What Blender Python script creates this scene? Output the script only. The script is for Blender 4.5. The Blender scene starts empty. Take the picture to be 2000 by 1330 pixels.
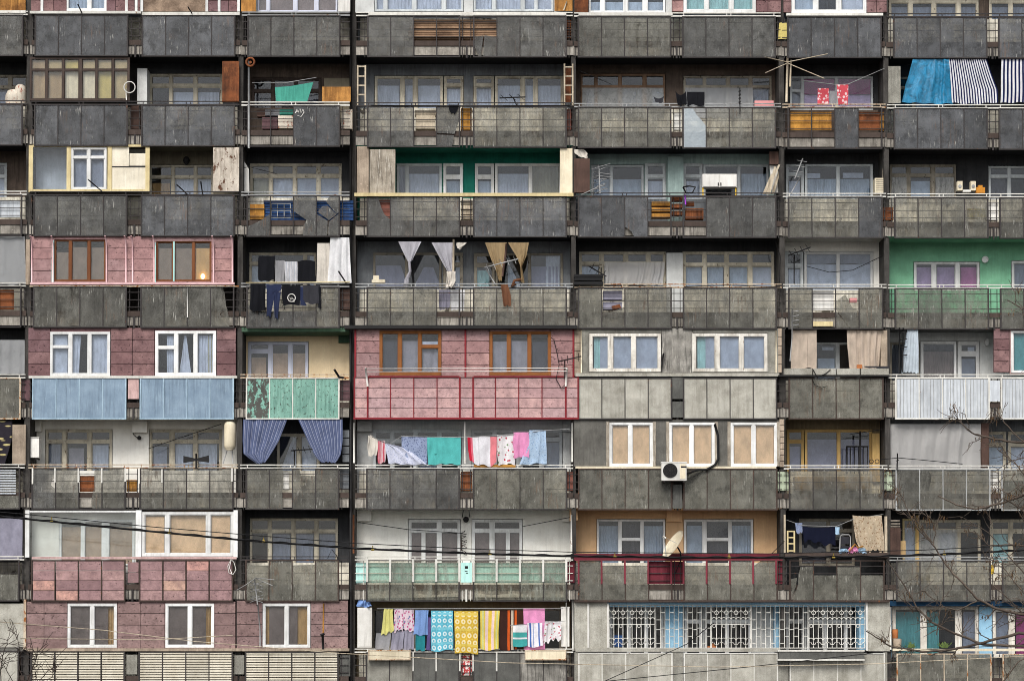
import bpy, math, random
from math import sin, cos, pi, radians, tan
from mathutils import Vector

RND = random.Random(11)
SC = bpy.context.scene
COL = SC.collection

# ------------------------------------------------------------------ survey: the photograph's pixels -> metres at a depth
S_PX, DIST, HORIZON, TILT, CAM_Z = 59.3, 70.0, 1250.0, radians(1.7), 13.0
FPX = S_PX * DIST
SHIFT = (HORIZON - 665 - FPX * tan(TILT)) / 2000.0


def W(px, py, Y):
    u = (px - 1000) / FPX
    v = (665 - py + SHIFT * 2000) / FPX
    dy = cos(TILT) - v * sin(TILT)
    dz = sin(TILT) + v * cos(TILT)
    t = (Y + DIST) / dy
    return u * t, CAM_Z + dz * t


def P(px, py, Y):
    x, z = W(px, py, Y)
    return Vector((x, Y, z))


def s(r, g, b):
    def f(c):
        c /= 255.0
        return c / 12.92 if c <= 0.04045 else ((c + 0.055) / 1.055) ** 2.4
    m = (r + g + b) / 3
    r, g, b = (m + (c - m) * .9 for c in (r, g, b))
    return (f(r), f(g), f(b))


def mul(c, k):
    return tuple(min(1.0, x * k) for x in c)


# ------------------------------------------------------------------ node helpers
class NT:
    def __init__(self, name):
        self.m = bpy.data.materials.new(name)
        self.m.use_nodes = True
        self.t = self.m.node_tree
        self.t.nodes.clear()
        self.out = self.n('ShaderNodeOutputMaterial')

    def n(self, kind, **kw):
        nd = self.t.nodes.new(kind)
        for k, v in kw.items():
            setattr(nd, k, v)
        return nd

    def put(self, sock, v):
        if isinstance(v, bpy.types.NodeSocket):
            self.t.links.new(v, sock)
        elif isinstance(v, (tuple, list)):
            if sock.type == 'RGBA' and len(v) == 3:
                v = (*v, 1)
            sock.default_value = v
        else:
            sock.default_value = v

    def pos(self, sc=(1, 1, 1), off=None):
        g = self.n('ShaderNodeNewGeometry')
        return self.vmul(g.outputs['Position'], sc)

    def uv(self, sc=(1, 1, 1)):
        g = self.n('ShaderNodeTexCoord')
        return self.vmul(g.outputs['UV'], sc)

    def vmul(self, v, sc):
        k = self.n('ShaderNodeVectorMath', operation='MULTIPLY')
        self.put(k.inputs[0], v)
        k.inputs[1].default_value = sc
        return k.outputs[0]

    def vadd(self, v, w):
        k = self.n('ShaderNodeVectorMath', operation='ADD')
        self.put(k.inputs[0], v)
        self.put(k.inputs[1], w)
        return k.outputs[0]

    def noise(self, vec, scale=1.0, detail=4.0, rough=0.6, dist=0.0):
        k = self.n('ShaderNodeTexNoise')
        self.put(k.inputs['Vector'], vec)
        k.inputs['Scale'].default_value = scale
        k.inputs['Detail'].default_value = detail
        k.inputs['Roughness'].default_value = rough
        k.inputs['Distortion'].default_value = dist
        return k.outputs['Fac']

    def voro(self, vec, scale=1.0, feature='F1'):
        k = self.n('ShaderNodeTexVoronoi', feature=feature)
        self.put(k.inputs['Vector'], vec)
        k.inputs['Scale'].default_value = scale
        return k.outputs['Distance']

    def math(self, op, a, b=0.0, c=0.0):
        k = self.n('ShaderNodeMath', operation=op)
        self.put(k.inputs[0], a)
        self.put(k.inputs[1], b)
        self.put(k.inputs[2], c)
        return k.outputs[0]

    def rng(self, v, a, b, c=0.0, d=1.0):
        k = self.n('ShaderNodeMapRange')
        self.put(k.inputs['Value'], v)
        for nm, val in (('From Min', a), ('From Max', b), ('To Min', c), ('To Max', d)):
            k.inputs[nm].default_value = val
        return k.outputs[0]

    def ramp(self, fac, stops, interp='LINEAR'):
        k = self.n('ShaderNodeValToRGB')
        cr = k.color_ramp
        cr.interpolation = interp
        while len(cr.elements) < len(stops):
            cr.elements.new(0.5)
        for e, (p, c) in zip(cr.elements, stops):
            e.position = p
            e.color = (*c, 1)
        self.put(k.inputs[0], fac)
        return k.outputs[0]

    def mix(self, fac, a, b, mode='MIX'):
        k = self.n('ShaderNodeMix', data_type='RGBA', blend_type=mode)
        self.put(k.inputs[0], fac)
        self.put(k.inputs[6], a)
        self.put(k.inputs[7], b)
        return k.outputs[2]

    def sep(self, v):
        k = self.n('ShaderNodeSeparateXYZ')
        self.put(k.inputs[0], v)
        return k.outputs

    def scale_col(self, col, v):
        k = self.n('ShaderNodeVectorMath', operation='SCALE')
        self.put(k.inputs[0], col)
        self.put(k.inputs['Scale'], v)
        return k.outputs[0]

    def rand(self):
        return self.n('ShaderNodeObjectInfo').outputs['Random']

    def island(self):
        return self.n('ShaderNodeNewGeometry').outputs['Random Per Island']

    def bsdf(self, col, rough=0.85, spec=0.25, metal=0.0, bump=None, bumpk=0.2, dist=0.02):
        b = self.n('ShaderNodeBsdfPrincipled')
        self.put(b.inputs['Base Color'], col)
        self.put(b.inputs['Roughness'], rough)
        b.inputs['Specular IOR Level'].default_value = spec
        b.inputs['Metallic'].default_value = metal
        if bump is not None:
            k = self.n('ShaderNodeBump')
            k.inputs['Strength'].default_value = bumpk
            k.inputs['Distance'].default_value = dist
            self.put(k.inputs['Height'], bump)
            self.t.links.new(k.outputs[0], b.inputs['Normal'])
        return b.outputs[0]

    def mixs(self, fac, a, b):
        k = self.n('ShaderNodeMixShader')
        self.put(k.inputs[0], fac)
        self.t.links.new(a, k.inputs[1])
        self.t.links.new(b, k.inputs[2])
        return k.outputs[0]

    def done(self, sh):
        self.t.links.new(sh, self.out.inputs['Surface'])
        return self.m


MATS = {}


def weathered(t, base, dark, streak, blotch, speck, grain, rand, light=None):
    """colour of a weathered surface: blotches, rain streaks, grain and pale specks, all fixed to the surface"""
    p = t.pos()
    jig = t.n('ShaderNodeCombineXYZ')
    r = t.rand()
    t.put(jig.inputs[0], t.math('MULTIPLY', r, 37.0))
    t.put(jig.inputs[2], t.math('MULTIPLY', r, 19.0))
    p = t.vadd(p, jig.outputs[0])
    b1 = t.rng(t.noise(p, 1.7, 5, 0.65), 0.38, 0.68, 0, blotch)
    col = t.mix(b1, base, dark)
    if streak:
        st = t.noise(t.vmul(p, (11, 11, 0.7)), 1.0, 4, 0.65)
        st2 = t.noise(t.vmul(p, (1.3, 1.3, 1.0)), 1.0, 2, 0.5)
        f = t.math('MULTIPLY', t.rng(st, 0.47, 0.66, 0, streak), t.rng(st2, 0.35, 0.6, 0.15, 1))
        col = t.mix(f, col, mul(dark, 0.55))
        st3 = t.noise(t.vmul(p, (17, 17, 1.6)), 1.3, 3, 0.6)
        lc = light or mul(base, 1.7)
        col = t.mix(t.rng(st3, 0.58, 0.72, 0, streak * 0.7), col, lc)
    if speck:
        sp = t.noise(p, 9.0, 5, 0.75)
        col = t.mix(t.rng(sp, 0.63, 0.7, 0, speck), col, light or mul(base, 2.0))
        sp2 = t.noise(t.vadd(p, (31, 7, 5)), 13.0, 5, 0.75)
        col = t.mix(t.rng(sp2, 0.63, 0.7, 0, speck), col, mul(dark, 0.4))
    g = t.noise(p, 62.0, 3, 0.8)
    g = t.rng(g, 0.25, 0.75, 1 - grain, 1 + grain)
    rv = t.rng(r, 0, 1, 1 - rand, 1 + rand)
    col = t.scale_col(col, t.math('MULTIPLY', g, rv))
    return col, g, p


def gritty(name, base, dark=None, streak=.5, blotch=.6, speck=.25, grain=.3, rough=.88, rand=.12, bump=.25,
           spec=.2, light=None, peel=None, metal=0.0):
    t = NT(name)
    dark = dark or mul(base, 0.5)
    col, g, p = weathered(t, base, dark, streak, blotch, speck, grain, rand, light)
    if peel:
        pc, th, sc = peel
        f = t.noise(t.vmul(p, (1, 1, 0.6)), sc, 6, 0.7)
        col = t.mix(t.rng(f, th, th + 0.03), col, pc)
    MATS[name] = t.done(t.bsdf(col, rough, spec, metal, g, bump))


def glass_panel(name, base, dark, seethru, spread=.12):
    """grimy wired glass: mostly dirt, partly see-through"""
    t = NT(name)
    col, g, p = weathered(t, base, dark, .22, .9, .5, .6, .3, mul(base, 2.0))
    # paint dribbles, lime runs and rust runs: narrow, vertical, only here and there
    where = t.rng(t.noise(t.vadd(p, (11, 3, 8)), 1.6, 3, .6), .47, .62)
    run = t.noise(t.vmul(t.vadd(p, (5, 9, 2)), (26, 26, 2.6)), 1.0, 3, .6)
    runs = t.math('MULTIPLY', t.rng(run, .60, .68, 0, .75), where)
    col = t.mix(runs, col, s(196, 194, 186))
    where2 = t.rng(t.noise(t.vadd(p, (41, 13, 28)), 1.1, 3, .6), .54, .66)
    run2 = t.noise(t.vmul(t.vadd(p, (15, 19, 12)), (15, 15, 1.4)), 1.0, 4, .65)
    rust = t.math('MULTIPLY', t.rng(run2, .52, .64, 0, .7), where2)
    col = t.mix(rust, col, s(104, 76, 54))
    soot = t.rng(t.noise(t.vadd(p, (71, 3, 18)), 2.2, 5, .7), .56, .68, 0, .6)
    col = t.mix(soot, col, mul(dark, .55))
    d = t.bsdf(col, .5, .35, 0, g, .1)
    keep = t.math('SUBTRACT', 1.0, t.math('MINIMUM', t.math('ADD', runs, rust), 1.0))
    tr = t.n('ShaderNodeBsdfTransparent')
    tr.inputs[0].default_value = (.93, .92, .89, 1)
    f = t.rng(t.noise(p, 2.3, 5, .65), .3, .7, seethru - spread, seethru + spread)
    f2 = t.rng(t.noise(t.vmul(p, (7, 7, 1.2)), 1.0, 4, .65), .35, .7, 1.1, .6)
    f = t.math('MULTIPLY', t.math('MULTIPLY', f, f2), t.rng(t.rand(), 0, 1, .75, 1.2))
    f = t.math('MULTIPLY', f, keep)
    f = t.math('MAXIMUM', f, 0.0)
    f = t.math('MINIMUM', f, 0.95)
    MATS[name] = t.done(t.mixs(f, d, tr.outputs[0]))


def tuff(name, stops, pit=.85):
    """sawn volcanic tuff: every block its own tone, dark drawn-out pits"""
    t = NT(name)
    p = t.pos()
    wn = t.n('ShaderNodeTexWhiteNoise', noise_dimensions='2D')
    cx = t.n('ShaderNodeCombineXYZ')
    t.put(cx.inputs[0], t.math('MULTIPLY', t.island(), 917.0))
    t.put(cx.inputs[1], t.math('MULTIPLY', t.rand(), 613.0))
    t.t.links.new(cx.outputs[0], wn.inputs['Vector'])
    base = t.ramp(wn.outputs['Value'], stops)
    b = t.noise(p, 3.5, 6, .75)
    base = t.mix(t.rng(b, .38, .64, 0, .75), base, mul(stops[0][1], .62))
    pits = t.noise(t.vmul(p, (11, 11, 19)), 1.0, 3, .65)
    f = t.rng(pits, .385, .33, 0, pit)
    base = t.mix(f, base, mul(stops[0][1], .12))
    pal = t.noise(t.vmul(p, (9, 9, 14)), 1.7, 4, .7)
    base = t.mix(t.rng(pal, .62, .7, 0, .5), base, mul(stops[-1][1], 1.5))
    g = t.rng(t.noise(p, 60, 3, .8), .25, .75, .68, 1.32)
    col = t.scale_col(base, g)
    h = t.math('ADD', g, t.math('MULTIPLY', f, -2.0))
    MATS[name] = t.done(t.bsdf(col, .9, .15, 0, h, .4))


def fabric(name, fn, rough=.95, trans=.22):
    t = NT(name)
    col = fn(t)
    p = t.pos()
    w = t.rng(t.noise(p, 70, 2, .6), .3, .7, .86, 1.14)
    w2 = t.rng(t.noise(t.vmul(p, (1, 1, .55)), 4, 4, .65), .3, .7, .76, 1.14)
    col = t.scale_col(col, t.math('MULTIPLY', w, w2))
    d = t.bsdf(col, rough, .1)
    tl = t.n('ShaderNodeBsdfTranslucent')
    t.put(tl.inputs[0], col)
    MATS[name] = t.done(t.mixs(trans, d, tl.outputs[0]))


def plain_cloth(name, c, trans=.2):
    def fn(t):
        k = t.n('ShaderNodeRGB')
        k.outputs[0].default_value = (*c, 1)
        return k.outputs[0]
    fabric(name, fn, trans=trans)


def striped(name, n, stops, axis=0, warp=0.0):
    def fn(t):
        u = t.sep(t.uv())[axis]
        if warp:
            u = t.math('ADD', u, t.math('MULTIPLY', t.math('SUBTRACT', t.noise(t.pos(), 3, 2), .5), warp))
        f = t.math('FRACT', t.math('MULTIPLY', u, n))
        return t.ramp(f, stops, 'CONSTANT')
    fabric(name, fn)


def dotted(name, c0, c1, su, sv, r=.3, c2=None):
    def fn(t):
        v = t.uv((su, sv, 1))
        d = t.voro(v, 1.0)
        col = t.mix(t.rng(d, r, r + .08, 1, 0), c0, c1)
        if c2:
            d2 = t.voro(t.vadd(v, (3.3, 7.1, 0)), .8)
            col = t.mix(t.rng(d2, r * .8, r * .8 + .06, 1, 0), col, c2)
        return col
    fabric(name, fn)


def ringed(name, c0, c1, c2, su, sv):
    """towel with a regular medallion pattern"""
    def fn(t):
        o = t.sep(t.uv((su, sv, 1)))
        fx = t.math('SUBTRACT', t.math('FRACT', o[0]), .5)
        fy = t.math('SUBTRACT', t.math('FRACT', o[1]), .5)
        d = t.math('SQRT', t.math('ADD', t.math('MULTIPLY', fx, fx), t.math('MULTIPLY', fy, fy)))
        a = t.ramp(d, [(0, c0), (.14, c1), (.36, c0), (.6, c2)], 'CONSTANT')
        bt = t.math('LESS_THAN', t.math('ABSOLUTE', t.math('SUBTRACT', t.math('FRACT', t.math('MULTIPLY', o[1], .45)), .5)), .08)
        return t.mix(bt, a, c2)
    fabric(name, fn)


# ------------------------------------------------------------------ mesh builder
class MB:
    def __init__(self):
        self.v, self.f, self.uvs, self.sm = [], [], {}, set()

    def quadbox(self, pts):
        i = len(self.v)
        self.v += [tuple(p) for p in pts]
        self.f += [(i, i + 1, i + 2, i + 3), (i + 7, i + 6, i + 5, i + 4), (i, i + 4, i + 5, i + 1),
                   (i + 1, i + 5, i + 6, i + 2), (i + 2, i + 6, i + 7, i + 3), (i + 3, i + 7, i + 4, i)]
        return self

    def box(self, x0, x1, y0, y1, z0, z1):
        if x0 > x1: x0, x1 = x1, x0
        if y0 > y1: y0, y1 = y1, y0
        if z0 > z1: z0, z1 = z1, z0
        return self.quadbox([(x0, y0, z0), (x1, y0, z0), (x1, y0, z1), (x0, y0, z1),
                             (x0, y1, z0), (x1, y1, z0), (x1, y1, z1), (x0, y1, z1)])

    def pb(self, px0, py0, px1, py1, Yf, Yb):
        """box whose front face fills a rectangle measured on the photograph"""
        cx, cy = (px0 + px1) / 2, (py0 + py1) / 2
        x0, x1 = W(px0, cy, Yf)[0], W(px1, cy, Yf)[0]
        z1, z0 = W(cx, py0, Yf)[1], W(cx, py1, Yf)[1]
        return self.box(x0, x1, Yf, Yb, z0, z1)

    def pq(self, pts, Yf, th):
        """slab with a polygon outline (photograph coordinates) and a thickness"""
        n = len(pts)
        i = len(self.v)
        fr = [P(a, b, Yf) for a, b in pts]
        self.v += [tuple(p) for p in fr] + [(p.x, p.y + th, p.z) for p in fr]
        self.f.append(tuple(i + k for k in range(n))[::-1])
        self.f.append(tuple(i + n + k for k in range(n)))
        for k in range(n):
            k2 = (k + 1) % n
            self.f.append((i + k, i + k2, i + n + k2, i + n + k))
        return self

    def tube(self, pts, r, n=6, r2=None, cap=True):
        pts = [Vector(p) for p in pts]
        m = len(pts)
        i0 = len(self.v)
        for k, p in enumerate(pts):
            d = (pts[min(k + 1, m - 1)] - pts[max(k - 1, 0)])
            if d.length < 1e-9: d = Vector((0, 0, 1))
            d.normalize()
            ref = Vector((0, 1, 0)) if abs(d.y) < .9 else Vector((1, 0, 0))
            a = d.cross(ref).normalized()
            b = d.cross(a)
            rr = r if r2 is None else r + (r2 - r) * k / max(1, m - 1)
            for j in range(n):
                q = p + (a * cos(2 * pi * j / n) + b * sin(2 * pi * j / n)) * rr
                self.v.append(tuple(q))
        for k in range(m - 1):
            for j in range(n):
                j2 = (j + 1) % n
                fi = len(self.f)
                self.f.append((i0 + k * n + j, i0 + k * n + j2, i0 + (k + 1) * n + j2, i0 + (k + 1) * n + j))
                self.sm.add(fi)
        if cap:
            self.f.append(tuple(i0 + j for j in range(n)))
            self.f.append(tuple(i0 + (m - 1) * n + j for j in range(n))[::-1])
        return self

    def pt(self, pts, Y, rpx, n=5, r2=None):
        """tube through photograph points at one depth (or per-point depth), radius in photograph pixels at that depth"""
        q = []
        for p in pts:
            q.append(P(p[0], p[1], p[2] if len(p) > 2 else Y))
        k = (Y + DIST) / FPX
        return self.tube(q, rpx * k, n, None if r2 is None else r2 * k)

    def ring(self, px, py, Y, rpx, tpx, seg=16, a0=0.0, a1=2 * pi):
        c = P(px, py, Y)
        k = (Y + DIST) / FPX
        pts = [(c.x + rpx * k * cos(a0 + (a1 - a0) * j / seg), Y, c.z + rpx * k * sin(a0 + (a1 - a0) * j / seg)) for j in range(seg + 1)]
        return self.tube(pts, tpx * k, 5, cap=False)

    def disc(self, px, py, Yf, Yb, rpx, seg=20, ry=None):
        c = P(px, py, Yf)
        k = (Yf + DIST) / FPX
        ry = ry or rpx
        i = len(self.v)
        for y in (Yf, Yb):
            for j in range(seg):
                self.v.append((c.x + rpx * k * cos(2 * pi * j / seg), y, c.z + ry * k * sin(2 * pi * j / seg)))
        self.f.append(tuple(i + j for j in range(seg)))
        self.f.append(tuple(i + seg + j for j in range(seg))[::-1])
        for j in range(seg):
            j2 = (j + 1) % seg
            self.f.append((i + j, i + seg + j, i + seg + j2, i + j2))
        return self

    def lathe(self, px, py, Y, prof, seg=14):
        """vertical turned body: profile of (radius px, y px)"""
        c = P(px, py, Y)
        k = (Y + DIST) / FPX
        i = len(self.v)
        for r, yy in prof:
            z = W(px, yy, Y)[1]
            for j in range(seg):
                self.v.append((c.x + r * k * cos(2 * pi * j / seg), Y + r * k * sin(2 * pi * j / seg), z))
        for a in range(len(prof) - 1):
            for j in range(seg):
                j2 = (j + 1) % seg
                self.sm.add(len(self.f))
                self.f.append((i + a * seg + j, i + a * seg + j2, i + (a + 1) * seg + j2, i + (a + 1) * seg + j))
        self.f.append(tuple(i + j for j in range(seg)))
        m = len(prof) - 1
        self.f.append(tuple(i + m * seg + j for j in range(seg))[::-1])
        return self

    def cloth(self, spans, Y, folds=4.0, amp=.03, seed=None, sag=0.0, hem=1.0, lean=0.0, crumple=.5):
        """hanging sheet: spans are (y, x left, x right) on the photograph from top to bottom"""
        rr = random.Random(seed if seed is not None else RND.random())
        ph, ph2, ph3 = rr.random() * 6, rr.random() * 6, rr.random() * 6
        nx = max(10, int(folds * 9))
        ys = []
        for a, b in zip(spans[:-1], spans[1:]):
            m = max(2, int(abs(b[0] - a[0]) / 4))
            for k in range(m):
                f = k / m
                ys.append(tuple(a[q] + (b[q] - a[q]) * f for q in range(3)))
        ys.append(spans[-1])
        tot = spans[-1][0] - spans[0][0]
        i0 = len(self.v)
        ny = len(ys)
        for k, (y, xl, xr) in enumerate(ys):
            v = (y - spans[0][0]) / tot
            for j in range(nx + 1):
                w_ = j / nx
                u = w_ + (.09 * sin(2 * pi * w_ + ph2) + .05 * sin(4 * pi * w_ + ph3)) * w_ * (1 - w_) * 4
                a = amp * (.6 + .4 * sin(3.3 * w_ + ph3)) * (.35 + .65 * min(1, v * 2 + .3))
                dY = a * sin(2 * pi * folds * u + ph + .9 * sin(2.2 * v + ph2) * crumple)
                dY += a * .6 * crumple * sin(2 * pi * folds * 2.3 * u + ph3 + 3 * v)
                dY += a * .5 * crumple * sin(7 * v + 5 * u + ph2)
                dy = sag * 4 * u * (1 - u) * (1 - v) + (hem * sin(2 * pi * folds * u + ph) + hem * 1.3 * sin(5 * u + ph3)) * v ** 3
                dx = crumple * 1.2 * sin(6 * v + ph3 + 3 * u) * v
                p = P(xl + (xr - xl) * u + dx, y + dy, Y + lean * v + dY)
                self.uvs[len(self.v)] = (u, 1 - v)
                self.v.append(tuple(p))
        for k in range(ny - 1):
            for j in range(nx):
                a = i0 + k * (nx + 1) + j
                self.sm.add(len(self.f))
                self.f.append((a, a + nx + 1, a + nx + 2, a + 1))
        return self

    def build(self, name, mat, parent=None, label=None, kind=None):
        me = bpy.data.meshes.new(name)
        me.from_pydata(self.v, [], self.f)
        if self.uvs:
            uvl = me.uv_layers.new(name='UVMap')
            for lp in me.loops:
                uvl.data[lp.index].uv = self.uvs.get(lp.vertex_index, (0, 0))
        if self.sm:
            for i in self.sm:
                me.polygons[i].use_smooth = True
        me.validate()
        me.update()
        me.materials.append(MATS[mat])
        o = bpy.data.objects.new(name, me)
        COL.objects.link(o)
        if parent is not None:
            o.parent = parent
        if label: o['label'] = label
        if kind: o['kind'] = kind
        return o


def tag(o, label, cat, group=None):
    o['label'] = label
    o['category'] = cat
    if group: o['group'] = group
    return o


def empty(name, loc=(0, 0, 0)):
    o = bpy.data.objects.new(name, None)
    o.location = loc
    COL.objects.link(o)
    return o
# ------------------------------------------------------------------ materials
gritty('slab', s(164, 158, 148), s(70, 64, 58), .8, .7, .35, .35)
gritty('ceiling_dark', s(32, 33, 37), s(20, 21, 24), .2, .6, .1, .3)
gritty('ceiling_grey', s(112, 114, 112), s(72, 72, 72), .2, .5, .1, .2)
gritty('ceiling_pale', s(190, 188, 178), s(130, 126, 116), .2, .5, .1, .15)
gritty('ceiling_olive', s(104, 100, 84), s(62, 58, 48), .2, .6, .1, .2)
gritty('core', s(96, 92, 88), s(60, 56, 52), .2, .5, .1, .1)
gritty('party', s(74, 71, 68), s(44, 42, 40), .8, .8, .35, .35)
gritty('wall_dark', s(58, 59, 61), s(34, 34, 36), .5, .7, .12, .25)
gritty('wall_grey', s(112, 116, 120), s(70, 72, 76), .5, .6, .12, .2)
gritty('wall_brown', s(98, 84, 74), s(52, 44, 40), .5, .7, .15, .25)
gritty('wall_olive', s(124, 116, 98), s(76, 70, 58), .4, .6, .12, .2)
gritty('wall_white', s(240, 238, 230), s(206, 200, 188), .14, .5, .08, .1)
gritty('wall_greywhite', s(204, 206, 204), s(150, 150, 148), .2, .55, .1, .15)
gritty('wall_aqua', s(150, 172, 168), s(104, 118, 116), .4, .5, .1, .15)
gritty('wall_teal', s(22, 110, 94), s(12, 66, 58), .3, .6, .05, .2)
gritty('wall_mossgreen', s(76, 106, 84), s(48, 70, 56), .3, .6, .1, .2)
gritty('wall_green', s(126, 190, 152), s(92, 144, 114), .15, .5, .06, .18, bump=.5)
gritty('wall_cream', s(232, 208, 168), s(196, 168, 128), .15, .4, .05, .14)
gritty('wall_peach', s(226, 184, 138), s(186, 144, 104), .2, .45, .06, .14)
gritty('wall_lightblue', s(156, 206, 236), s(110, 160, 196), .3, .5, .08, .15)
gritty('wall_deepblue', s(22, 58, 88), s(14, 34, 52), .2, .5, .05, .15)
gritty('wall_tan', s(140, 124, 96), s(92, 78, 58), .4, .6, .1, .2)
gritty('concrete', s(150, 148, 138), s(92, 88, 80), .35, .75, .5, .45, light=s(186, 184, 174))
gritty('concrete_dark', s(96, 96, 92), s(58, 58, 56), .35, .7, .3, .35)
gritty('concrete_pale', s(180, 177, 166), s(122, 118, 106), .3, .75, .55, .5, light=s(214, 210, 198))
gritty('concrete_streaked', s(158, 154, 146), s(52, 50, 46), 1.0, .7, .3, .35)
gritty('stone_beige', s(178, 160, 140), s(110, 96, 82), .5, .7, .4, .3)
gritty('render_grey', s(112, 110, 104), s(70, 68, 64), .3, .7, .4, .35)
gritty('tuff_sill', s(206, 172, 168), s(140, 100, 98), .4, .6, .3, .25)
tuff('tuff_mauve', [(0, s(118, 86, 88)), (.35, s(136, 102, 102)), (.65, s(150, 116, 114)), (1, s(126, 96, 100))])
tuff('tuff_pink', [(0, s(156, 118, 118)), (.4, s(178, 136, 134)), (.7, s(164, 132, 132)), (1, s(190, 146, 140))])
tuff('tuff_bright', [(0, s(178, 142, 144)), (.3, s(206, 164, 162)), (.55, s(190, 158, 160)), (.8, s(214, 170, 164)), (1, s(170, 152, 160))])
tuff('tuff_mixed', [(0, s(148, 116, 118)), (.3, s(174, 138, 138)), (.55, s(156, 122, 124)), (.8, s(184, 148, 144)), (.9, s(182, 146, 144)), (.92, s(208, 154, 142)), (1, s(206, 168, 146))])
tuff('tuff_brown', [(0, s(132, 106, 104)), (.35, s(152, 124, 120)), (.65, s(164, 134, 130)), (1, s(134, 110, 110))])

gritty('parapet', s(232, 226, 208), s(136, 130, 116), .5, .9, .3, .25, peel=(s(92, 86, 76), .6, 1.6))  # here the peel patches are painted clutter and uneven light
glass_panel('glass_smoky', s(94, 96, 100), s(50, 52, 55), .30, .2)
glass_panel('glass_grey', s(106, 106, 104), s(60, 60, 59), .50, .2)
glass_panel('glass_clear', s(120, 119, 112), s(76, 75, 70), .63, .2)
glass_panel('glass_olive', s(126, 124, 114), s(74, 73, 65), .42, .2)
glass_panel('glass_open', s(160, 164, 152), s(112, 114, 104), .95, .08)
gritty('sheet_blue', s(136, 158, 178), s(102, 124, 146), .6, .7, .3, .24, light=s(168, 188, 202))
gritty('sheet_bluetrim', s(170, 196, 212), s(100, 124, 146), .4, .6, .2, .2)
gritty('sheet_greenpeel', s(130, 178, 162), s(92, 138, 126), .7, .7, .5, .3, light=s(176, 210, 198), peel=(s(62, 66, 60), .575, 15.0))
gritty('sheet_greenworn', s(88, 88, 84), s(58, 58, 54), .5, .6, .4, .3, peel=(s(124, 176, 160), .515, 6.0))
gritty('slat_cream', s(222, 214, 194), s(168, 156, 132), .25, .5, .1, .12)
gritty('ribbed_white', s(206, 212, 218), s(160, 166, 174), .5, .5, .08, .12)
gritty('steel_dark', s(62, 58, 58), s(40, 36, 34), .3, .5, .2, .3, rough=.7, peel=(s(96, 60, 40), .64, 7.0))
gritty('steel_brown', s(72, 58, 52), s(44, 36, 32), .3, .5, .2, .3, rough=.7, peel=(s(120, 70, 40), .62, 6.0))
gritty('steel_white', s(220, 218, 210), s(150, 146, 136), .3, .5, .1, .15, rough=.6, peel=(s(130, 86, 52), .66, 6.0))
gritty('steel_grey', s(164, 166, 166), s(104, 102, 100), .3, .6, .2, .2, rough=.6, peel=(s(110, 80, 60), .64, 6.0))
gritty('steel_red', s(142, 34, 44), s(96, 22, 30), .2, .4, .1, .15, rough=.6)
gritty('steel_maroon', s(132, 46, 60), s(84, 30, 40), .25, .5, .1, .2, rough=.65)
gritty('steel_pink', s(224, 184, 186), s(178, 122, 126), .25, .5, .1, .15, rough=.7)
gritty('steel_rustwhite', s(204, 188, 164), s(140, 110, 80), .4, .6, .2, .25, rough=.75, peel=(s(150, 88, 38), .54, 7.0))
gritty('sheet_maroon', s(112, 40, 52), s(72, 28, 36), .4, .5, .1, .2)
gritty('sheet_sage', s(190, 204, 178), s(140, 150, 118), .4, .6, .3, .2, peel=(s(170, 120, 56), .62, 5))
gritty('box_red', s(190, 60, 60), s(140, 40, 44), 0, .4, .2, .2, peel=(s(230, 222, 216), .5, 16))
gritty('box_print', s(206, 196, 180), s(150, 140, 124), .3, .6, .3, .2, peel=(s(150, 84, 64), .58, 12))
gritty('sheet_mint', s(178, 226, 218), s(140, 190, 184), .3, .4, .1, .12)

gritty('frame_beige', s(204, 196, 176), s(112, 100, 82), .35, .6, .25, .22, peel=(s(98, 84, 66), .62, 8.0))
gritty('frame_old', s(164, 156, 140), s(80, 72, 62), .35, .6, .25, .22, peel=(s(74, 62, 50), .6, 8.0))
gritty('frame_grey', s(204, 210, 212), s(128, 132, 132), .3, .5, .2, .16)
gritty('frame_white', s(230, 231, 230), s(182, 180, 174), .35, .6, .15, .08, rough=.5)
gritty('frame_oldwhite', s(224, 220, 210), s(150, 138, 122), .6, .6, .25, .16, peel=(s(128, 104, 84), .64, 8.0))
gritty('frame_lilac', s(206, 210, 226), s(170, 172, 188), .15, .4, .06, .06, rough=.5)
gritty('frame_brown', s(136, 108, 86), s(66, 42, 30), .3, .5, .1, .2)
gritty('frame_rust', s(124, 76, 46), s(96, 52, 32), .3, .5, .15, .22)
gritty('frame_orange', s(142, 88, 46), s(110, 62, 30), .3, .5, .1, .2)
gritty('frame_yellow', s(204, 168, 104), s(148, 112, 64), .3, .5, .15, .18)
gritty('frame_cream', s(216, 198, 148), s(164, 142, 96), .3, .5, .15, .18)
gritty('timber_dark', s(78, 66, 60), s(46, 38, 35), .4, .5, .2, .25)
gritty('wood_planks', s(172, 138, 108), s(96, 72, 58), .2, .8, .3, .35)
gritty('wood_pale', s(196, 182, 158), s(128, 112, 92), .7, .6, .3, .28)
gritty('wood_grey', s(140, 130, 118), s(80, 72, 64), .7, .6, .3, .3)
gritty('board_orange', s(192, 134, 66), s(112, 70, 34), .7, .9, .4, .34)
gritty('board_rust', s(138, 78, 44), s(66, 40, 28), .7, .95, .4, .4, light=s(196, 126, 72))
gritty('board_ochre', s(196, 138, 56), s(104, 62, 30), .5, .8, .3, .36)
gritty('board_peel', s(196, 186, 172), s(120, 104, 88), .6, .6, .3, .26, peel=(s(92, 62, 46), .56, 5.0))
gritty('plywood', s(176, 166, 150), s(104, 92, 78), 1.0, .8, .5, .32, light=s(226, 220, 208))
gritty('metal_brown', s(88, 66, 58), s(52, 40, 36), .5, .6, .2, .25)
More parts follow.
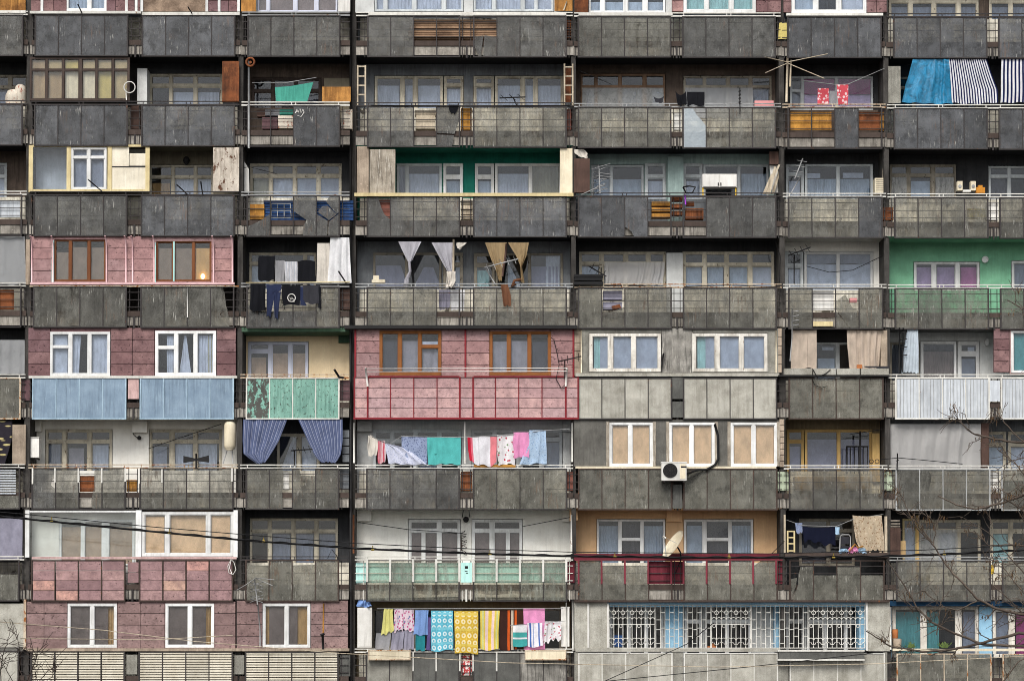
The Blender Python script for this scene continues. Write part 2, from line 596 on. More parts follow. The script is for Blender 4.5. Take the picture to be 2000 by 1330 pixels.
gritty('metal_mauve', s(106, 78, 82), s(70, 50, 54), .4, .6, .2, .25)
gritty('paint_white', s(226, 224, 218), s(176, 170, 160), .3, .4, .1, .1, rough=.5)
gritty('paint_cream', s(228, 216, 188), s(180, 164, 132), .3, .5, .15, .12, rough=.5)
gritty('paint_blue', s(48, 84, 140), s(28, 50, 92), .5, .7, .2, .3)
gritty('paint_yellow', s(224, 206, 120), s(170, 150, 80), .3, .5, .2, .2)
gritty('cardboard', s(188, 156, 108), s(130, 102, 66), .3, .5, .1, .18)
gritty('black_rubber', s(26, 26, 28), s(16, 16, 17), 0, .3, 0, .15, rough=.6)
gritty('black_metal', s(34, 33, 34), s(20, 20, 20), 0, .4, .1, .2, rough=.6)
gritty('alu', s(150, 150, 150), s(100, 100, 100), 0, .4, .1, .15, rough=.45, spec=.5)
gritty('yellow_clip', s(160, 136, 60), s(130, 104, 30), 0, .3, 0, .1)
gritty('bark', s(96, 84, 74), s(52, 44, 40), 0, .7, .3, .35)
gritty('bark_dark', s(70, 58, 52), s(38, 32, 30), 0, .7, .2, .3)
gritty('catkin', s(112, 84, 54), s(66, 48, 32), 0, .6, .3, .3)
gritty('leaf_green', s(96, 116, 60), s(50, 70, 34), 0, .5, .1, .2)
gritty('terracotta', s(186, 112, 62), s(128, 72, 42), .2, .4, .1, .15)
gritty('plaster_base', s(128, 122, 114), s(84, 80, 74), .6, .6, .2, .2)
gritty('asphalt', s(66, 66, 66), s(46, 46, 46), 0, .6, .2, .3)
gritty('toy_orange', s(200, 130, 40), s(150, 80, 24), 0, .5, .1, .2)
gritty('plastic_pink', s(226, 150, 150), s(180, 110, 112), 0, .4, .1, .1)
gritty('plastic_teal', s(72, 166, 146), s(44, 120, 106), .4, .5, .35, .2)
gritty('plastic_purple', s(150, 60, 190), s(90, 30, 120), 0, .3, 0, .1)
gritty('plastic_yellow', s(222, 180, 50), s(170, 130, 30), 0, .3, 0, .1)
gritty('brick_red', s(134, 82, 70), s(86, 52, 46), .3, .7, .4, .4)
gritty('mesh_reed', s(150, 128, 108), s(70, 54, 44), .1, .9, .9, .5)


def pane(name, tint, refl):
    t = NT(name)
    tr = t.n('ShaderNodeBsdfTransparent')
    tr.inputs[0].default_value = (*tint, 1)
    gl = t.n('ShaderNodeBsdfGlossy')
    gl.inputs['Roughness'].default_value = .03
    p = t.pos((1, 1, 1))
    bp = t.n('ShaderNodeBump')
    bp.inputs['Strength'].default_value = .06
    bp.inputs['Distance'].default_value = .02
    t.put(bp.inputs['Height'], t.noise(p, 3.0, 2, .5))
    t.t.links.new(bp.outputs[0], gl.inputs['Normal'])
    df = t.bsdf(t.scale_col(s(150, 150, 148), t.rng(t.noise(p, 40, 2, .7), .3, .7, .7, 1.3)), .8)
    a = t.mixs(refl, tr.outputs[0], gl.outputs[0])
    dirt = t.rng(t.noise(t.vmul(p, (3, 3, 1.2)), 1.0, 5, .7), .4, .75, .0, .03)
    MATS[name] = t.done(t.mixs(dirt, a, df))


pane('window_glass', (.86, .89, .93), .035)
pane('window_glass_clear', (.92, .94, .94), .04)


def film(name, c, see, k=(.7, 1.25)):
    """creased polythene sheeting"""
    t = NT(name)
    p = t.pos()
    cr = t.noise(t.vmul(p, (2.4, 2.4, 2.0)), 1.6, 6, .72, 1.2)
    col = t.scale_col(c, t.rng(cr, .3, .7, *k))
    d = t.bsdf(col, .35, .5, 0, cr, .6, .05)
    tl = t.n('ShaderNodeBsdfTranslucent')
    t.put(tl.inputs[0], (*c, 1))
    d = t.mixs(.3, d, tl.outputs[0])
    tr = t.n('ShaderNodeBsdfTransparent')
    MATS[name] = t.done(t.mixs(t.rng(cr, .35, .65, see * .5, see * 1.4), d, tr.outputs[0]))


film('film_grey', s(176, 178, 180), .22)
film('film_white', s(204, 202, 200), .25)
film('film_clear', s(190, 192, 190), .5)
film('film_blue', s(196, 208, 216), .4)
film('tarp_blue', s(30, 138, 188), .0, (.35, 1.6))

for nm, c in dict(cloth_white=(228, 228, 230), cloth_offwhite=(222, 214, 202), cloth_grey=(150, 150, 154), cloth_black=(28, 29, 34),
                  cloth_navy=(24, 28, 48), cloth_jeans=(46, 54, 84), cloth_teal=(84, 190, 186), cloth_pink=(240, 150, 200),
                  cloth_blue=(124, 160, 220), cloth_lavender=(180, 178, 186), cloth_tan=(160, 136, 100), cloth_brown=(118, 78, 56),
                  cloth_beige=(200, 182, 164), cloth_skyblue=(170, 204, 232), cloth_yellow=(226, 220, 130), cloth_darkgrey=(58, 58, 64),
                  cloth_purple=(96, 84, 140), cloth_deepteal=(40, 140, 150), cloth_lilacgrey=(150, 148, 166),
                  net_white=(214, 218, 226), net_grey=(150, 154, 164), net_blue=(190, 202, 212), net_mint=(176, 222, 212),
                  reflect_slate=(182, 188, 198), reflect_dim=(132, 114, 102), box_plain=(120, 110, 100), blind_reflect_tan=(232, 190, 150), blind_reflect_brown=(158, 136, 124), blind_grey=(166, 158, 160), blind_plum=(176, 66, 122),  # slate, dim, tan, brown: colours painted for reflections in the panes
                  blind_mauve=(200, 166, 198), blind_lilac=(236, 202, 236), paper_beige=(190, 164, 120), paper_yellow=(204, 180, 104),
                  paper_brown=(178, 146, 108), paper_pale=(236, 218, 188), net_teal=(92, 164, 160), net_amber=(206, 158, 96),
                  net_dark=(82, 80, 84), blind_pink=(214, 120, 170), net_yellowed=(178, 170, 140)).items():
    plain_cloth(nm, s(*c))
striped('stripe_navywhite', 17, [(0, s(232, 232, 238)), (.52, s(30, 38, 84))])
striped('stripe_blue', 11, [(0, s(86, 98, 136)), (.3, s(112, 124, 160)), (.42, s(172, 176, 198)), (.52, s(82, 94, 132)), (.78, s(136, 144, 176)), (.86, s(86, 98, 134))], 0, .012)
striped('stripe_greywhite', 5, [(0, s(226, 226, 230)), (.3, s(88, 92, 104)), (.4, s(220, 220, 226)), (.65, s(60, 90, 130)), (.75, s(226, 226, 230)), (.9, s(110, 112, 124))])
striped('stripe_redwhite', 3, [(0, s(206, 60, 84)), (.35, s(236, 224, 228)), (.5, s(214, 70, 96)), (.75, s(236, 226, 230))])
striped('towel_redborder', 1, [(0, s(208, 34, 60)), (.1, s(236, 110, 130)), (.17, s(234, 232, 238)), (.78, s(236, 130, 140)), (1, s(224, 90, 110))])
striped('towel_bluestripe', 1, [(0, s(240, 240, 246)), (.12, s(70, 110, 190)), (.24, s(240, 240, 246)), (.36, s(110, 140, 206)), (.4, s(240, 240, 246)), (.72, s(80, 116, 196)), (.82, s(240, 240, 246))])
striped('towel_teal', 1, [(0, s(64, 172, 170)), (.34, s(238, 240, 242)), (.42, s(70, 176, 172)), (.66, s(238, 240, 242))], 1)
striped('towel_sunny', 1, [(0, s(238, 214, 90)), (.1, s(214, 222, 150)), (.18, s(236, 206, 80)), (.26, s(246, 214, 206)), (.42, s(244, 204, 70)), (.6, s(246, 214, 206)), (.74, s(236, 206, 80)), (.84, s(214, 222, 150)), (.92, s(238, 214, 90))])
striped('rug_brown', 1, [(0, s(66, 42, 36)), (.33, s(226, 94, 34)), (.43, s(70, 46, 40)), (.48, s(206, 190, 170)), (.58, s(66, 42, 36)), (.63, s(226, 94, 34)), (.72, s(72, 44, 36))])
ringed('towel_aqua', s(92, 190, 216), s(214, 238, 242), s(120, 206, 226), 4, 6)
ringed('towel_yellow', s(228, 186, 62), s(246, 232, 180), s(238, 208, 90), 4, 6)
dotted('print_dots', s(212, 216, 236), s(110, 126, 190), 26, 26, .22)
dotted('print_bluegrey', s(150, 164, 198), s(84, 96, 140), 18, 18, .28)
dotted('print_paleblue', s(178, 204, 232), s(132, 164, 206), 16, 20, .25)
dotted('print_floral', s(238, 234, 236), s(196, 60, 84), 5, 7, .22, s(120, 150, 110))
dotted('print_floral_pink', s(228, 206, 218), s(196, 70, 130), 5, 7, .3, s(110, 120, 170))
dotted('print_darkfloral', s(52, 48, 56), s(206, 190, 130), 5, 9, .2)
dotted('print_redwhite', s(226, 84, 96), s(246, 214, 216), 4, 6, .38)
dotted('print_blanket', s(198, 178, 150), s(150, 118, 88), 14, 14, .24, s(222, 208, 184))
dotted('print_sack', s(206, 196, 176), s(110, 116, 90), 8, 6, .3, s(160, 96, 80))
t = NT('lamp_lit')
e = t.n('ShaderNodeEmission')
e.inputs[0].default_value = (1, .62, .2, 1)
e.inputs[1].default_value = 6
MATS['lamp_lit'] = t.done(e.outputs[0])
# ------------------------------------------------------------------ the apartment building
BLD = empty('apartment_building')
tag(BLD, 'weathered concrete apartment block filling the view, stacked with glazed balconies', 'building')
Y_ENC, Y_BACK = 0.06, 1.15                      # face of a walled-in loggia, back wall of an open one
TOPS = [(29.5, 34), (204, 212), (380.5, 385.5), (559, 563), (738, 738), (913.5, 916), (1093, 1094), (1271, 1276), (1450, 1454)]
PH = 81                                          # panel height
APT = {                                          # outer limits of each flat's balcony and its groups of four panels
    'Z': ((-160, 50), [(-142, 40)]),
    'A': ((57, 466), [(65, 246), (275, 456)]),
    'B': ((470, 682), [(482, 662)]),
    'C': ((694, 1119), [(717, 897), (925, 1106)]),
    'D': ((1122, 1527), [(1130, 1311), (1335, 1516)]),
    'E': ((1530, 1732), [(1541, 1724)]),
    'F': ((1735, 2160), [(1749, 1931), (1955, 2136)]),
}


def top(r, x):
    if r < 0:
        return top(0, x) - 177.5
    a, b = TOPS[r]
    return a + (b - a) * x / 2000


def part(mb, name, mat, label=None, parent=None):
    return mb.build(name, mat, parent or BLD, label)


PEND = []


def wbox(mb, px0, py0, px1, py1, Yf, Yb, holes):
    """wall with openings: the rectangles in holes (photograph px at their own depth) are left open"""
    cx, cy = (px0 + px1) / 2, (py0 + py1) / 2
    X0, X1 = W(px0, cy, Yf)[0], W(px1, cy, Yf)[0]
    Z1, Z0 = W(cx, py0, Yf)[1], W(cx, py1, Yf)[1]
    hs = []
    for (a, b, c, d, y) in holes:
        hx0, hx1 = W(a, (b + d) / 2, y)[0], W(c, (b + d) / 2, y)[0]
        hz1, hz0 = W((a + c) / 2, b, y)[1], W((a + c) / 2, d, y)[1]
        hs.append((max(hx0, X0), min(hx1, X1), max(hz0, Z0), min(hz1, Z1)))
    hs = [h for h in hs if h[0] < h[1] and h[2] < h[3]]
    xs = sorted({X0, X1, *[h[0] for h in hs], *[h[1] for h in hs]})
    for a, b in zip(xs[:-1], xs[1:]):
        m = (a + b) / 2
        cuts = sorted([(h[2], h[3]) for h in hs if h[0] < m < h[1]])
        z = Z0
        for c0, c1 in cuts:
            if c0 > z: mb.box(a, b, Yf, Yb, z, c0)
            z = max(z, c1)
        if z < Z1: mb.box(a, b, Yf, Yb, z, Z1)


def soffit(r, x):
    return top(r - 1, x) + 76


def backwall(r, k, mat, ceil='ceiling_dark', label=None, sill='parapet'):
    (x0, x1), _ = APT[k]
    xm = (x0 + x1) / 2
    X0, X1 = W(x0 - 3, 665, .1)[0], W(x1 + 3, 665, .1)[0]
    Zt, Zb = W(xm, soffit(r, xm), .1)[1], W(xm, top(r, xm) + 60, .1)[1]
    mb = MB()
    hs = []
    for (a, b, c, d, y) in PEND:
        hx0, hx1 = W(a, (b + d) / 2, y)[0], W(c, (b + d) / 2, y)[0]
        hz1, hz0 = W((a + c) / 2, b, y)[1], W((a + c) / 2, d, y)[1]
        hs.append((max(hx0, X0), min(hx1, X1), max(hz0, Zb), min(hz1, Zt)))
    PEND.clear()
    hs = [h for h in hs if h[0] < h[1] and h[2] < h[3]]
    xs = sorted({X0, X1, *[h[0] for h in hs], *[h[1] for h in hs]})
    for a, b in zip(xs[:-1], xs[1:]):
        m = (a + b) / 2
        z = Zb
        for c0, c1 in sorted([(h[2], h[3]) for h in hs if h[0] < m < h[1]]):
            if c0 > z: mb.box(a, b, Y_BACK, Y_BACK + .18, z, c0)
            z = max(z, c1)
        if z < Zt: mb.box(a, b, Y_BACK, Y_BACK + .18, z, Zt)
    o = part(mb, 'wall', mat, label)
    if sill:
        zt, zs = W(xm, top(r, xm) + 5, 1.1)[1], W(xm, top(r, xm) + 57, .2)[1]
        part(MB().box(X0 + .12, X1 - .12, Y_BACK - .07, Y_BACK - .012, zs, zt), 'parapet', sill)
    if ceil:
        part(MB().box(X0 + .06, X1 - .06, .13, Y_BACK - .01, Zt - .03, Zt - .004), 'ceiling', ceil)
    return o


def window(Y, r, mulls=(), trans=(), fr='frame_beige', fw=5, sw=1.6, cur=(), lab=None, hole=True, glass='window_glass', auto=True, dep=.09, sill=None):
    """frame with mullions and per-light transoms, sashes, one mesh of panes, curtains and painted reflections behind the glass"""
    x0, y0, x1, y1 = r
    F, G = MB(), MB()
    fw, sw = fw * .74, sw * .55
    h = fw / 2
    F.pb(x0, y0, x1, y0 + fw, Y, Y + dep).pb(x0, y1 - fw, x1, y1, Y, Y + dep)
    F.pb(x0, y0 + fw, x0 + fw, y1 - fw, Y, Y + dep).pb(x1 - fw, y0 + fw, x1, y1 - fw, Y, Y + dep)
    ml = []
    for m in mulls:
        ml.append((m, h) if not isinstance(m, tuple) else (m[0], m[1] * .37))
    for m, hh in ml:
        F.pb(m - hh, y0 + fw, m + hh, y1 - fw, Y - .004, Y + dep)
    L = [x0 + fw] + [m + hh for m, hh in ml]
    Rr = [m - hh for m, hh in ml] + [x1 - fw]
    for i, (a, b) in enumerate(zip(L, Rr)):
        ts = trans.get(i, trans.get('*', ())) if isinstance(trans, dict) else trans
        e = [y0 + fw]
        for tt in ts:
            F.pb(a, tt - h, b, tt + h, Y + .003, Y + dep)
            e += [tt - h, tt + h]
        e.append(y1 - fw)
        for c, d in zip(e[::2], e[1::2]):
            if sw:
                F.pb(a, c, b, c + sw, Y + .025, Y + dep - .01).pb(a, d - sw, b, d, Y + .025, Y + dep - .01)
                F.pb(a, c + sw, a + sw, d - sw, Y + .025, Y + dep - .01).pb(b - sw, c + sw, b, d - sw, Y + .025, Y + dep - .01)
            G.pb(a + sw * .5, c + sw * .5, b - sw * .5, d - sw * .5, Y + .05, Y + .056)
    if sill:
        F.pb(x0 - 3, y1, x1 + 3, y1 + 3, Y - .05, Y + dep)
    f = part(F, 'window', fr, lab)
    part(G, 'pane', glass, None, f)
    if not cur and auto:  # added nets stand in for pale sky reflections in the lower panes
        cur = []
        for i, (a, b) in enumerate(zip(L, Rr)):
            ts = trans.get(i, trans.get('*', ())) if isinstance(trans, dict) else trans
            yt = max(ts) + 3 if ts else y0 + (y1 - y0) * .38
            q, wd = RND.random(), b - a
            cm = RND.choice(('net_blue', 'reflect_slate', 'reflect_slate', 'net_grey', 'net_white', 'net_white', 'net_yellowed', 'net_dark'))
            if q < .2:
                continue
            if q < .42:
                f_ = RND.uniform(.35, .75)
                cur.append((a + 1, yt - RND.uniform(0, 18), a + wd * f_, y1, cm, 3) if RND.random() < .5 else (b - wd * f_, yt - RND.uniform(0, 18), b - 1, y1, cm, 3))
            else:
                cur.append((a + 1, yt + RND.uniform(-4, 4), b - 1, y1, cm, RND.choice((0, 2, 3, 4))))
    for c in cur:  # sheets behind the glass: real curtains, or colour standing in for reflections
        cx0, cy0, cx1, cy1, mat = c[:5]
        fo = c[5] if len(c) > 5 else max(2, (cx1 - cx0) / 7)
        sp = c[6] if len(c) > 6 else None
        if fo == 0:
            part(MB().pb(cx0, cy0, cx1, cy1, Y + .10, Y + .106), 'blind_or_reflection', mat, None, f)
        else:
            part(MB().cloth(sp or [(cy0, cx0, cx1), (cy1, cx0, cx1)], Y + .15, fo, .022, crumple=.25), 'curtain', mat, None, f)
    if hole:
        PEND.append((x0 + 1, y0 + 1, x1 - 1, y1 - 1, Y))
    return f


def enclosure(px0, py0, px1, py1, mat, label=None, Yf=Y_ENC, th=.12, name='wall'):
    mb = MB()
    wbox(mb, px0, py0, px1, py1, Yf, Yf + th, PEND)
    PEND.clear()
    return part(mb, name, mat, label)


def blockwall(x0, y0, x1, y1, mat, cols, rowh=21.3, label=None, Yf=Y_ENC, th=.12, gap=1.0, seed=1, keep=False, parent=None, name='wall'):
    """facing of sawn stone blocks, each block a separate piece in the one wall mesh"""
    hs = [(a, b, c, d) for (a, b, c, d, y) in PEND]
    xs = sorted({x0, x1, *[c for c in cols if x0 < c < x1]})
    nr = max(1, round((y1 - y0) / rowh))
    ys = [y0 + (y1 - y0) * k / nr for k in range(nr + 1)]
    mb = MB()
    for a, b in zip(xs[:-1], xs[1:]):
        for c, d in zip(ys[:-1], ys[1:]):
            rects = [(a + gap / 2, c + gap / 2, b - gap / 2, d - gap / 2)]
            for h in hs:
                nx = []
                for q in rects:
                    if h[0] >= q[2] or h[2] <= q[0] or h[1] >= q[3] or h[3] <= q[1]:
                        nx.append(q)
                        continue
                    if h[0] > q[0]: nx.append((q[0], q[1], h[0], q[3]))
                    if h[2] < q[2]: nx.append((h[2], q[1], q[2], q[3]))
                    m0, m1 = max(q[0], h[0]), min(q[2], h[2])
                    if h[1] > q[1]: nx.append((m0, q[1], m1, h[1]))
                    if h[3] < q[3]: nx.append((m0, h[3], m1, q[3]))
                rects = nx
            for q in rects:
                if q[2] - q[0] > .8 and q[3] - q[1] > .8:
                    mb.pb(*q, Yf + RND.uniform(0, .006), Yf + th)
    if not keep: PEND.clear()
    return part(mb, name, mat, label, parent)


def balcony(r, k, kind, rail='steel_dark', frame='steel_dark', states=None, label=None, kinds=None, bars='steel_dark', topbar=True, posts=True, labels=None):
    """railing with its bars and panel frames, a handrail, and every glazing panel by itself"""
    (ex0, ex1), groups = APT[k]
    states, kinds, labels = states or {}, kinds or {}, labels or {}
    mb = MB()
    xm = (ex0 + ex1) / 2
    T0 = top(r, xm)

    def X(x): return W(x, 665, 0)[0]
    def Z(y): return W(xm, y, 0)[1]
    px = 1 / S_PX
    for o, h in ((11, 1.3), (25.5, 1.3), (40, 1.3)):
        mb.box(X(ex0), X(ex1), .055, .075, Z(T0 + o) - h * px / 2, Z(T0 + o) + h * px / 2)
    kick = MB().box(X(ex0), X(ex1), .06, .085, Z(T0 + 57.5), Z(T0 + 47.5))
    for i, (a, b) in enumerate(groups):
        tt = top(r, (a + b) / 2)
        for x in (a - 6, b + 6):
            if ex0 < x < ex1:
                mb.box(X(x) - .012, X(x) + .012, .08, .1, Z(tt + 80), Z(tt + 1))
    if len(groups) == 2:
        x = (groups[0][1] + groups[1][0]) / 2
        mb.box(X(x) - .03, X(x) + .03, .05, .099, Z(T0 + 81), Z(T0 + 57))
    pn = []
    FR = MB()
    for g, (a, b) in enumerate(groups):
        tt = top(r, (a + b) / 2)
        z1, z0 = Z(tt), Z(tt + PH)
        e = 1.4 * px
        FR.box(X(a) - e, X(a) + e, -.02, .045, z0, z1)
        FR.box(X(b) - e, X(b) + e, -.02, .045, z0, z1)
        FR.box(X(a) + e, X(b) - e, -.018, .043, z0, z0 + 2.4 * px)
        FR.box(X(a) + e, X(b) - e, -.018, .043, z1 - 1.8 * px, z1)
        w = (b - a) / 4
        for i in range(1, 4):
            FR.box(X(a + w * i) - .9 * px, X(a + w * i) + .9 * px, -.015, .04, z0 + 2.4 * px, z1 - 1.8 * px)
        for i in range(4):
            st = states.get((g, i), 'ok')
            if st == 'miss':
                continue
            x0, x1 = X(a + w * i) + .7 * px, X(a + w * (i + 1)) - .7 * px
            zz0, zz1 = z0 + 1.2 * px, z1 - .9 * px
            q = MB()
            lb = labels.get((g, i))
            if st == 'ok':
                t1, t2 = RND.uniform(-.003, .003), RND.uniform(-.003, .003)
                q.quadbox([(x0, t1, zz0), (x1, t2, zz0), (x1, -t1, zz1), (x0, -t2, zz1),
                           (x0, .012 + t1, zz0), (x1, .012 + t2, zz0), (x1, .012 - t1, zz1), (x0, .012 - t2, zz1)])
            else:
                lb = lb or 'broken glazing panel with jagged edges'
                for poly in st:
                    n = len(poly)
                    i0 = len(q.v)
                    t = RND.uniform(-.006, .006)
                    for yy in (0, .01):
                        for (u, v) in poly:
                            q.v.append((x0 + (x1 - x0) * u, yy + t * v, zz1 + (zz0 - zz1) * v))
                    q.f.append(tuple(range(i0, i0 + n))[::-1])
                    q.f.append(tuple(range(i0 + n, i0 + 2 * n)))
                    for m in range(n):
                        m2 = (m + 1) % n
                        q.f.append((i0 + m, i0 + m2, i0 + n + m2, i0 + n + m))
            pn.append((q, kinds.get((g, i), kind), lb))
    bo = part(mb, 'balcony', bars, label)
    part(FR, 'panel_frame', frame, None, bo)
    part(kick, 'kickboard', 'timber_dark', None, bo)
    if rail:
        hr = MB().box(X(ex0), X(ex1), -.01, .05, Z(T0 - 1.6), Z(T0 + .9))
        if topbar:
            hr.box(X(ex0), X(ex1), .0, .03, Z(T0 - 7.4), Z(T0 - 5.6))
            for (a, b) in groups:
                for x in (a + 2, (a + b) / 2 - 4, (a + b) / 2 + 4, b - 2):
                    hr.box(X(x) - .014, X(x) + .014, .002, .028, Z(T0 - 1.6), Z(T0 - 5.6))
        part(hr, 'handrail', rail, None, bo)
    for q, mt, lb in pn:
        part(q, 'panel', mt, lb, bo)
    return bo


def each(name, mat, rects, Yf, Yb, label=None):
    for q in rects:
        part(MB().pb(*q, Yf, Yb), name, mat, label)


# ---------------------------------------------------------------- shell: core, floors, dividing walls
zl = W(1000, -420, 0)[1]
xa, xb = W(-170, 665, .1)[0], W(2175, 665, .1)[0]
part(MB().box(xa, xb, 2.9, 3.1, 0, zl), 'core_wall', 'core')
for r in range(-1, 9):
    for k, ((x0, x1), g) in APT.items():
        xm = (x0 + x1) / 2
        part(MB().box(W(x0 - (1.6 if k != 'C' else 0), 665, .1)[0], W(x1 + (1.6 if k != 'B' else 0), 665, .1)[0], .10, 2.9, W(xm, top(r, xm) + 76.5, .1)[1], W(xm, top(r, xm) + 58.5, .1)[1]), 'floor_slab', 'slab')
for x, hw, yf in ((-166, 6, .14), (53.5, 5.5, .14), (468, 5, .16), (688, 5, .5), (1120.5, 4.5, .14), (1528.5, 5, .14), (1733.5, 5, .15), (2166, 6, .14)):
    part(MB().box(W(x - hw, 665, .1)[0], W(x + hw, 665, .1)[0], yf, 2.89, 0, zl), 'party_wall', 'party')
part(MB().box(xa, xb, 2.0, 2.88, zl - .02, zl + .3), 'roof', 'slab')
zb = W(1000, 1530, 0)[1]
part(MB().box(xa, xb, .2, 2.89, -.2, zb), 'base_wall', 'plaster_base', 'plain lower storeys of the block')
# the dark movement joint with its drain pipe, and pipes beside the dividing walls
part(MB().pt([(685, -60), (685, 1340)], .3, 2.6, 8), 'downpipe', 'black_metal')
# ================================================================ row by row, from the top of the photograph
def thing(mb, name, mat, label, cat, group=None):
    return tag(mb.build(name, mat), label, cat, group)


def board(name, mat, rect, Y, label, cat='board', th=.04, group=None):
    return thing(MB().pb(*rect, Y, Y + th), name, mat, label, cat, group)


def hang(name, mat, spans, Y, label, cat, folds=3, amp=.025, group=None, crumple=.5, sag=0, hem=1.0, extra=()):
    mb = MB().cloth(spans, Y, folds, amp, crumple=crumple, sag=sag, hem=hem)
    for e in extra:
        mb.cloth(e, Y + RND.uniform(.01, .02), max(2, folds * .6), amp, crumple=crumple)
    return thing(mb, name, mat, label, cat, group)


def sill(x0, x1, y0, y1, mat, Y=-.03, name='sill', label=None):
    return part(MB().pb(x0, y0, x1, y1, Y, Y + .12), name, mat, label)


# ---------------------------------------------------------------- row 0
T = -62
part(MB().pb(-158, T, 50, 21, Y_ENC, Y_ENC + .08), 'wall', 'board_orange', 'orange painted board closing the balcony')
sill(-158, 50, 21, 26, 'steel_white')
window(Y_ENC + .02, (129, -40, 209, 22), [(175, 9)], (), 'frame_white', 5, 2.5, [(134, -40, 171, 20, 'net_blue'), (178, -40, 205, 20, 'net_blue')])
blockwall(60, T, 274, 22, 'tuff_mauve', [83, 104, 226, 247, 262], label='mauve stone facing')
for x in (82, 247, 266):
    part(MB().pb(x - 2.5, T, x + 2.5, 22, Y_ENC - .03, Y_ENC + .02), 'post', 'frame_white')
sill(58, 275, 22, 27, 'steel_white')
blockwall(404, T, 467, 23, 'tuff_mauve', [426, 446], label='mauve stone facing')
part(MB().pb(280, T, 402, 23, Y_ENC, Y_ENC + .05), 'screen', 'mesh_reed', 'brown reed screen')
for x in (277, 404, 428, 466):
    part(MB().pb(x - 2.5, T, x + 2.5, 23, Y_ENC - .03, Y_ENC + .02), 'post', 'frame_white')
sill(277, 468, 24, 30, 'steel_white')
board('painted_board', 'board_orange', (471, -50, 500, 23), .03, 'orange board standing at the top left of the balcony beside two brown-paned windows')
window(.3, (502, -55, 660, 25), [(524, 7), (577, 9), (618, 9)], (), 'frame_lilac', 4, 2.5, [(506, -50, 656, 22, 'blind_reflect_brown', 0)])
enclosure(470, T, 682, 26, 'wall_greywhite', Yf=.3)
board('white_board', 'paint_white', (661, -50, 684, 23), .05, 'white sheet board leaning beside the topmost lilac framed window')
window(.3, (731, -55, 906, 24), [(753, 8), (809, 9), (867, 9)], (), 'frame_grey', 5, 2.5, [(734, -12, 903, 22, 'net_white')])
window(.3, (924, -55, 1082, 24), [(965, 8), (1021, 8), (1047, 6)], (), 'frame_grey', 5, 2.5, [(928, -12, 1080, 22, 'net_white')])
enclosure(694, T, 1119, 25, 'wall_greywhite', Yf=.3)
board('painted_board', 'board_orange', (1083, -50, 1118, 22), .04, 'orange board with a pale stick leaning on it, in the top row')
board('wooden_board', 'board_rust', (1122, -50, 1149, 24), .05, 'short rust brown board at the top, right of the orange board with a stick')
thing(MB().pt([(1101, 21, -.02), (1107, 4, 0)], 0, 1.4), 'stick', 'wood_pale', 'pale stick leaning on the orange board in the top row', 'stick')
window(.2, (1149, -55, 1300, 26), [(1177, 9), (1222, 9), (1260, 10)], (), 'frame_white', 4, 3, [(1152, 5, 1297, 24, 'net_blue')])
enclosure(1122, T, 1312, 27, 'wall_greywhite', Yf=.2)
blockwall(1313, T, 1335, 23, 'tuff_pink', [], label='pink stone pier')
window(Y_ENC, (1335, -55, 1476, 25), [(1380, 10), (1428, 10)], (), 'frame_white', 7, 2.5, [(1342, -20, 1376, 22, 'net_mint'), (1384, -20, 1424, 22, 'net_mint'), (1432, -20, 1470, 22, 'net_mint')])
blockwall(1477, T, 1526, 24, 'tuff_mauve', [1500])
PEND.clear()
window(Y_ENC, (1546, -55, 1692, 26), [(1593, 11), (1638, 11)], (), 'frame_white', 7, 2.5, [(1553, -30, 1588, 24, 'net_blue'), (1645, -30, 1686, 24, 'net_white')])
blockwall(1530, T, 1732, 25, 'tuff_mauve', [1546, 1692, 1712])
sill(1536, 1725, 26, 31, 'steel_white')
sill(1130, 1314, 25, 31, 'steel_white')
sill(720, 1106, 25, 30, 'steel_white')
window(Y_BACK, (1735, -60, 1912, 60), [(1778, 9), (1824, 9), (1872, 10)], {'*': (4,), 3: (4,)}, 'frame_beige', 6, 3, [(1741, 15, 1905, 60, 'net_grey')])
window(Y_BACK, (1931, -60, 2110, 60), [(1974, 8), (2020, 8), (2066, 8)], (4,), 'frame_beige', 6, 3, [(1937, 15, 2100, 60, 'net_grey')])
backwall(0, 'F', 'wall_brown')
for k in 'ZABCDE':
    backwall(0, k, 'wall_grey')
POLY_LOW = [[(0, .5), (.45, .47), (1, .62), (1, 1), (.3, 1)]]
balcony(0, 'Z', 'glass_grey', 'steel_white')
balcony(0, 'A', 'glass_smoky', None)
balcony(0, 'B', 'glass_grey', 'steel_grey')
balcony(0, 'C', 'glass_grey', 'steel_white', states={(0, 2): 'miss', (0, 3): 'miss', (1, 0): [[(0, .5), (.42, .47), (.3, .9), (.35, 1), (.2, 1), (0, .7)], [(.46, .46), (1, .52), (1, 1), (.4, 1)]]})
balcony(0, 'D', 'glass_clear', 'steel_white', kinds={(1, i): 'glass_grey' for i in range(4)})
balcony(0, 'E', 'glass_smoky', None)
balcony(0, 'F', 'glass_smoky', 'steel_dark')
mb = MB()
for i in range(9):
    mb.pb(800 + RND.uniform(-8, 2), 39 + i * 4.3, 972 + RND.uniform(-6, 4), 42.4 + i * 4.3, .12 + RND.uniform(0, .1), .5)
thing(mb, 'plank_stack', 'wood_planks', 'stack of brown planks behind the open top row railing', 'planks')
mb = MB()
for i in range(7):
    mb.pb(1106, 40 + i * 5.2, 1120, 43.5 + i * 5.2, .14 + RND.uniform(0, .05), .4)
thing(mb, 'plank_stack', 'board_rust', 'short stack of rust brown planks at the right end of the top plank balcony', 'planks')
thing(MB().pq([(1522, 45), (1536, 44), (1539, 50), (1538, 76), (1520, 77), (1521, 60)], .06, .12), 'foam_cushion', 'paint_yellow', 'pale yellow foam block jammed behind the top row railing', 'cushion')
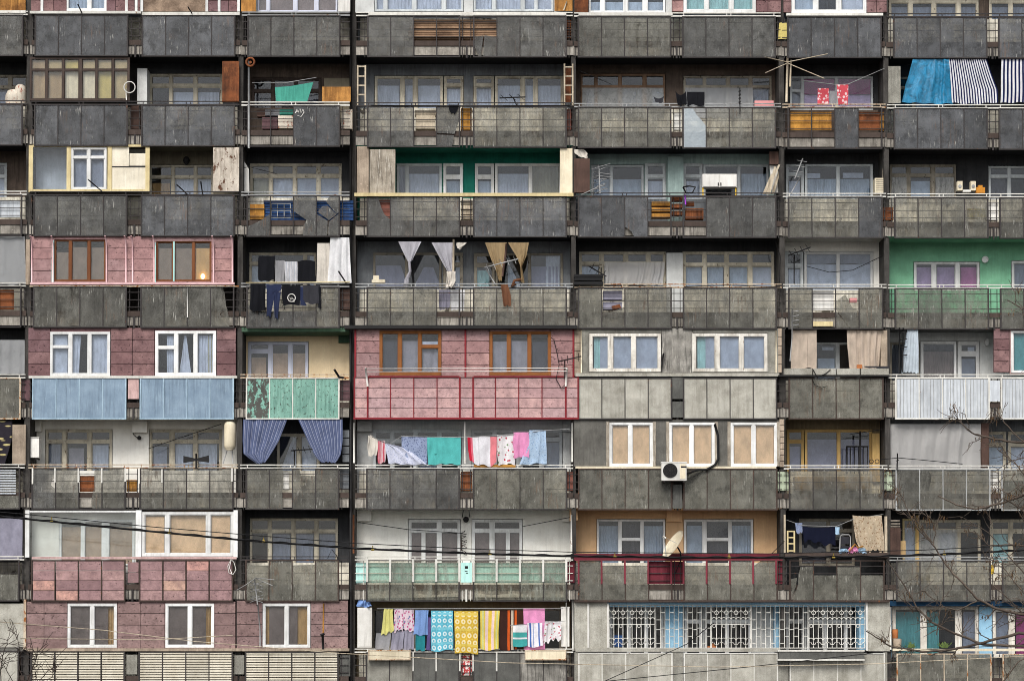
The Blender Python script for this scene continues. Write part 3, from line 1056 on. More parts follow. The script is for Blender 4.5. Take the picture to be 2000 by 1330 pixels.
for (x, y, y2) in ((155, 26, 9), (370, 27, 14)):
    thing(MB().pt([(x + 5, y, -.05), (x - 3, y2, -.3)], 0, 1.3), 'metal_rod', 'black_metal', ['black bracket arm over the top row white window sill', 'black bracket arm below the brown reed screen'][x > 300], 'bracket')

# ---------------------------------------------------------------- row 1
R1 = 218
window(Y_BACK, (-130, 146, 56, R1), [(-80, 6), (-20, 7), (20, 8)], (171,), 'frame_old', 6, 3, [(-120, 180, 50, R1, 'net_lavender' if 0 else 'net_grey')])
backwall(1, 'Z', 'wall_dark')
balcony(1, 'Z', 'glass_smoky', 'steel_dark')
thing(MB().lathe(28, 190, .35, [(6, 176), (13, 179), (17, 188), (18, 198), (15, 206)], 9).lathe(40, 186, .3, [(5, 166), (10, 170), (12, 180), (13, 196), (10, 206)], 8), 'stuffed_sack', 'box_print', 'bulging patterned sack on the far left balcony', 'sack')
# timber glazing
cols = [60, 91, 123.5, 157, 188.5, 220.5, 251]
papers = ['paper_brown', 'paper_brown', 'paper_pale', 'paper_pale', 'paper_yellow', 'paper_beige']
window(Y_ENC - .02, (58, 112, 253, 197), [(91, 6), (123.5, 6), (157, 9), (188.5, 6), (220.5, 6)], (137,), 'timber_dark', 5, 1.6,
       [(cols[i] + 1, 114, cols[i + 1] - 1, 135, ['paper_brown', 'paper_beige', 'paper_yellow', 'paper_beige', 'paper_beige', 'paper_beige'][i], 0) for i in range(6)] +
       [(cols[i] + 1, 139, cols[i + 1] - 1, 195, papers[i], 1.5) for i in range(6)], lab='brown timber glazing papered from inside', hole=False, glass='window_glass_clear')
window(Y_BACK, (291, 144, 436, R1), [(334, 6), (382, 7)], (168,), 'frame_beige', 6, 3.5, [(338, 181, 428, R1, 'net_white')])
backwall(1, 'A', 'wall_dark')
part(MB().pb(268, 134, 287, 205, .6, 1.14), 'pilaster', 'wall_greywhite')
board('rusty_board', 'board_rust', (434, 120, 467, 200), .0, 'tall rusty sheet standing at the right end of the upper left balcony')
thing(MB().ring(253, 171, -.06, 11, 1.1, 22).pt([(246, 174), (247, 196)], -.06, 1.2), 'wire_hoop', 'paint_white', 'white wire hoop beside the papered timber glazing', 'hoop')
balcony(1, 'A', 'glass_smoky', 'steel_dark', label=None)
thing(MB().pq([(160, 207), (188, 206), (196, 240), (192, 247), (160, 247)], .16, .05), 'cardboard_sheet', 'cardboard', 'ochre cardboard behind the smoky glass below the papered timber glazing', 'cardboard')
thing(MB().pb(254, 207, 273, 252, .25, .6), 'water_tank', 'metal_brown', 'brown tank in the gap left of the upper left rusty sheet balcony', 'tank')
# B
window(Y_BACK, (491, 152, 628, R1), [(533, 6), (578, 7)], (178,), 'timber_dark', 6, 3, [(497, 184, 620, R1, 'net_dark')])
backwall(1, 'B', 'wall_brown', sill='wall_brown')
part(MB().pb(633, 153, 684, 240, .95, 1.14), 'cupboard_wall', 'wall_olive')
thing(MB().pq([(537, 171), (566, 169), (612, 161), (600, 199), (539, 198)], .12, .01), 'plastic_sheet', 'plastic_teal', 'green tarpaulin sheet strung above the open railing', 'tarpaulin')
board('painted_board', 'board_orange', (629, 170, 685, 199), .1, 'speckled orange board right of the green tarpaulin')
thing(MB().pt([(486, 120), (486, 290)], .0, 2.2), 'metal_pole', 'steel_grey', 'grey pole carrying a wheel left of the green tarpaulin', 'pole')
thing(MB().ring(489, 122, -.04, 8, 2.4, 20).disc(489, 122, -.05, 0, 2.6), 'pulley_wheel', 'board_rust', 'small rusty pulley wheel hanging at a pole top', 'wheel')
thing(MB().pt([(492, 162, .15), (560, 162, .15), (618, 152, .15)], 0, .8), 'clothes_line', 'alu', 'taut washing line above the green tarpaulin', 'clothes line')
balcony(1, 'B', 'glass_smoky', 'steel_white', states={(0, 0): 'miss', (0, 1): 'miss'})
mb = MB().pt([(577, 222), (580, 214), (583, 221), (586, 213), (588, 222), (592, 214), (594, 220), (588, 229), (580, 226)], -.006, 1.0, 4).pt([(578, 219), (584, 218)], -.006, 1.0, 4)
mb.build('graffiti_mark', 'paint_white', bpy.data.objects['panel'] if 0 else BLD, 'small white scrawl on a smoky panel')
for (rc, mt, lb) in (((502, 215, 518, 228), 'metal_brown', 'small maroon box on the open railing balcony'), ((518, 214, 546, 226), 'cloth_grey', 'grey bundle on the open railing balcony'),
                     ((546, 214, 573, 224), 'plastic_teal', 'teal tub on the open railing balcony below the tarpaulin'), ((512, 230, 542, 252), 'metal_mauve', 'maroon chest behind the open railing below the tarpaulin'),
                     ((543, 226, 574, 251), 'box_print', 'pale patterned sack beside the maroon chest'), ((667, 214, 688, 252), 'box_print', 'patterned bundle right of the smoky panels under the speckled orange board')):
    thing(MB().pb(*rc, .14, .5), 'storage_box' if 'print' not in mt else 'stuffed_sack', mt, lb, 'box' if 'print' not in mt else 'sack')
# C
window(Y_BACK, (731, 148, 866, R1), [(786, 8), (811, 9)], (), 'frame_beige', 6, 3, [(737, 168, 780, R1, 'net_white'), (792, 168, 806, R1, 'net_white'), (817, 168, 860, R1, 'net_white')])
window(Y_BACK, (866, 148, 906, R1), [], (167,), 'frame_beige', 6, 4, [(872, 175, 900, R1, 'net_white')])
window(Y_BACK, (924, 148, 966, R1), [], (167,), 'frame_beige', 6, 4, [(930, 175, 960, R1, 'net_white')])
window(Y_BACK, (966, 148, 1101, R1), [(1021, 9), (1046, 8)], (), 'frame_beige', 6, 3, [(972, 168, 1016, R1, 'net_white'), (1026, 168, 1041, R1, 'net_white'), (1051, 168, 1095, R1, 'net_white')])
backwall(1, 'C', 'wall_grey')


def ladder(x0, x1, y0, y1, Y, rungs, label, mat='wood_pale'):
    mb = MB().pb(x0, y0, x0 + 3, y1, Y, Y + .05).pb(x1 - 3, y0, x1, y1, Y, Y + .05)
    rg = MB()
    for y in rungs:
        rg.pb(x0 + 3, y, x1 - 3, y + 2.6, Y + .01, Y + .04)
    o = thing(mb, 'ladder', mat, label, 'ladder')
    rg.build('rung', mat, o)
    return o


ladder(697, 715, 128, 206, .12, (129, 148, 166, 184), 'short wooden ladder at the left end of the balcony of white net windows')
ladder(1101, 1120, 125, 207, .1, (130, 148, 166, 184), 'pale wooden ladder beside a roof of creased polythene windows')
board('wooden_board', 'board_rust', (1104, 134, 1117, 200), .3, 'narrow rust board behind the pale wooden ladder')
balcony(1, 'C', 'glass_grey', 'steel_dark', kinds={(1, i): 'glass_clear' for i in range(4)},
        states={(0, 2): 'miss', (0, 3): [[(0, 0), (1, 0), (1, .35), (.8, .68), (0, .66)], [(.02, .7), (.78, .72), (.68, 1), (0, 1)]]})
thing(MB().pb(810, 216, 852, 226, .15, .4).pb(812, 226, 850, 252, .12, .4), 'storage_box', 'wood_pale', 'light box seen through the missing panel beside a drooping panel', 'box')
thing(MB().pb(900, 212, 921, 254, .14, .4), 'wooden_crate', 'board_ochre', 'ochre wooden crate in the gap under the white net windows', 'crate')
thing(MB().pb(1104, 214, 1118, 254, .14, .4), 'brick_pile', 'brick_red', 'red bricks piled in the gap below the pale wooden ladder', 'bricks')
hang('knitted_hat', 'cloth_black', [(205, 876, 896), (214, 877, 894), (223, 882, 889)], -.04, 'black cloth cap hung over the railing', 'cap', 2)
# D
window(Y_BACK, (1133, 144, 1300, R1), [(1164, 6), (1211, 7), (1259, 8)], (170,), 'frame_brown', 5, 2.5, [])
window(Y_BACK, (1334, 148, 1508, R1), [(1376, 6), (1422, 8), (1466, 7)], (170,), 'frame_old', 5, 2.5, [(1340, 176, 1500, R1, 'net_grey')])
backwall(1, 'D', 'wall_brown')
thing(MB().cloth([(172, 1137, 1296), (232, 1137, 1298)], 1.05, 7, .02, crumple=1.4), 'plastic_sheet', 'film_clear', 'creased polythene tacked over brown framed windows', 'polythene')
thing(MB().cloth([(172, 1338, 1470), (232, 1338, 1470)], 1.05, 7, .02, crumple=1.4), 'plastic_sheet', 'film_grey', 'creased polythene tacked over the windows behind a peg pole', 'polythene')
hang('dark_cloth', 'cloth_darkgrey', [(188, 1276, 1297), (201, 1280, 1294)], .2, 'small dark cloth drooping under the creased brown windows', 'laundry', 2, sag=5)
hang('dark_shirt', 'cloth_black', [(178, 1319, 1340), (190, 1321, 1341), (206, 1324, 1341)], -.06, 'black garment drooping from the line left of a flat black towel', 'laundry', 2, sag=8)
hang('black_towel', 'cloth_black', [(180, 1342, 1376), (207, 1342, 1376)], -.05, 'flat black towel on the line above a torn bluish panel', 'laundry', 1.5)
board('pink_box', 'plastic_pink', (1474, 197, 1511, 208), .15, 'pink flat box on the railing at the end of a creased polythene loggia', 'box', .3)
thing(MB().pt([(1445, 172, -.05), (1445, 224, -.05)], 0, 1.0).disc(1445, 178, -.1, .0, 2.2, 8).disc(1445, 185, -.1, .0, 2.2, 8).disc(1445, 192, -.1, 0, 2.2, 8).disc(1445, 199, -.1, 0, 2.2, 8), 'peg_pole', 'black_metal', 'thin upright pole strung with black knobs', 'pole')
balcony(1, 'D', 'glass_clear', 'steel_grey', kinds={(1, 0): 'sheet_torn' if 0 else 'film_blue'}, labels={(1, 0): 'torn bluish plastic panel'},
        states={(1, 0): [[(0, 0), (.4, 0), (.62, .2), (.8, .3), (1, .45), (1, 1), (0, 1)]]})
thing(MB().pb(1316, 222, 1330, 254, .14, .3), 'white_bucket', 'paint_white', 'white tub in the gap beside the torn bluish panel', 'tub')
# E
window(Y_BACK, (1542, 149, 1706, R1), [(1567, 6), (1634, 6)], {0: (178,)}, 'frame_grey', 5, 2.5, [(1571, 153, 1631, 185, 'blind_plum', 0), (1637, 153, 1701, 185, 'blind_plum', 0), (1571, 185, 1701, R1, 'blind_lilac', 3), (1546, 183, 1564, R1, 'net_grey')])
backwall(1, 'E', 'wall_dark', sill='wall_brown')
hang('tea_towel', 'print_redwhite', [(173, 1597, 1619), (206, 1597, 1618)], .05, 'red and white tea towel, lower of two on the line', 'laundry', 1, .015)
hang('grey_cloth', 'cloth_grey', [(178, 1620, 1634), (205, 1620, 1634)], .08, 'small grey cloth hanging between the two red tea towels', 'laundry', 1, .015)
hang('tea_towel', 'print_redwhite', [(166, 1634, 1657), (205, 1637, 1656)], .0, 'red and white tea towel hung higher and tilted', 'laundry', 1, .02)
thing(MB().pt([(1566, 158, .6), (1634, 166, .05), (1657, 165, .05), (1728, 134, .1)], 0, .7), 'clothes_line', 'alu', 'sagging washing line carrying two red tea towels', 'clothes line')
thing(MB().pt([(1494, 112, -.4), (1538, 122, .0), (1617, 106, -.4)], 0, 1.0).pt([(1495, 143, -.5), (1538, 124, .0), (1610, 154, -.4)], 0, 1.0).pt([(1538, 112), (1536, 200)], .03, 2.6).pt([(1545, 118), (1543, 170)], .06, 2.0), 'drying_rack', 'wood_pale', 'crossed pale drying arms on a post right of the peg pole', 'drying rack')
balcony(1, 'E', 'glass_smoky', 'steel_rustwhite', states={(0, 0): 'miss', (0, 1): 'miss', (0, 3): 'miss'})
board('rusty_sheet', 'board_ochre', (1544, 219, 1624, 254), .12, 'mottled orange rusty sheet behind the open railing under red tea towels', 'metal sheet')
board('rusty_sheet', 'board_rust', (1675, 219, 1718, 254), .12, 'smaller brown rusty sheet right of the single smoky panel', 'metal sheet')
board('yellow_plank', 'board_ochre', (1719, 219, 1727, 256), .1, 'narrow ochre plank by a post under the red tea towels', 'plank')
# F
window(Y_BACK, (1742, 150, 1910, R1), [(1785, 6), (1830, 6), (1872, 6)], (172,), 'frame_old', 5, 2.5, [])
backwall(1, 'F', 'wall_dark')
board('concrete_board', 'concrete', (1735, 130, 1759, 202), .04, 'upright pale concrete slab left of the blue tarpaulin')
hang('blue_tarpaulin', 'tarp_blue', [(116, 1783, 1853), (135, 1778, 1855), (150, 1774, 1856), (165, 1768, 1858), (202, 1762, 1861)], .03, 'bright blue crinkled tarpaulin closing a balcony', 'tarpaulin', 3.5, .05, crumple=1.1)
hang('striped_curtain', 'stripe_navywhite', [(116, 1853, 1927), (140, 1855, 1935), (175, 1858, 1948), (202, 1860, 1949)], .05, 'navy and white striped curtain joining the blue tarpaulin', 'curtain', 3, .03)
hang('striped_curtain', 'stripe_navywhite', [(116, 1956, 2080), (202, 1954, 2085)], .05, 'navy and white striped curtain at the right edge', 'curtain', 4, .03)
balcony(1, 'F', 'glass_smoky', 'steel_white')

# ---------------------------------------------------------------- row 2
R2 = 394
window(Y_BACK, (-120, 318, 14, R2), [(-75, 6), (-30, 6)], (345,), 'frame_grey', 5, 3, [(-115, 350, 10, R2, 'net_white')])
backwall(2, 'Z', 'wall_brown')
balcony(2, 'Z', 'glass_clear', 'steel_white', states={(0, 3): 'miss', (0, 2): 'miss'})
board('corrugated_sheet', 'ribbed_white', (-60, 392, 39, 425), .14, 'white corrugated sheet behind the far left railing', 'metal sheet')
# A1: glazing in a cream timber frame
fr = MB()
for x in (60, 134, 214, 288):
    fr.pb(x - 4, 284, x + 4, 375, Y_ENC - .03, Y_ENC + .07)
fr.pb(64, 283, 284, 287, Y_ENC - .02, Y_ENC + .06).pb(64, 370, 284, 374, Y_ENC - .02, Y_ENC + .06)
fo = part(fr, 'loggia_frame', 'frame_cream', 'cream timber glazing frame')
part(MB().pb(64, 287, 130, 370, Y_ENC, Y_ENC + .006), 'pane', 'window_glass', None, fo)
part(MB().pb(218, 287, 252, 325, Y_ENC + .01, Y_ENC + .03).pb(253, 300, 284, 324, Y_ENC + .01, Y_ENC + .03).pb(218, 327, 284, 370, Y_ENC + .012, Y_ENC + .03), 'infill_panel', 'slat_cream', None, fo)
part(MB().pb(218, 325, 284, 327, Y_ENC, Y_ENC + .04), 'glazing_bar', 'black_metal', None, fo)
window(Y_ENC - .01, (139, 288, 208, 371), [(173.5, 7)], (308,), 'frame_white', 5, 3, [(144, 290, 203, 368, 'net_grey', 3)], hole=False)
part(MB().pb(64, 292, 284, 370, .75, .8), 'partition', 'wall_greywhite')
window(Y_BACK, (291, 322, 418, R2), [(338, 6), (382, 6)], (346,), 'frame_beige', 5, 3, [(342, 350, 378, R2, 'net_white'), (386, 350, 414, R2, 'net_white'), (296, 358, 332, R2, 'net_amber')])
backwall(2, 'A', 'wall_olive', 'ceiling_olive')
board('peeling_board', 'board_peel', (416, 288, 467, 375), .02, 'tall board with flaking white and brown paint')
o = thing(MB().lathe(364, 314, 1.02, [(2, 306), (5, 309), (7, 314), (5, 319), (2, 322)], 12), 'wall_lamp', 'black_metal', 'black globe lamp on the olive wall', 'lamp')
balcony(2, 'A', 'glass_smoky', 'steel_dark', kinds={(0, i): 'glass_grey' for i in range(4)})
for (a, b, c, d, lb) in ((172, 351, 200, 375, 'dark bracket arm below the small white window'), (345, 361, 366, 380, 'T-shaped dark arm on the rail under the globe lamp'), (392, 355, 396, 381, 'dark rod on the rail below the flaking board')):
    thing(MB().pt([(a, b, -.3), (c, d, -.02)], 0, 1.3), 'metal_rod', 'black_metal', lb, 'bracket')
# B
window(Y_BACK, (487, 319, 668, R2), [(529, 6), (576, 7), (622, 7)], (344,), 'frame_beige', 6, 3.5, [])
backwall(2, 'B', 'wall_dark')
thing(MB().pq([(469, 303), (486, 330), (487, 377), (468, 377)], .5, .04), 'white_board', 'paint_white', 'whitish sheet leaning on the left wall above broken panels', 'board')
balcony(2, 'B', 'glass_grey', 'steel_grey', states={
    (0, 0): [[(0, .76), (.55, .62), (1, .45), (1, 1), (0, 1)]], (0, 1): 'miss',
    (0, 2): [[(0, 0), (1, 0), (1, 1), (.42, 1), (.45, .72), (.58, .6), (0, .38)]],
    (0, 3): [[(.42, .14), (.6, 0), (1, 0), (1, .4), (.88, .44)], [(0, .42), (.25, .26), (.48, .24), (.9, .46), (.55, .6), (.05, .4)], [(0, .45), (.5, .62), (.46, 1), (0, 1)], [(.55, .64), (1, .44), (1, 1), (.52, 1)]]})
mb = MB()
for i in range(6):
    mb.pb(515, 392 + i * 6.6, 690, 397.6 + i * 6.6, .2 + (i % 2) * .02, .3)
thing(mb, 'slatted_panel', 'paint_blue', 'blue slatted panel behind the broken panels', 'panel')
thing(MB().pb(488, 399, 516, 428, .1, .35), 'wooden_crate', 'board_ochre', 'orange crate beside the blue slatted panel', 'crate')
mb = MB()
mb.pt([(530, 398), (567, 398), (569, 426), (530, 426), (530, 398)], .1, 1.2)
for x in (542, 555): mb.pt([(x, 398), (x, 426)], .1, .9)
mb.pt([(530, 412), (568, 412)], .1, .9)
thing(mb, 'metal_grate', 'alu', 'small grey wire grate before the blue slatted panel', 'grate')
# C
window(Y_BACK, (774, 319, 864, R2), [(795, 6)], (), 'frame_grey', 6, 2.5, [(799, 340, 858, R2, 'net_white', 9), (779, 324, 792, R2, 'net_grey')])
window(Y_BACK, (865, 319, 905, R2), [], (346,), 'frame_white', 6, 4, [(872, 354, 898, R2, 'net_blue')])
window(Y_BACK, (927, 319, 966, R2), [], (346,), 'frame_white', 6, 4, [(934, 354, 960, R2, 'net_blue')])
window(Y_BACK, (966, 319, 1098, R2), [(1036, 6)], (), 'frame_white', 6, 2.5, [(972, 340, 1032, R2, 'net_white', 9), (1040, 322, 1094, R2, 'net_yellowed', 8)])
backwall(2, 'C', 'wall_teal', 'ceiling_teal' if 0 else 'wall_teal', 'dark green painted back wall')
part(MB().pb(697, 286, 720, 378, .06, .5), 'pilaster', 'stone_beige', 'beige stone pilaster')
part(MB().pb(1094, 290, 1118, 378, .06, .5), 'pilaster', 'paint_cream', 'whitewashed pilaster')
board('plywood_board', 'plywood', (722, 292, 772, 377), .02, 'whitish weathered plywood board beside the dark green wall')
balcony(2, 'C', 'glass_grey', None, states={(0, 0): [[(0, 0), (.45, 0), (.62, .3), (.75, .45), (.98, .56), (1, 1), (0, 1)]]}, kinds={(1, i): 'glass_smoky' for i in range(4)})
part(MB().pb(692, 377, 1120, 383.5, -.08, .12), 'sill', 'frame_cream', 'cream boarded balcony ledge with rust stains')
thing(MB().pb(738, 391, 762, 426, .14, .3), 'brick_pile', 'brick_red', 'red bricks behind the torn corner panel', 'bricks')
mb = MB()
for i in range(4):
    mb.pb(900, 392 + i * 9.6, 923, 400 + i * 9.6, .12, .3)
thing(mb, 'plank_stack', 'wood_pale', 'pale planks stacked in the gap below the dark green wall', 'planks')
# D
window(Y_BACK, (1154, 322, 1258, R2), [(1194, 5)], (), 'frame_grey', 5, 2.5, [(1160, 351, 1252, R2, 'net_blue', 8)])
window(Y_BACK, (1259, 319, 1301, R2), [], (345,), 'frame_grey', 6, 4, [(1266, 354, 1294, R2, 'net_white')])
window(Y_BACK, (1333, 319, 1373, R2), [], (345,), 'frame_grey', 6, 4, [(1340, 354, 1366, R2, 'net_white')])
window(Y_BACK, (1373, 321, 1502, R2), [(1443, 5)], (), 'frame_grey', 5, 2.5, [(1448, 340, 1496, R2, 'net_blue', 7)])
backwall(2, 'D', 'wall_aqua', 'ceiling_dark', sill='wall_grey')
part(MB().pb(1304, 306, 1335, 440, .9, 1.14), 'pilaster', 'wall_aqua', 'pale green pilaster')
board('metal_sheet', 'metal_brown', (1121, 310, 1152, 378), .0, 'dark brown upright sheet left of a tangled aerial', 'metal sheet')
hang('rag', 'cloth_offwhite', [(292, 1122, 1140), (300, 1122, 1148), (308, 1132, 1148)], .1, 'white crumpled rag on top of the dark brown sheet', 'rag', 2, .03, crumple=1.5)
cb = thing(MB().pb(1372, 340, 1439, 366, .15, .5), 'wall_cabinet', 'paint_white', 'white two-door cabinet standing on the rail', 'cabinet')
for a, b in ((1373.5, 1404.5), (1406.5, 1437.5)):
    MB().pb(a, 342, b, 364.5, .13, .149).build('door', 'paint_white', cb)
for x in (1402, 1407):
    MB().pb(x, 357, x + 2, 363, .115, .129).build('handle', 'black_metal', cb)
mb = MB()
for x in (1373, 1437):
    mb.pb(x - 1.2, 367, x + 1.2, 382, .2, .24)
mb.build('leg', 'plastic_yellow', cb)
thing(MB().pt([(1334, 366), (1346, 363.5), (1358, 366), (1352, 377), (1340, 377), (1334, 366)], -.04, 1.6), 'wire_basket', 'black_metal', 'fan-shaped dark wire basket on the rail', 'basket')
mb = MB()
for (a, b, c) in ((1500, 322, 1520), (1507, 326, 1512), (1514, 330, 1522), (1497, 340, 1506)):
    mb.pq([(c, b), (c + 4, b), (a + 4 - 6, 379), (a - 8, 379)], .1 + RND.uniform(0, .2), .03)
thing(mb, 'leaning_planks', 'wood_pale', 'pale planks leaning at the end of the white cabinet balcony', 'planks')
thing(MB().pq([(1503, 322), (1524, 322), (1522, 378), (1508, 378)], .45, .04), 'white_board', 'paint_white', 'white board behind the leaning pale planks', 'board')
thing(MB().pb(1503, 296, 1525, 321, .3, .5), 'storage_box', 'metal_brown', 'brown box above the leaning pale planks', 'box')
balcony(2, 'D', 'glass_smoky', 'steel_dark', kinds={(1, i): 'glass_grey' for i in range(4)}, states={(0, 2): [[(0, 0), (1, 0), (1, 1), (.42, 1), (.28, .86), (0, .74)]], (0, 3): 'miss', (1, 0): 'miss'})
mb = MB()
for i in range(3):
    mb.pb(1273, 394 + i * 11.5, 1310, 402 + i * 11.5, .12, .4)
thing(mb, 'plank_stack', 'board_ochre', 'orange brown planks stacked behind the open railing right of a notched panel', 'planks')
mb = MB()
for i in range(3):
    mb.pb(1312, 384 + i * 14, 1333, 392 + i * 14, .12, .4)
thing(mb, 'plank_stack', 'board_rust', 'rust brown planks stacked below the fan-shaped basket', 'planks')
thing(MB().pb(1340, 394, 1356, 402, .12, .3).pb(1339, 407, 1374, 428, .12, .4), 'storage_box', 'board_rust', 'rusty box in the frame right of the rust brown planks', 'box')
thing(MB().pt([(1338, 381), (1339, 400)], -.03, 1.6), 'purple_strap', 'plastic_purple', 'purple strap hanging under the fan-shaped basket', 'strap')
# E
window(Y_BACK, (1534, 320, 1571, R2), [], (341,), 'frame_grey', 5, 4, [(1541, 354, 1562, R2, 'net_white')])
window(Y_BACK, (1571, 320, 1706, R2), [(1637, 6)], (), 'frame_grey', 6, 2.5, [(1577, 350, 1633, R2, 'net_blue', 11), (1641, 350, 1698, R2, 'net_blue', 11), (1577, 339, 1602, 348, 'net_white', 0), (1646, 338, 1686, 348, 'net_white', 0)])
backwall(2, 'E', 'wall_dark')
o = thing(MB().pb(1709, 348, 1728, 377, .25, .6), 'storage_box', 'paint_cream', 'cream slatted box at the right end of an open loggia', 'box')
mb = MB()
for i in range(6): mb.pb(1711, 351 + i * 4, 1726, 352 + i * 4, .24, .249)
mb.build('slat', 'frame_old', o)
thing(MB().pq([(1724, 330), (1735, 300), (1735, 378), (1721, 378)], .3, .04), 'leaning_board', 'wood_grey', 'grey mossy plank leaning between the cream slatted box and the polythene windows', 'board')
balcony(2, 'E', 'glass_clear', 'steel_white', kinds={(0, 3): 'glass_smoky'})
thing(MB().pb(1722, 405, 1745, 430, .13, .4), 'wooden_crate', 'board_rust', 'rust orange crate in the gap right of the clear panels', 'crate')
# F
window(Y_BACK, (1737, 321, 1868, R2), [(1774, 7), (1822, 8)], (343,), 'frame_old', 5, 3.5, [(1779, 354, 1816, R2, 'net_blue', 3)])
window(Y_BACK, (1930, 324, 2100, R2), [(1971, 6), (2015, 6), (2060, 6)], (345,), 'frame_grey', 5, 3, [(1935, 350, 1966, R2, 'net_dark')])
backwall(2, 'F', 'wall_dark')
thing(MB().cloth([(346, 1741, 1771), (400, 1741, 1771)], 1.05, 3, .02, crumple=1.4), 'plastic_sheet', 'film_clear', 'creased polythene over the left light of three brown windows', 'polythene')
thing(MB().cloth([(346, 1827, 1863), (400, 1827, 1863)], 1.05, 3, .02, crumple=1.4), 'plastic_sheet', 'film_clear', 'creased polythene over the right light of three brown windows', 'polythene')
for x, lb in ((1870, 'small beige loudspeaker left of its twin on the rail'), (1896, 'small beige loudspeaker right of its twin on the rail')):
    o = thing(MB().pb(x, 354, x + 10, 372, .3, .5), 'loudspeaker', 'paint_cream', lb, 'loudspeaker')
    MB().disc(x + 5, 364, .285, .3, 3.4, 12).build('cone', 'steel_grey', o)
thing(MB().pb(1881, 371, 1896, 375, .3, .45), 'white_tray', 'paint_white', 'white tray between the two beige loudspeakers', 'tray')
thing(MB().pb(1907, 366, 1924, 377, .3, .5).pb(1911, 362, 1919, 366, .3, .45), 'toy_truck', 'toy_orange', 'orange boxy toy right of the loudspeakers', 'toy')
for x, y, lb in ((1907, 348, 'left of two small white lights on the dark wall'), (1921, 350, 'right of two small white lights on the dark wall')):
    thing(MB().disc(x, y, 1.2, 1.34, 3.2, 10, 4), 'spot_light', 'paint_white', lb, 'lamp')
balcony(2, 'F', 'glass_clear', 'steel_white')
thing(MB().pb(1889, 408, 1925, 428, .12, .15), 'straw_mat', 'paint_yellow', 'straw yellow mat behind clear glass below the loudspeakers', 'mat')
thing(MB().pb(1928, 395, 1950, 430, .13, .4), 'storage_box', 'paint_white', 'whitish box in the gap below the two small white lights', 'box')

# ---------------------------------------------------------------- row 3
R3 = 572
backwall(3, 'Z', 'wall_dark')
hang('grey_sheet', 'film_grey', [(462, -150, 48), (515, -150, 50), (556, -150, 52)], .1, 'grey plastic sheet closing the balcony left of the pink walls', 'sheet', 6, .02)
part(MB().pb(50, 468, 58, 556, .1, .3), 'pilaster', 'stone_beige')
balcony(3, 'Z', 'glass_grey', 'steel_white', states={(0, 3): 'miss', (0, 2): 'miss'})
board('rusty_sheet', 'board_rust', (-40, 566, 27, 605), .12, 'dark rusty mottled sheet at the far left railing', 'metal sheet')
window(.1, (105, 467, 208, 551), [(137.5, 7), (174, 7)], (), 'frame_rust', 5, 2, [(110, 493, 135, 548, 'reflect_dim', 0), (141, 483, 170, 548, 'reflect_dim', 0), (178, 484, 204, 548, 'reflect_dim', 0)], glass='window_glass_clear')  # dim sheets painted in for the brownish reflections of these panes
window(.1, (304, 470, 414, 551), [(339, 6), (378, 6)], (), 'frame_rust', 5, 2, [(309, 485, 335, 548, 'reflect_dim', 0), (342, 485, 375, 548, 'reflect_dim', 0), (382, 485, 410, 548, 'net_amber', 0)], glass='window_glass_clear')
blockwall(60, 461, 456, 552, 'tuff_pink', [103, 208, 246, 259, 301, 416], label='pink stone walling-in with rounded metal ribs')
thing(MB().lathe(396, 540, .14, [(1, 535), (3.2, 537), (4, 540), (3.2, 543), (1.2, 545)], 10), 'light_bulb', 'lamp_lit', 'lit bulb glowing in the right brown window of the pink wall', 'lamp')
for x in (62, 103, 208, 246, 259, 301, 417, 454):
    rb = MB().pt([(x - 3, 461, -.16), (x - .8, 468, -.1), (x, 478, .02), (x, 552, .03)], 0, 1.7, 6)
    part(rb, 'metal_rib', 'steel_pink', 'pink curved metal rib')
each('tile_trim', 'sheet_mint', [(101, 470, 105, 551), (300, 474, 304, 552)], .02, .1)
each('tile_trim', 'sheet_mint', [(338, 472, 341, 549)], .07, .099)
sill(59, 458, 551.5, 556, 'steel_pink', -.03)
balcony(3, 'A', 'glass_clear', 'steel_rustwhite', topbar=False, states={(1, 3): [[(0, 0), (.52, 0), (.62, .16), (.68, .5), (.4, .68), (.62, .78), (.86, 1), (0, 1)], [(.45, .68), (.68, .45), (.9, .96)]]})
thing(MB().pt([(366, 562), (366, 620)], -.03, 1.1), 'white_pipe', 'paint_white', 'thin white pipe hanging over the panels under the lit bulb window', 'pipe')
window(Y_BACK, (486, 493, 618, R3), [(530, 6), (596, 6)], (515,), 'frame_beige', 5, 3, [])
backwall(3, 'B', 'wall_dark')
WG = 'washing hung around the black emblem shirt'
hang('black_shirt', 'cloth_black', [(500, 505, 537), (510, 504, 537), (530, 504, 536), (548, 505, 535)], .1, 'black printed T-shirt pegged upside down, topmost left', 'laundry', 2, .02, WG)
hang('grey_shirt', 'cloth_grey', [(509, 537, 556), (552, 537, 556)], .12, 'grey shirt between the printed black T-shirt and a striped cloth', 'laundry', 2.5, .02, WG)
hang('striped_shirt', 'stripe_greywhite', [(511, 556, 581), (552, 557, 582)], .08, 'white and grey vertically striped shirt', 'laundry', 1.5, .02, WG)
hang('black_shirt', 'cloth_black', [(511, 582, 616), (553, 583, 617)], .1, 'plain black cloth between the striped shirt and the white sheet', 'laundry', 2, .02, WG, sag=-3)
hang('white_sheet', 'cloth_offwhite', [(475, 620, 645), (500, 619, 648), (553, 618, 652)], .12, 'cream white drape left of the tall white sheet', 'laundry', 3, .035, WG)
hang('white_sheet', 'cloth_white', [(464, 645, 682), (500, 643, 684), (553, 640, 686)], .06, 'tall white sheet hung highest on the washing balcony', 'laundry', 3, .045, WG)
hang('black_skirt', 'cloth_black', [(554, 489, 519), (607, 488, 518)], -.1, 'long black skirt hanging over the railing at the left', 'laundry', 2.5, .03, WG)
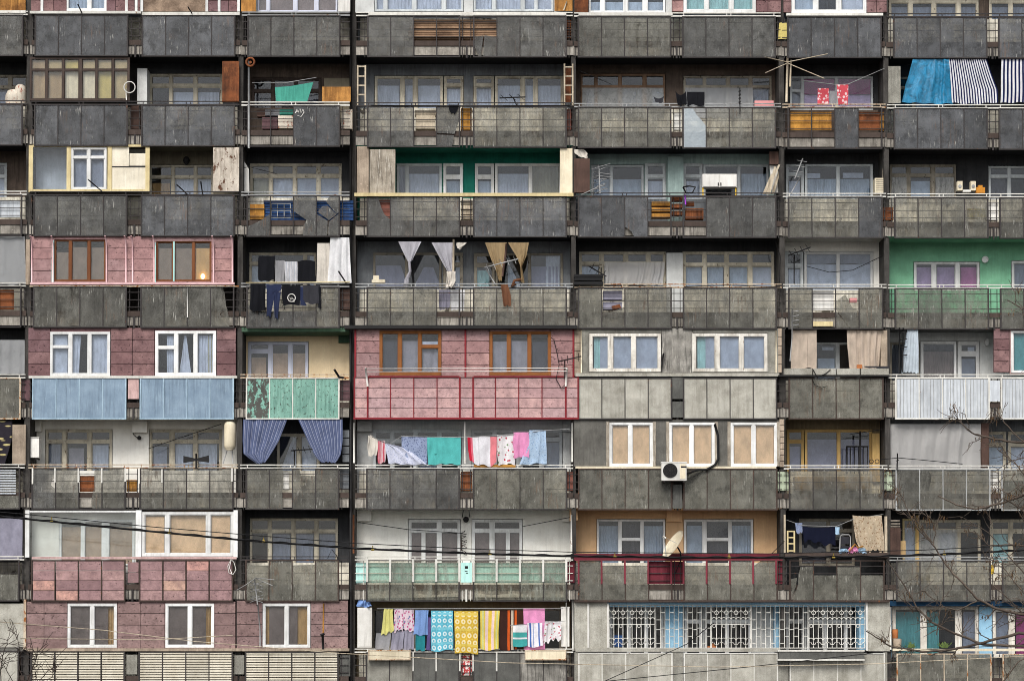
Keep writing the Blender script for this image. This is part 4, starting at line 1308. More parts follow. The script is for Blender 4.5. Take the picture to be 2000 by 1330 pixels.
hang('jeans', 'cloth_jeans', [(556, 520, 550), (568, 521, 549), (572, 521, 537), (618, 520, 529)], -.12, 'dark blue jeans hanging over the railing', 'laundry', 1.5, .03, WG, extra=[[(570, 535, 549), (595, 535, 545), (622, 536, 543)]])
es = hang('emblem_shirt', 'cloth_black', [(558, 551, 587), (575, 550, 586), (596, 553, 586)], -.1, 'black shirt with a round white emblem on the railing', 'laundry', 1, .015, WG)
MB().ring(569.5, 582, -.135, 7.5, 1.0, 18).pt([(566, 580), (567, 585), (571, 584), (570, 580)], -.135, 1.0, 4).pt([(571, 583), (575, 586), (574, 590)], -.135, .9, 4).build('emblem', 'paint_white', es)
hang('blue_shirt', 'cloth_jeans', [(560, 586, 592), (590, 586, 596), (597, 586, 600)], -.08, 'strip of blue shirt beside the emblem shirt', 'laundry', 1, .02, WG)
hang('dark_shirt', 'cloth_darkgrey', [(557, 592, 625), (586, 592, 626), (593, 597, 623)], -.1, 'charcoal shirt at the right end of the railing washing', 'laundry', 1.5, .02, WG)
hang('dark_sleeve', 'cloth_black', [(560, 620, 627), (602, 622, 627)], -.09, 'narrow black sleeve hanging behind the charcoal shirt', 'laundry', 1, .015, WG)
thing(MB().pt([(480, 552.5), (684, 551)], -.06, 1.2), 'clothes_rail', 'frame_cream', 'cream rail of pegs under the tall white sheet', 'clothes rail')
thing(MB().pt([(661, 530, -.3), (676, 553, 0)], 0, 1.6), 'metal_rod', 'black_metal', 'black arm slanting across the tall white sheet', 'bracket')
balcony(3, 'B', 'glass_grey', 'steel_grey', kinds={(0, 3): 'glass_clear'}, states={(0, 0): [[(0, .45), (.5, .48), (1, .5), (1, 1), (0, 1)]], (0, 1): [[(0, .6), (1, .6), (1, 1), (0, 1)]], (0, 2): [[(0, .6), (1, .58), (1, 1), (0, 1)]]})
thing(MB().pb(664, 565, 683, 605, .14, .3), 'wooden_crate', 'metal_brown', 'dark brown crate right of the washing balcony panels', 'crate')
# C
window(Y_BACK, (728, 493, 863, R3), [(794, 5)], (), 'frame_old', 5, 2.5, [(734, 519, 790, R3, 'cloth_lilacgrey', 3, [(519, 734, 783), (540, 734, 790), (R3, 734, 791)]), (803, 522, 858, R3, 'cloth_lilacgrey', 3, [(522, 828, 846), (552, 812, 858), (R3, 806, 858)])])
window(Y_BACK, (865, 493, 905, R3), [], (517,), 'frame_old', 6, 4, [])
window(Y_BACK, (925, 494, 967, R3), [], (518,), 'frame_old', 6, 4, [(931, 528, 956, R3, 'net_mint')])
window(Y_BACK, (967, 494, 1100, R3), [(1034, 5)], (), 'frame_old', 5, 2.5, [(1038, 521, 1094, R3, 'cloth_lilacgrey', 4), (990, 520, 1010, R3, 'net_blue', 3, [(520, 992, 996), (R3, 992, 1024)]), (1066, 500, 1094, R3, 'net_white', 4)])
backwall(3, 'C', 'wall_grey')
CG = 'knotted curtains of the middle balcony'
hang('knotted_curtain', 'cloth_lavender', [(472, 778, 823), (490, 786, 814), (508, 795, 805), (512, 797, 802), (530, 798, 804), (545, 790, 799), (560, 787, 797)], .05, 'lavender curtain knotted to a point, left of its twin', 'curtain', 3.5, .035, CG)
hang('knotted_curtain', 'cloth_lavender', [(474, 843, 884), (495, 854, 884), (520, 868, 884), (526, 872, 884), (545, 880, 888), (562, 872, 890)], .05, 'lavender curtain knotted beside a pale pole', 'curtain', 3.5, .035, CG)
hang('knotted_curtain', 'cloth_tan', [(474, 947, 990), (500, 957, 986), (530, 969, 982), (549, 974, 980)], .05, 'tan curtain knotted to a point, wider one', 'curtain', 4, .035, CG)
hang('knotted_curtain', 'cloth_tan', [(474, 992, 1033), (500, 1008, 1028), (517, 1015, 1021), (522, 1016, 1020), (552, 1018, 1024)], .05, 'tan curtain knotted halfway with a long tail', 'curtain', 4, .035, CG)
thing(MB().pt([(886, 468), (885, 552)], .02, 2.2), 'wooden_pole', 'wood_pale', 'pale upright pole beside the knotted lavender curtains', 'pole')
hang('white_rag', 'cloth_offwhite', [(474, 892, 912), (480, 891, 906), (486, 894, 900)], .0, 'white rag flying from the pale upright pole', 'rag', 1.5, .03, crumple=1.3)
hang('white_rag', 'cloth_offwhite', [(530, 872, 890), (548, 873, 889), (562, 868, 884)], -.03, 'crumpled white rag knotted on the railing by the pale pole', 'rag', 2, .04, crumple=1.5)
thing(MB().pt([(989, 476), (987, 500), (981, 540)], .04, 2.3), 'wooden_pole', 'metal_brown', 'maroon pole behind the wider tan curtain', 'pole')
hang('brown_trousers', 'cloth_brown', [(556, 978, 992), (575, 981, 997), (598, 983, 999)], -.06, 'brown trousers folded over the railing under the tan curtains', 'laundry', 2.2, .04)
thing(MB().pb(726, 546, 752, 552, .05, .3).pb(729, 538, 740, 546, .1, .25), 'white_box', 'paint_cream', 'shallow white box with an ochre jar on the rail, left of the lavender curtains', 'box')
balcony(3, 'C', 'glass_clear', 'steel_grey', states={(0, 3): 'miss'})
hang('striped_cloth', 'cloth_lilacgrey', [(566, 857, 880), (604, 858, 878)], .3, 'lilac cloth inside the missing panel under the lavender curtains', 'laundry', 3, .03)
hang('white_cloth', 'cloth_white', [(566, 878, 908), (606, 880, 906)], .35, 'white cloth inside the missing panel left of the tan curtains', 'laundry', 3, .03)
thing(MB().pt([(1007, 555, -.05), (1000, 560, -.06), (1005, 548, -.06), (1018, 546, -.05)], 0, 3), 'rolled_rag', 'cloth_brown', 'brown rolled rag tied to the rail under the tan curtains', 'rag')
# D
window(Y_BACK, (1130, 491, 1301, R3), [(1175, 8), (1222, 9), (1266, 8)], (515,), 'frame_beige', 6, 3.5, [(1137, 521, 1168, R3, 'net_blue'), (1270, 530, 1296, R3, 'net_blue')])
window(Y_BACK, (1333, 491, 1513, R3), [(1376, 8), (1419, 8), (1465, 8)], (517,), 'frame_beige', 6, 3.5, [(1340, 522, 1370, R3, 'net_blue', 3), (1382, 522, 1412, R3, 'net_blue', 3), (1425, 522, 1459, R3, 'net_blue', 3), (1470, 519, 1506, R3, 'net_white', 2)])
backwall(3, 'D', 'wall_dark')
part(MB().pb(1302, 494, 1334, 620, .95, 1.14), 'pilaster', 'wall_greywhite', 'whitewashed pilaster')
thing(MB().cloth([(512, 1181, 1298), (556, 1181, 1296)], 1.0, 8, .03, crumple=1.5), 'plastic_sheet', 'film_white', 'white creased polythene over windows right of a dark flower box', 'polythene')
thing(MB().pb(1121, 536, 1178, 541, -.12, .3).pb(1122, 541, 1177, 548, -.1, .28).pb(1121, 550, 1178, 556, -.12, .3), 'flower_box', 'black_rubber', 'long dark empty flower box on the rail', 'flower box')
balcony(3, 'D', 'glass_clear', 'steel_rustwhite', kinds={(0, 0): 'glass_olive', (1, 3): 'glass_olive'}, states={(0, 1): [[(0, .62), (.4, .6), (1, .48), (1, 1), (0, 1)]]})
thing(MB().pb(1178, 568, 1215, 585, .15, .4).pb(1178, 590, 1215, 604, .13, .4), 'storage_box', 'cloth_lilacgrey', 'grey boxes behind the broken panel under the flower box', 'box')
thing(MB().pq([(1194, 598), (1210, 594), (1214, 602), (1197, 605)], .1, .06), 'brick', 'board_rust', 'orange tile propped behind the broken panel under the flower box', 'tile')
# E
window(Y_BACK, (1532, 491, 1570, R3), [], (519,), 'frame_grey', 6, 4, [(1540, 526, 1562, R3, 'net_white')])
window(Y_BACK, (1570, 491, 1706, R3), [(1637, 5)], (), 'frame_white', 6, 2.5, [(1576, 517, 1634, R3, 'net_white', 3), (1640, 517, 1700, R3, 'net_white', 3), (1576, 497, 1700, 516, 'net_grey', 3)])
backwall(3, 'E', 'wall_white', 'ceiling_pale')
balcony(3, 'E', 'glass_clear', 'steel_white', states={(0, 1): 'miss', (0, 2): [[(0, .33), (.4, .15), (.72, .48), (1, .55), (1, 1), (.62, 1), (0, .52)], [(0, .56), (.6, 1), (0, 1)]]}, kinds={(0, 3): 'glass_olive'})
thing(MB().pb(1586, 568, 1628, 606, .16, .3), 'wooden_cabinet', 'paint_white', 'white cabinet front filling a missing panel', 'cabinet')
thing(MB().pb(1588, 628, 1627, 637, .02, .09), 'wooden_plank', 'frame_cream', 'cream plank laid along the slab under the white cabinet front', 'plank')
thing(MB().pb(1660, 582, 1674, 590, .12, .3), 'storage_box', 'plastic_pink', 'small red box seen over a cracked olive panel', 'box')
# F
window(Y_BACK, (1784, 511, 1914, R3), [(1824, 9), (1870, 10)], (), 'frame_white', 6, 3, [(1790, 522, 1818, R3, 'blind_mauve', 2), (1830, 522, 1864, R3, 'blind_mauve', 2), (1876, 522, 1908, R3, 'blind_pink', 2)])
window(Y_BACK, (1975, 509, 2110, R3), [(2020, 8), (2066, 8)], (), 'frame_white', 6, 3, [(1981, 516, 2105, R3, 'net_grey')])
backwall(3, 'F', 'wall_green', 'wall_green', 'bright green painted back wall', sill='wall_green')
thing(MB().ring(1924, 507, 1.05, 5.5, 1.6, 14).disc(1924, 507, 1.05, 1.14, 5), 'wall_lamp', 'frame_white', 'round white lamp on the bright green wall', 'lamp')
balcony(3, 'F', 'glass_clear', 'steel_white')
# ---------------------------------------------------------------- row 4
R4 = 750
backwall(4, 'Z', 'wall_dark')
thing(MB().cloth([(664, -150, 48), (700, -150, 50), (732, -150, 50)], .15, 9, .03, crumple=1.4), 'plastic_sheet', 'film_grey', 'creased grey polythene left of the white windows in mauve stone', 'polythene')
balcony(4, 'Z', 'glass_olive', 'steel_white', frame='steel_rustwhite')
thing(MB().pb(42, 742, 60, 782, .1, .3), 'tin_sheet', 'metal_mauve', 'mauve tin sheet left of the blue panels', 'metal sheet')
window(Y_ENC - .01, (98, 648, 215, 734), [(137.5, 9), (175, 9)], {0: (677.5,)}, 'frame_white', 6, 2, [(104, 655, 132, 730, 'net_white', 2), (142, 655, 170, 730, 'net_white', 2, [(655, 142, 158), (730, 142, 154)]), (180, 655, 210, 730, 'net_white', 4)])
window(Y_ENC - .01, (303, 646, 422, 734), [(344, 9), (382, 9)], {0: (679,)}, 'frame_white', 7, 2, [(326, 656, 339, 730, 'net_white', 3), (348, 655, 376, 730, 'net_white', 3, [(655, 360, 364), (690, 356, 368), (730, 349, 374)]), (388, 655, 416, 730, 'net_white', 5), (406, 655, 416, 730, 'net_yellowed', 2)])
blockwall(55, 640, 461, 734, 'tuff_mauve', [98, 216, 258.5, 302, 423], label='mauve stone walling-in')
sill(56, 463, 734, 738.5, 'steel_white', -.03)
balcony(4, 'A', 'sheet_blue', None, frame='sheet_bluetrim', label='balcony clad in pale blue painted sheets')
part(MB().pb(250, 740, 271, 779, .02, .05), 'infill_panel', 'tuff_sill', 'pink infill panel')
window(Y_BACK, (484, 667, 603, R4), [(528, 7), (567, 7)], {0: (686,)}, 'frame_lilac', 6, 4, [(490, 698, 520, R4, 'blind_reflect_tan', 0), (533, 690, 562, R4, 'blind_reflect_tan', 0), (572, 690, 597, R4, 'blind_reflect_tan', 0)])
backwall(4, 'B', 'wall_cream', None, 'cream painted back wall')
part(MB().pb(472, 639, 682, 648, .14, 1.14), 'ceiling', 'wall_mossgreen')
part(MB().pb(661, 649, 684, 669, 1.0, 1.14), 'beam', 'wall_mossgreen', 'green painted beam end')
balcony(4, 'B', 'sheet_greenpeel', 'steel_rustwhite', frame='steel_white', kinds={(0, 0): 'sheet_greenworn', (0, 1): 'sheet_greenpeel'}, label='balcony with peeling sea green sheets in white frames', labels={(0, 0): 'panel worn almost bare of its green paint'})
thing(MB().pt([(653, 722, -.3), (662, 736, -.05), (676, 739, .05)], 0, 2.4), 'clothes_bracket', 'black_metal', 'black slanting bracket on the peeling green balcony', 'bracket')
thing(MB().pb(664, 742, 683, 782, .14, .3), 'tin_sheet', 'metal_mauve', 'dark mauve tin sheet right of the peeling green balcony', 'metal sheet')
# C: pink loggia, rosy walls and balcony in red frames
window(Y_ENC - .005, (741, 646, 862, 733), [(781, 9), (820, 8)], {2: (677,)}, 'frame_orange', 7, 2, [(748, 666, 776, 729, 'net_dark', 2), (786, 666, 816, 729, 'blind_grey', 2), (825, 682, 855, 729, 'blind_grey', 2), (825, 667, 855, 673, 'net_white', 0)])
window(Y_ENC - .005, (956, 647, 1076, 733), [(994, 9), (1034, 8)], (), 'frame_orange', 7, 2, [(962, 667, 990, 729, 'blind_grey', 2), (999, 666, 1030, 729, 'blind_grey', 2), (1040, 667, 1070, 729, 'net_dark', 2)])
blockwall(694, 642, 1120, 737, 'tuff_pink', [742, 862, 909, 956, 1076], label='pale pink stone walling-in')
tr = MB()
for x in (694, 909, 1120):
    tr.pb(x - 1.8, 642, x + 1.8, 737, Y_ENC - .03, Y_ENC + .1)
part(tr, 'trim', 'steel_red', 'red painted metal trim')
part(MB().pb(672, 635, 1128, 642, -.16, .098), 'canopy', 'black_metal', 'dark sheet metal canopy')
b = blockwall(693, 738, 1129, 816, 'tuff_bright', [718, 762.5, 808, 853.5, 898, 924, 967.5, 1013, 1058.5, 1106], rowh=20, label='rosy stone balcony front in red frames', Yf=.0, th=.06, name='balcony')
fr = MB()
for x, w in ((692, 2.5), (718, 3.4), (898, 3.4), (924, 3.4), (1105, 3.4), (1129, 2.5)):
    fr.pb(x - w / 2, 736, x + w / 2, 816, -.03, -.002)
for x in (762.5, 808, 853.5, 967.5, 1013, 1058.5):
    fr.pb(x - .9, 738, x + .9, 816, -.024, -.002)
fr.pb(690, 815.4, 1131, 819, -.036, .06)
fr.pb(719, 734, 897, 736.8, -.026, .04).pb(925, 734, 1104, 736.8, -.026, .04)
fr.build('panel_frame', 'steel_red', b)
thing(MB().pt([(715, 720), (1108, 719)], -.25, .8).pt([(715, 726), (1108, 725)], -.3, .8).pt([(714, 718, -.3), (718, 754, -.03)], 0, 2.2).pt([(1107, 720, -.3), (1105, 754, -.03)], 0, 2.2), 'clothes_line', 'paint_white', 'white double washing line before the rosy stone walls', 'clothes line')
thing(MB().pt([(1076, 659), (1082, 664), (1088, 690), (1092, 712), (1086, 740), (1096, 758), (1104, 752)], -.05, .8), 'loose_cable', 'black_rubber', 'thin black cable looping down the rosy stone wall', 'cable')
# D: raw concrete with old white windows
window(Y_ENC, (1150, 650, 1292, 727), [(1192.5, 12), (1237.5, 11)], (), 'frame_oldwhite', 9, 2, [(1160, 654, 1172, 724, 'net_mint', 2), (1172, 654, 1188, 724, 'reflect_slate', 0), (1198, 654, 1233, 724, 'reflect_slate', 0), (1243, 654, 1284, 724, 'reflect_slate', 0)])  # slate sheets painted in as sky reflected by the panes
window(Y_ENC, (1352, 650, 1500, 727), [(1401, 12), (1448, 11)], (), 'frame_oldwhite', 9, 2, [(1362, 654, 1378, 724, 'net_mint', 2), (1378, 654, 1396, 724, 'reflect_slate', 0), (1406, 654, 1443, 724, 'reflect_slate', 0), (1453, 654, 1492, 724, 'reflect_slate', 0)])
enclosure(1136, 641, 1292, 728, 'concrete', 'grey concrete walling-in')
enclosure(1292.6, 641, 1352, 728, 'concrete_streaked', 'concrete wall panel with black rain streaks')
window(Y_ENC, (1352, 650, 1500, 727), [], (), 'frame_oldwhite', 9, 0, [], glass='window_glass') if 0 else None
PEND.append((1352, 651, 1499, 726, Y_ENC))
enclosure(1352.6, 641, 1520, 728, 'concrete', 'grey concrete walling-in')
blockwall(1121, 637, 1136, 734, 'stone_blocks' if 0 else 'stone_beige', [], rowh=17, label='beige stone strip')
blockwall(1518, 641, 1527, 728, 'stone_beige', [], rowh=17)
for x in (1135.5, 1516):
    part(MB().pt([(x, 646), (x, 728)], .03, 1.6), 'downpipe', 'paint_cream')
part(MB().pb(1124, 728.5, 1522, 735, -.02, .1), 'sill', 'concrete_pale')
balcony(4, 'D', 'concrete_pale', None, label='balcony of pale concrete slabs in dark frames')
thing(MB().pb(1313, 728, 1334, 779, .02, .06).pb(1313, 784, 1334, 815, .02, .06), 'concrete_board', 'concrete_dark', 'pair of concrete boards between the pale slab balconies', 'board')
thing(MB().pt([(1296, 690), (1293, 704), (1292, 718)], -.06, 1.8), 'metal_hook', 'black_metal', 'black hook on the streaked concrete panel', 'hook')
# E
window(Y_BACK, (1590, 668, 1680, R4), [(1636, 7)], (), 'frame_grey', 5, 2.5, [(1597, 700, 1630, R4, 'net_blue', 0), (1606, 678, 1628, 684, 'net_white', 0)])
backwall(4, 'E', 'wall_dark')
hang('beige_curtain', 'cloth_beige', [(645, 1548, 1595), (690, 1545, 1595), (720, 1544, 1595)], .1, 'smooth beige curtain left of the dark doorway above the mossy ledge', 'curtain', 2, .03)
hang('beige_curtain', 'cloth_beige', [(645, 1654, 1722), (680, 1655, 1720), (722, 1660, 1716)], .1, 'pleated beige curtain right of the dark doorway above the mossy ledge', 'curtain', 5, .05)
mb = MB()
for a, b_ in ((1532, 1586), (1588.5, 1632), (1635, 1679), (1682, 1736)):
    mb.pb(a, 719.5, b_, 732, -.12, .13)
part(mb, 'ledge', 'concrete_pale', 'mossy concrete ledge in four lengths')
part(MB().pb(1520, 732.3, 1737, 735.4, -.1, .1), 'ledge_bracket', 'black_metal')
hang('dark_mat', 'cloth_darkgrey', [(715, 1688, 1736), (719, 1688, 1736)], -.05, 'dark mat folded flat at the right end of the mossy ledge', 'mat', 2, .03)
thing(MB().pb(1674, 712, 1684, 719.5, -.04, .06), 'flower_pot', 'terracotta', 'small brown pot on the mossy ledge', 'pot')
part(MB().pb(1720, 645, 1733, 718, .12, .35), 'pilaster', 'stone_beige')
balcony(4, 'E', 'glass_olive', None, frame='steel_brown')
thing(MB().pt([(1588, 722, -.14), (1596, 736, -.16), (1612, 730, -.14), (1622, 722, -.13)], 0, .8).pt([(1586, 740), (1592, 752), (1604, 757), (1616, 754)], -.05, .7), 'loose_cable', 'black_rubber', 'black cable drooping from the mossy ledge', 'cable')
# F
window(Y_BACK, (1737, 668, 1797, R4), [], (), 'frame_old', 5, 2.5, [(1742, 674, 1757, R4, 'net_dark')])
window(Y_BACK, (1798, 666, 1869, R4), [], (), 'frame_white', 6, 2.5, [(1804, 687, 1864, R4, 'blind_reflect_brown', 10), (1804, 673, 1864, 684, 'net_dark', 8)])
window(Y_BACK, (1870, 666, 1914, R4), [], (691,), 'frame_white', 7, 5, [(1878, 701, 1904, R4, 'net_grey', 0), (1890, 678, 1903, 686, 'net_white', 0)])
backwall(4, 'F', 'wall_greywhite', 'ceiling_grey')
hang('blue_curtain', 'net_blue', [(643, 1772, 1793), (680, 1766, 1794), (728, 1760, 1795)], .05, 'pale blue pleated curtain tied back behind a mast', 'curtain', 5, .04)
mb = MB().pt([(1757, 640), (1756, 727)], -.02, 1.4).pt([(1764, 640), (1763, 727)], -.02, 1.2)
for y in (650, 664, 679, 695):
    mb.pt([(1758, y), (1772, y - 2)], -.03, 1.0)
thing(mb, 'aerial_mast', 'black_metal', 'twin aerial mast with short arms before the pale blue curtain', 'aerial')
thing(MB().disc(1928, 668, 1.02, 1.14, 4.2, 14, 7), 'wall_lamp', 'frame_white', 'oval white lamp on the grey wall beside the white door', 'lamp')
blockwall(1941, 641, 1972, 727, 'tuff_mauve', [], label='dark mauve stone pier')
window(Y_ENC, (1974, 645, 2100, 729), [(2030, 8)], (), 'frame_white', 6, 2.5, [(1981, 652, 2095, 726, 'net_teal', 9)])
enclosure(1972.5, 641, 2150, 730, 'tuff_sill')
balcony(4, 'F', 'ribbed_white', 'steel_white', frame='steel_white', label='balcony of ribbed white panels')
rb = MB()
for (a, b_) in ((1749, 1931), (1955, 2136)):
    n = 28
    for i in range(n):
        x = a + 3 + (b_ - a - 6) * i / (n - 1)
        if min(abs(x - (a + (b_ - a) / 4 * j)) for j in range(1, 4)) > 2.5:
            rb.pb(x - .5, 741, x + .5, 815, -.008, -.0035)
part(rb, 'rib', 'steel_grey')
part(MB().pb(1932, 743, 1953, 784, .0, .04), 'infill_panel', 'ribbed_white')

# ---------------------------------------------------------------- row 5
R5 = 926
backwall(5, 'Z', 'wall_dark')
hang('patterned_curtain', 'print_darkfloral', [(822, -140, 24), (860, -140, 22), (905, -140, 10)], .08, 'dark curtain with small yellow flowers at the left edge', 'curtain', 6, .03)
part(MB().pb(24, 829, 50, 908, .05, .45), 'pilaster', 'stone_beige', 'rough beige pilaster')
balcony(5, 'Z', 'glass_olive', 'steel_white', states={(0, 3): [[(0, .68), (1, .68), (1, 1), (0, 1)]]})
mb = MB()
for i in range(11):
    mb.pb(-20, 912 + i * 5, 31, 914.6 + i * 5, .02, .05)
thing(mb, 'louvre_panel', 'ribbed_white', 'white louvred panel at the left edge', 'panel')
window(Y_BACK, (88, 838, 220, R5), [(126, 9), (175, 9)], (862,), 'frame_beige', 6, 3.5, [(93, 868, 118, R5, 'net_grey'), (181, 869, 212, R5, 'net_white'), (135, 875, 164, R5, 'blind_grey', 0)])
window(Y_BACK, (291, 838, 434, R5), [(336, 9), (382, 8)], (862,), 'frame_beige', 6, 3.5, [(342, 867, 376, R5, 'net_white'), (388, 867, 424, R5, 'net_white'), (300, 872, 326, R5, 'net_grey', 0)])
backwall(5, 'A', 'wall_white', 'ceiling_pale', 'off-white back wall', sill='wall_white')
each('beam', 'wall_white', [(258, 822, 287, 844), (62, 822, 80, 842)], .9, 1.14)
thing(MB().ring(272, 855, 1.06, 3.2, 1.2, 10).disc(272, 855, 1.05, 1.14, 3, 10).pt([(258, 842), (262, 850), (270, 856)], 1.1, .8), 'wall_lamp', 'black_metal', 'black socket lamp on the off-white wall between windows', 'lamp')


def ac_unit(x0, y0, x1, y1, Y, label, fan=None):
    d = .32
    b = thing(MB().pb(x0, y0, x1, y1, Y, Y + d), 'air_conditioner', 'paint_white', label, 'air conditioner')
    MB().pb(x0 - .8, y0 - 1.6, x1 + .8, y0 - .2, Y - .02, Y + d + .02).build('lid', 'paint_white', b)
    if fan:
        fx, fy, fr_ = fan
        MB().disc(fx, fy, Y - .006, Y - .001, fr_, 24).build('fan', 'black_metal', b)
        g = MB()
        for q in (.35, .6, .82, 1.0):
            g.ring(fx, fy, Y - .02, fr_ * q, .35, 24)
        for k in range(8):
            g.pt([(fx, fy), (fx + fr_ * cos(k * pi / 4), fy + fr_ * sin(k * pi / 4))], Y - .02, .35, 4)
        g.disc(fx, fy, Y - .025, Y - .01, 2.4, 10)
        g.build('fan_grille', 'steel_dark', b)
        MB().pb(x0 + 36, y0 + 3, x1 - 2, y1 - 3, Y - .008, Y - .001).build('side_panel', 'paint_cream', b)
        MB().pb(x0 + 38, y0 + 7, x0 + 49, y0 + 10, Y - .013, Y - .009).build('badge', 'cloth_navy', b)
    for x in (x0 + 4, x1 - 7):
        MB().pb(x, y1 + .3, x + 3, y1 + 3, Y - .03, Y + d + .12).build('bracket', 'steel_dark', b)
    return b


ac_unit(54, 855, 76, 893, .25, 'white box unit hung on the off-white left wall')
wh = thing(MB().lathe(449, 850, .2, [(6, 823), (10, 825), (11.5, 830), (11.5, 870), (10, 876), (6, 879)], 16), 'water_heater', 'paint_cream', 'cream cylindrical water heater at the right of the off-white loggia', 'water heater')
MB().pt([(444, 878), (440, 890), (436, 905)], .25, 1.0).pt([(453, 878), (455, 905)], .25, 1.0).build('pipe', 'steel_grey', wh)
an = thing(MB().pq([(358, 890), (382, 895), (382, 900), (358, 904)], -.12, .02).pq([(384, 895), (408, 889), (408, 903), (384, 900)], -.12, .02), 'bow_tie_aerial', 'black_metal', 'dark bow-tie shaped aerial before the right window of the off-white wall', 'aerial')
MB().pt([(383, 886), (383, 914)], -.09, 1.8).build('mast', 'black_metal', an)
balcony(5, 'A', 'glass_clear', 'steel_rustwhite', frame='steel_dark', kinds={(0, 0): 'glass_grey'}, states={(0, 0): [[(0, 0), (1, 0), (1, .22), (.84, .3), (.82, .42), (1, .5), (1, 1), (0, 1)]], (0, 2): [[(.68, 0), (1, 0), (1, 1), (.6, 1), (.54, .8), (.66, .5)]]})
each('post', 'steel_white', [(62, 914, 65, 945), (106, 914, 108.5, 942), (151.5, 914, 154, 942), (197, 914, 200, 943), (243, 914, 246, 940), (270, 914, 273, 944), (315, 916, 317.5, 942), (451, 914, 455, 940)], -.03, -.021)
thing(MB().pb(156, 929, 186, 960, .13, .16), 'rusty_sheet', 'board_rust', 'orange rusty sheet in the missing panel under the off-white wall', 'metal sheet')
thing(MB().pb(247, 937, 267, 959, .12, .3), 'wooden_crate', 'board_ochre', 'ochre slatted crate in the gap between clear panels', 'crate')
# B
window(Y_BACK, (540, 846, 625, R5), [(584, 8)], (), 'frame_beige', 6, 3, [(552, 850, 578, R5, 'net_white', 3, [(855, 572, 578), (R5, 545, 578)]), (590, 855, 618, R5, 'net_white', 3)])
backwall(5, 'B', 'wall_dark')
hang('striped_curtain', 'stripe_blue', [(819, 475, 561), (840, 474, 553), (860, 474, 545), (885, 476, 530), (895, 488, 524), (904, 502, 518)], .02, 'blue striped curtain drawn to the left half of a balcony', 'curtain', 3.5, .035)
hang('striped_curtain', 'stripe_blue', [(819, 582, 669), (840, 592, 669), (860, 601, 669), (886, 613, 666), (897, 620, 660), (903, 628, 655)], .02, 'blue striped curtain drawn to the right half of a balcony', 'curtain', 3.5, .035)
mb = MB()
for i in range(4): mb.pb(669, 840 + i * 16, 682, 854 + i * 16, .3, .5)
thing(mb, 'box_tower', 'wall_grey', 'grey stacked boxes right of the blue striped curtains', 'boxes')
balcony(5, 'B', 'glass_clear', 'steel_white', states={(0, 1): [[(0, 0), (.58, 0), (.6, .3), (.62, .4), (.56, .55), (.58, 1), (0, 1)]], (0, 2): [[(0, 0), (.3, 0), (.35, .16), (1, .18), (1, 1), (0, 1)]]})
thing(MB().pb(552, 922, 564, 956, .13, .3), 'narrow_cupboard', 'paint_white', 'white narrow cupboard glimpsed in the broken panel below the blue striped curtains', 'cupboard')
thing(MB().pb(664, 916, 681, 955, .14, .35), 'storage_box', 'wall_grey', 'grey box in the gap right of the panels below the blue striped curtains', 'box')
# C
window(Y_BACK, (728, 838, 902, R5), [(766, 7), (812, 8), (858, 8)], (861,), 'frame_grey', 6, 3.5, [(818, 868, 852, R5, 'net_grey')])
window(Y_BACK, (920, 838, 1099, R5), [(966, 7), (1012, 8), (1058, 8)], (858,), 'frame_grey', 6, 3.5, [(1064, 864, 1094, R5, 'film_grey' if 0 else 'net_grey')])
backwall(5, 'C', 'wall_greywhite', 'ceiling_grey')
each('beam', 'wall_greywhite', [(697, 822, 726, 842), (1099, 822, 1117, 842)], .9, 1.14)
part(MB().pt([(908, 824), (908, 905)], .2, 1.6), 'pole', 'paint_white')
part(MB().pt([(691.5, 826), (691.5, 904)], .1, 1.8).pt([(1117.5, 826), (1117.5, 902)], .1, 1.8), 'downpipe', 'steel_white')
LG = 'washing on the line below the rosy balcony'
hang('white_shirt', 'cloth_offwhite', [(850, 719, 726), (858, 719, 737), (868, 718, 738), (890, 719, 736)], -.06, 'crumpled white shirt pegged at the far left of the line', 'laundry', 2, .03, LG, crumple=1)
hang('striped_towel', 'stripe_redwhite', [(861, 738, 752), (880, 738, 754), (904, 738, 752)], -.04, 'narrow red and white striped towel beside the crumpled white shirt', 'laundry', 1.2, .02, LG)
hang('dotted_nightshirt', 'print_dots', [(866, 753, 758), (874, 753, 790), (884, 754, 806), (896, 757, 822), (906, 760, 833)], -.05, 'white nightshirt with blue dots hanging slantwise', 'laundry', 3, .03, LG, crumple=1)
hang('patterned_sheet', 'print_bluegrey', [(852, 784, 834), (880, 785, 834), (905, 786, 834)], -.02, 'blue grey patterned sheet left of the teal sheet', 'laundry', 2.5, .03, LG)
hang('teal_sheet', 'cloth_teal', [(854, 834, 900), (880, 835, 900), (907, 836, 900)], -.04, 'plain teal sheet in the middle of the washing', 'laundry', 3, .03, LG, extra=[[(854, 836, 898), (888, 836, 898)]])
hang('bordered_towel', 'towel_redborder', [(853, 913, 970), (880, 914, 970), (906, 918, 969)], -.05, 'white towel with red side borders', 'laundry', 2, .03, LG, hem=3)
hang('floral_cloth', 'print_floral', [(849, 971, 1004), (880, 971, 1006), (907, 973, 1006)], -.03, 'white cloth with sprigs of red flowers beside the red bordered towel', 'laundry', 2, .03, LG)
hang('pink_shirt', 'cloth_pink', [(844, 1003, 1032), (850, 1003, 1033), (862, 1001, 1034), (878, 1004, 1033), (893, 1003, 1034)], -.08, 'bright pink shirt over the pale blue sheet', 'laundry', 2, .035, LG, crumple=.9)
hang('patterned_sheet', 'print_paleblue', [(840, 1034, 1066), (870, 1030, 1067), (906, 1014, 1068)], -.05, 'pale blue sprigged sheet at the right end of the washing', 'laundry', 2, .03, LG)
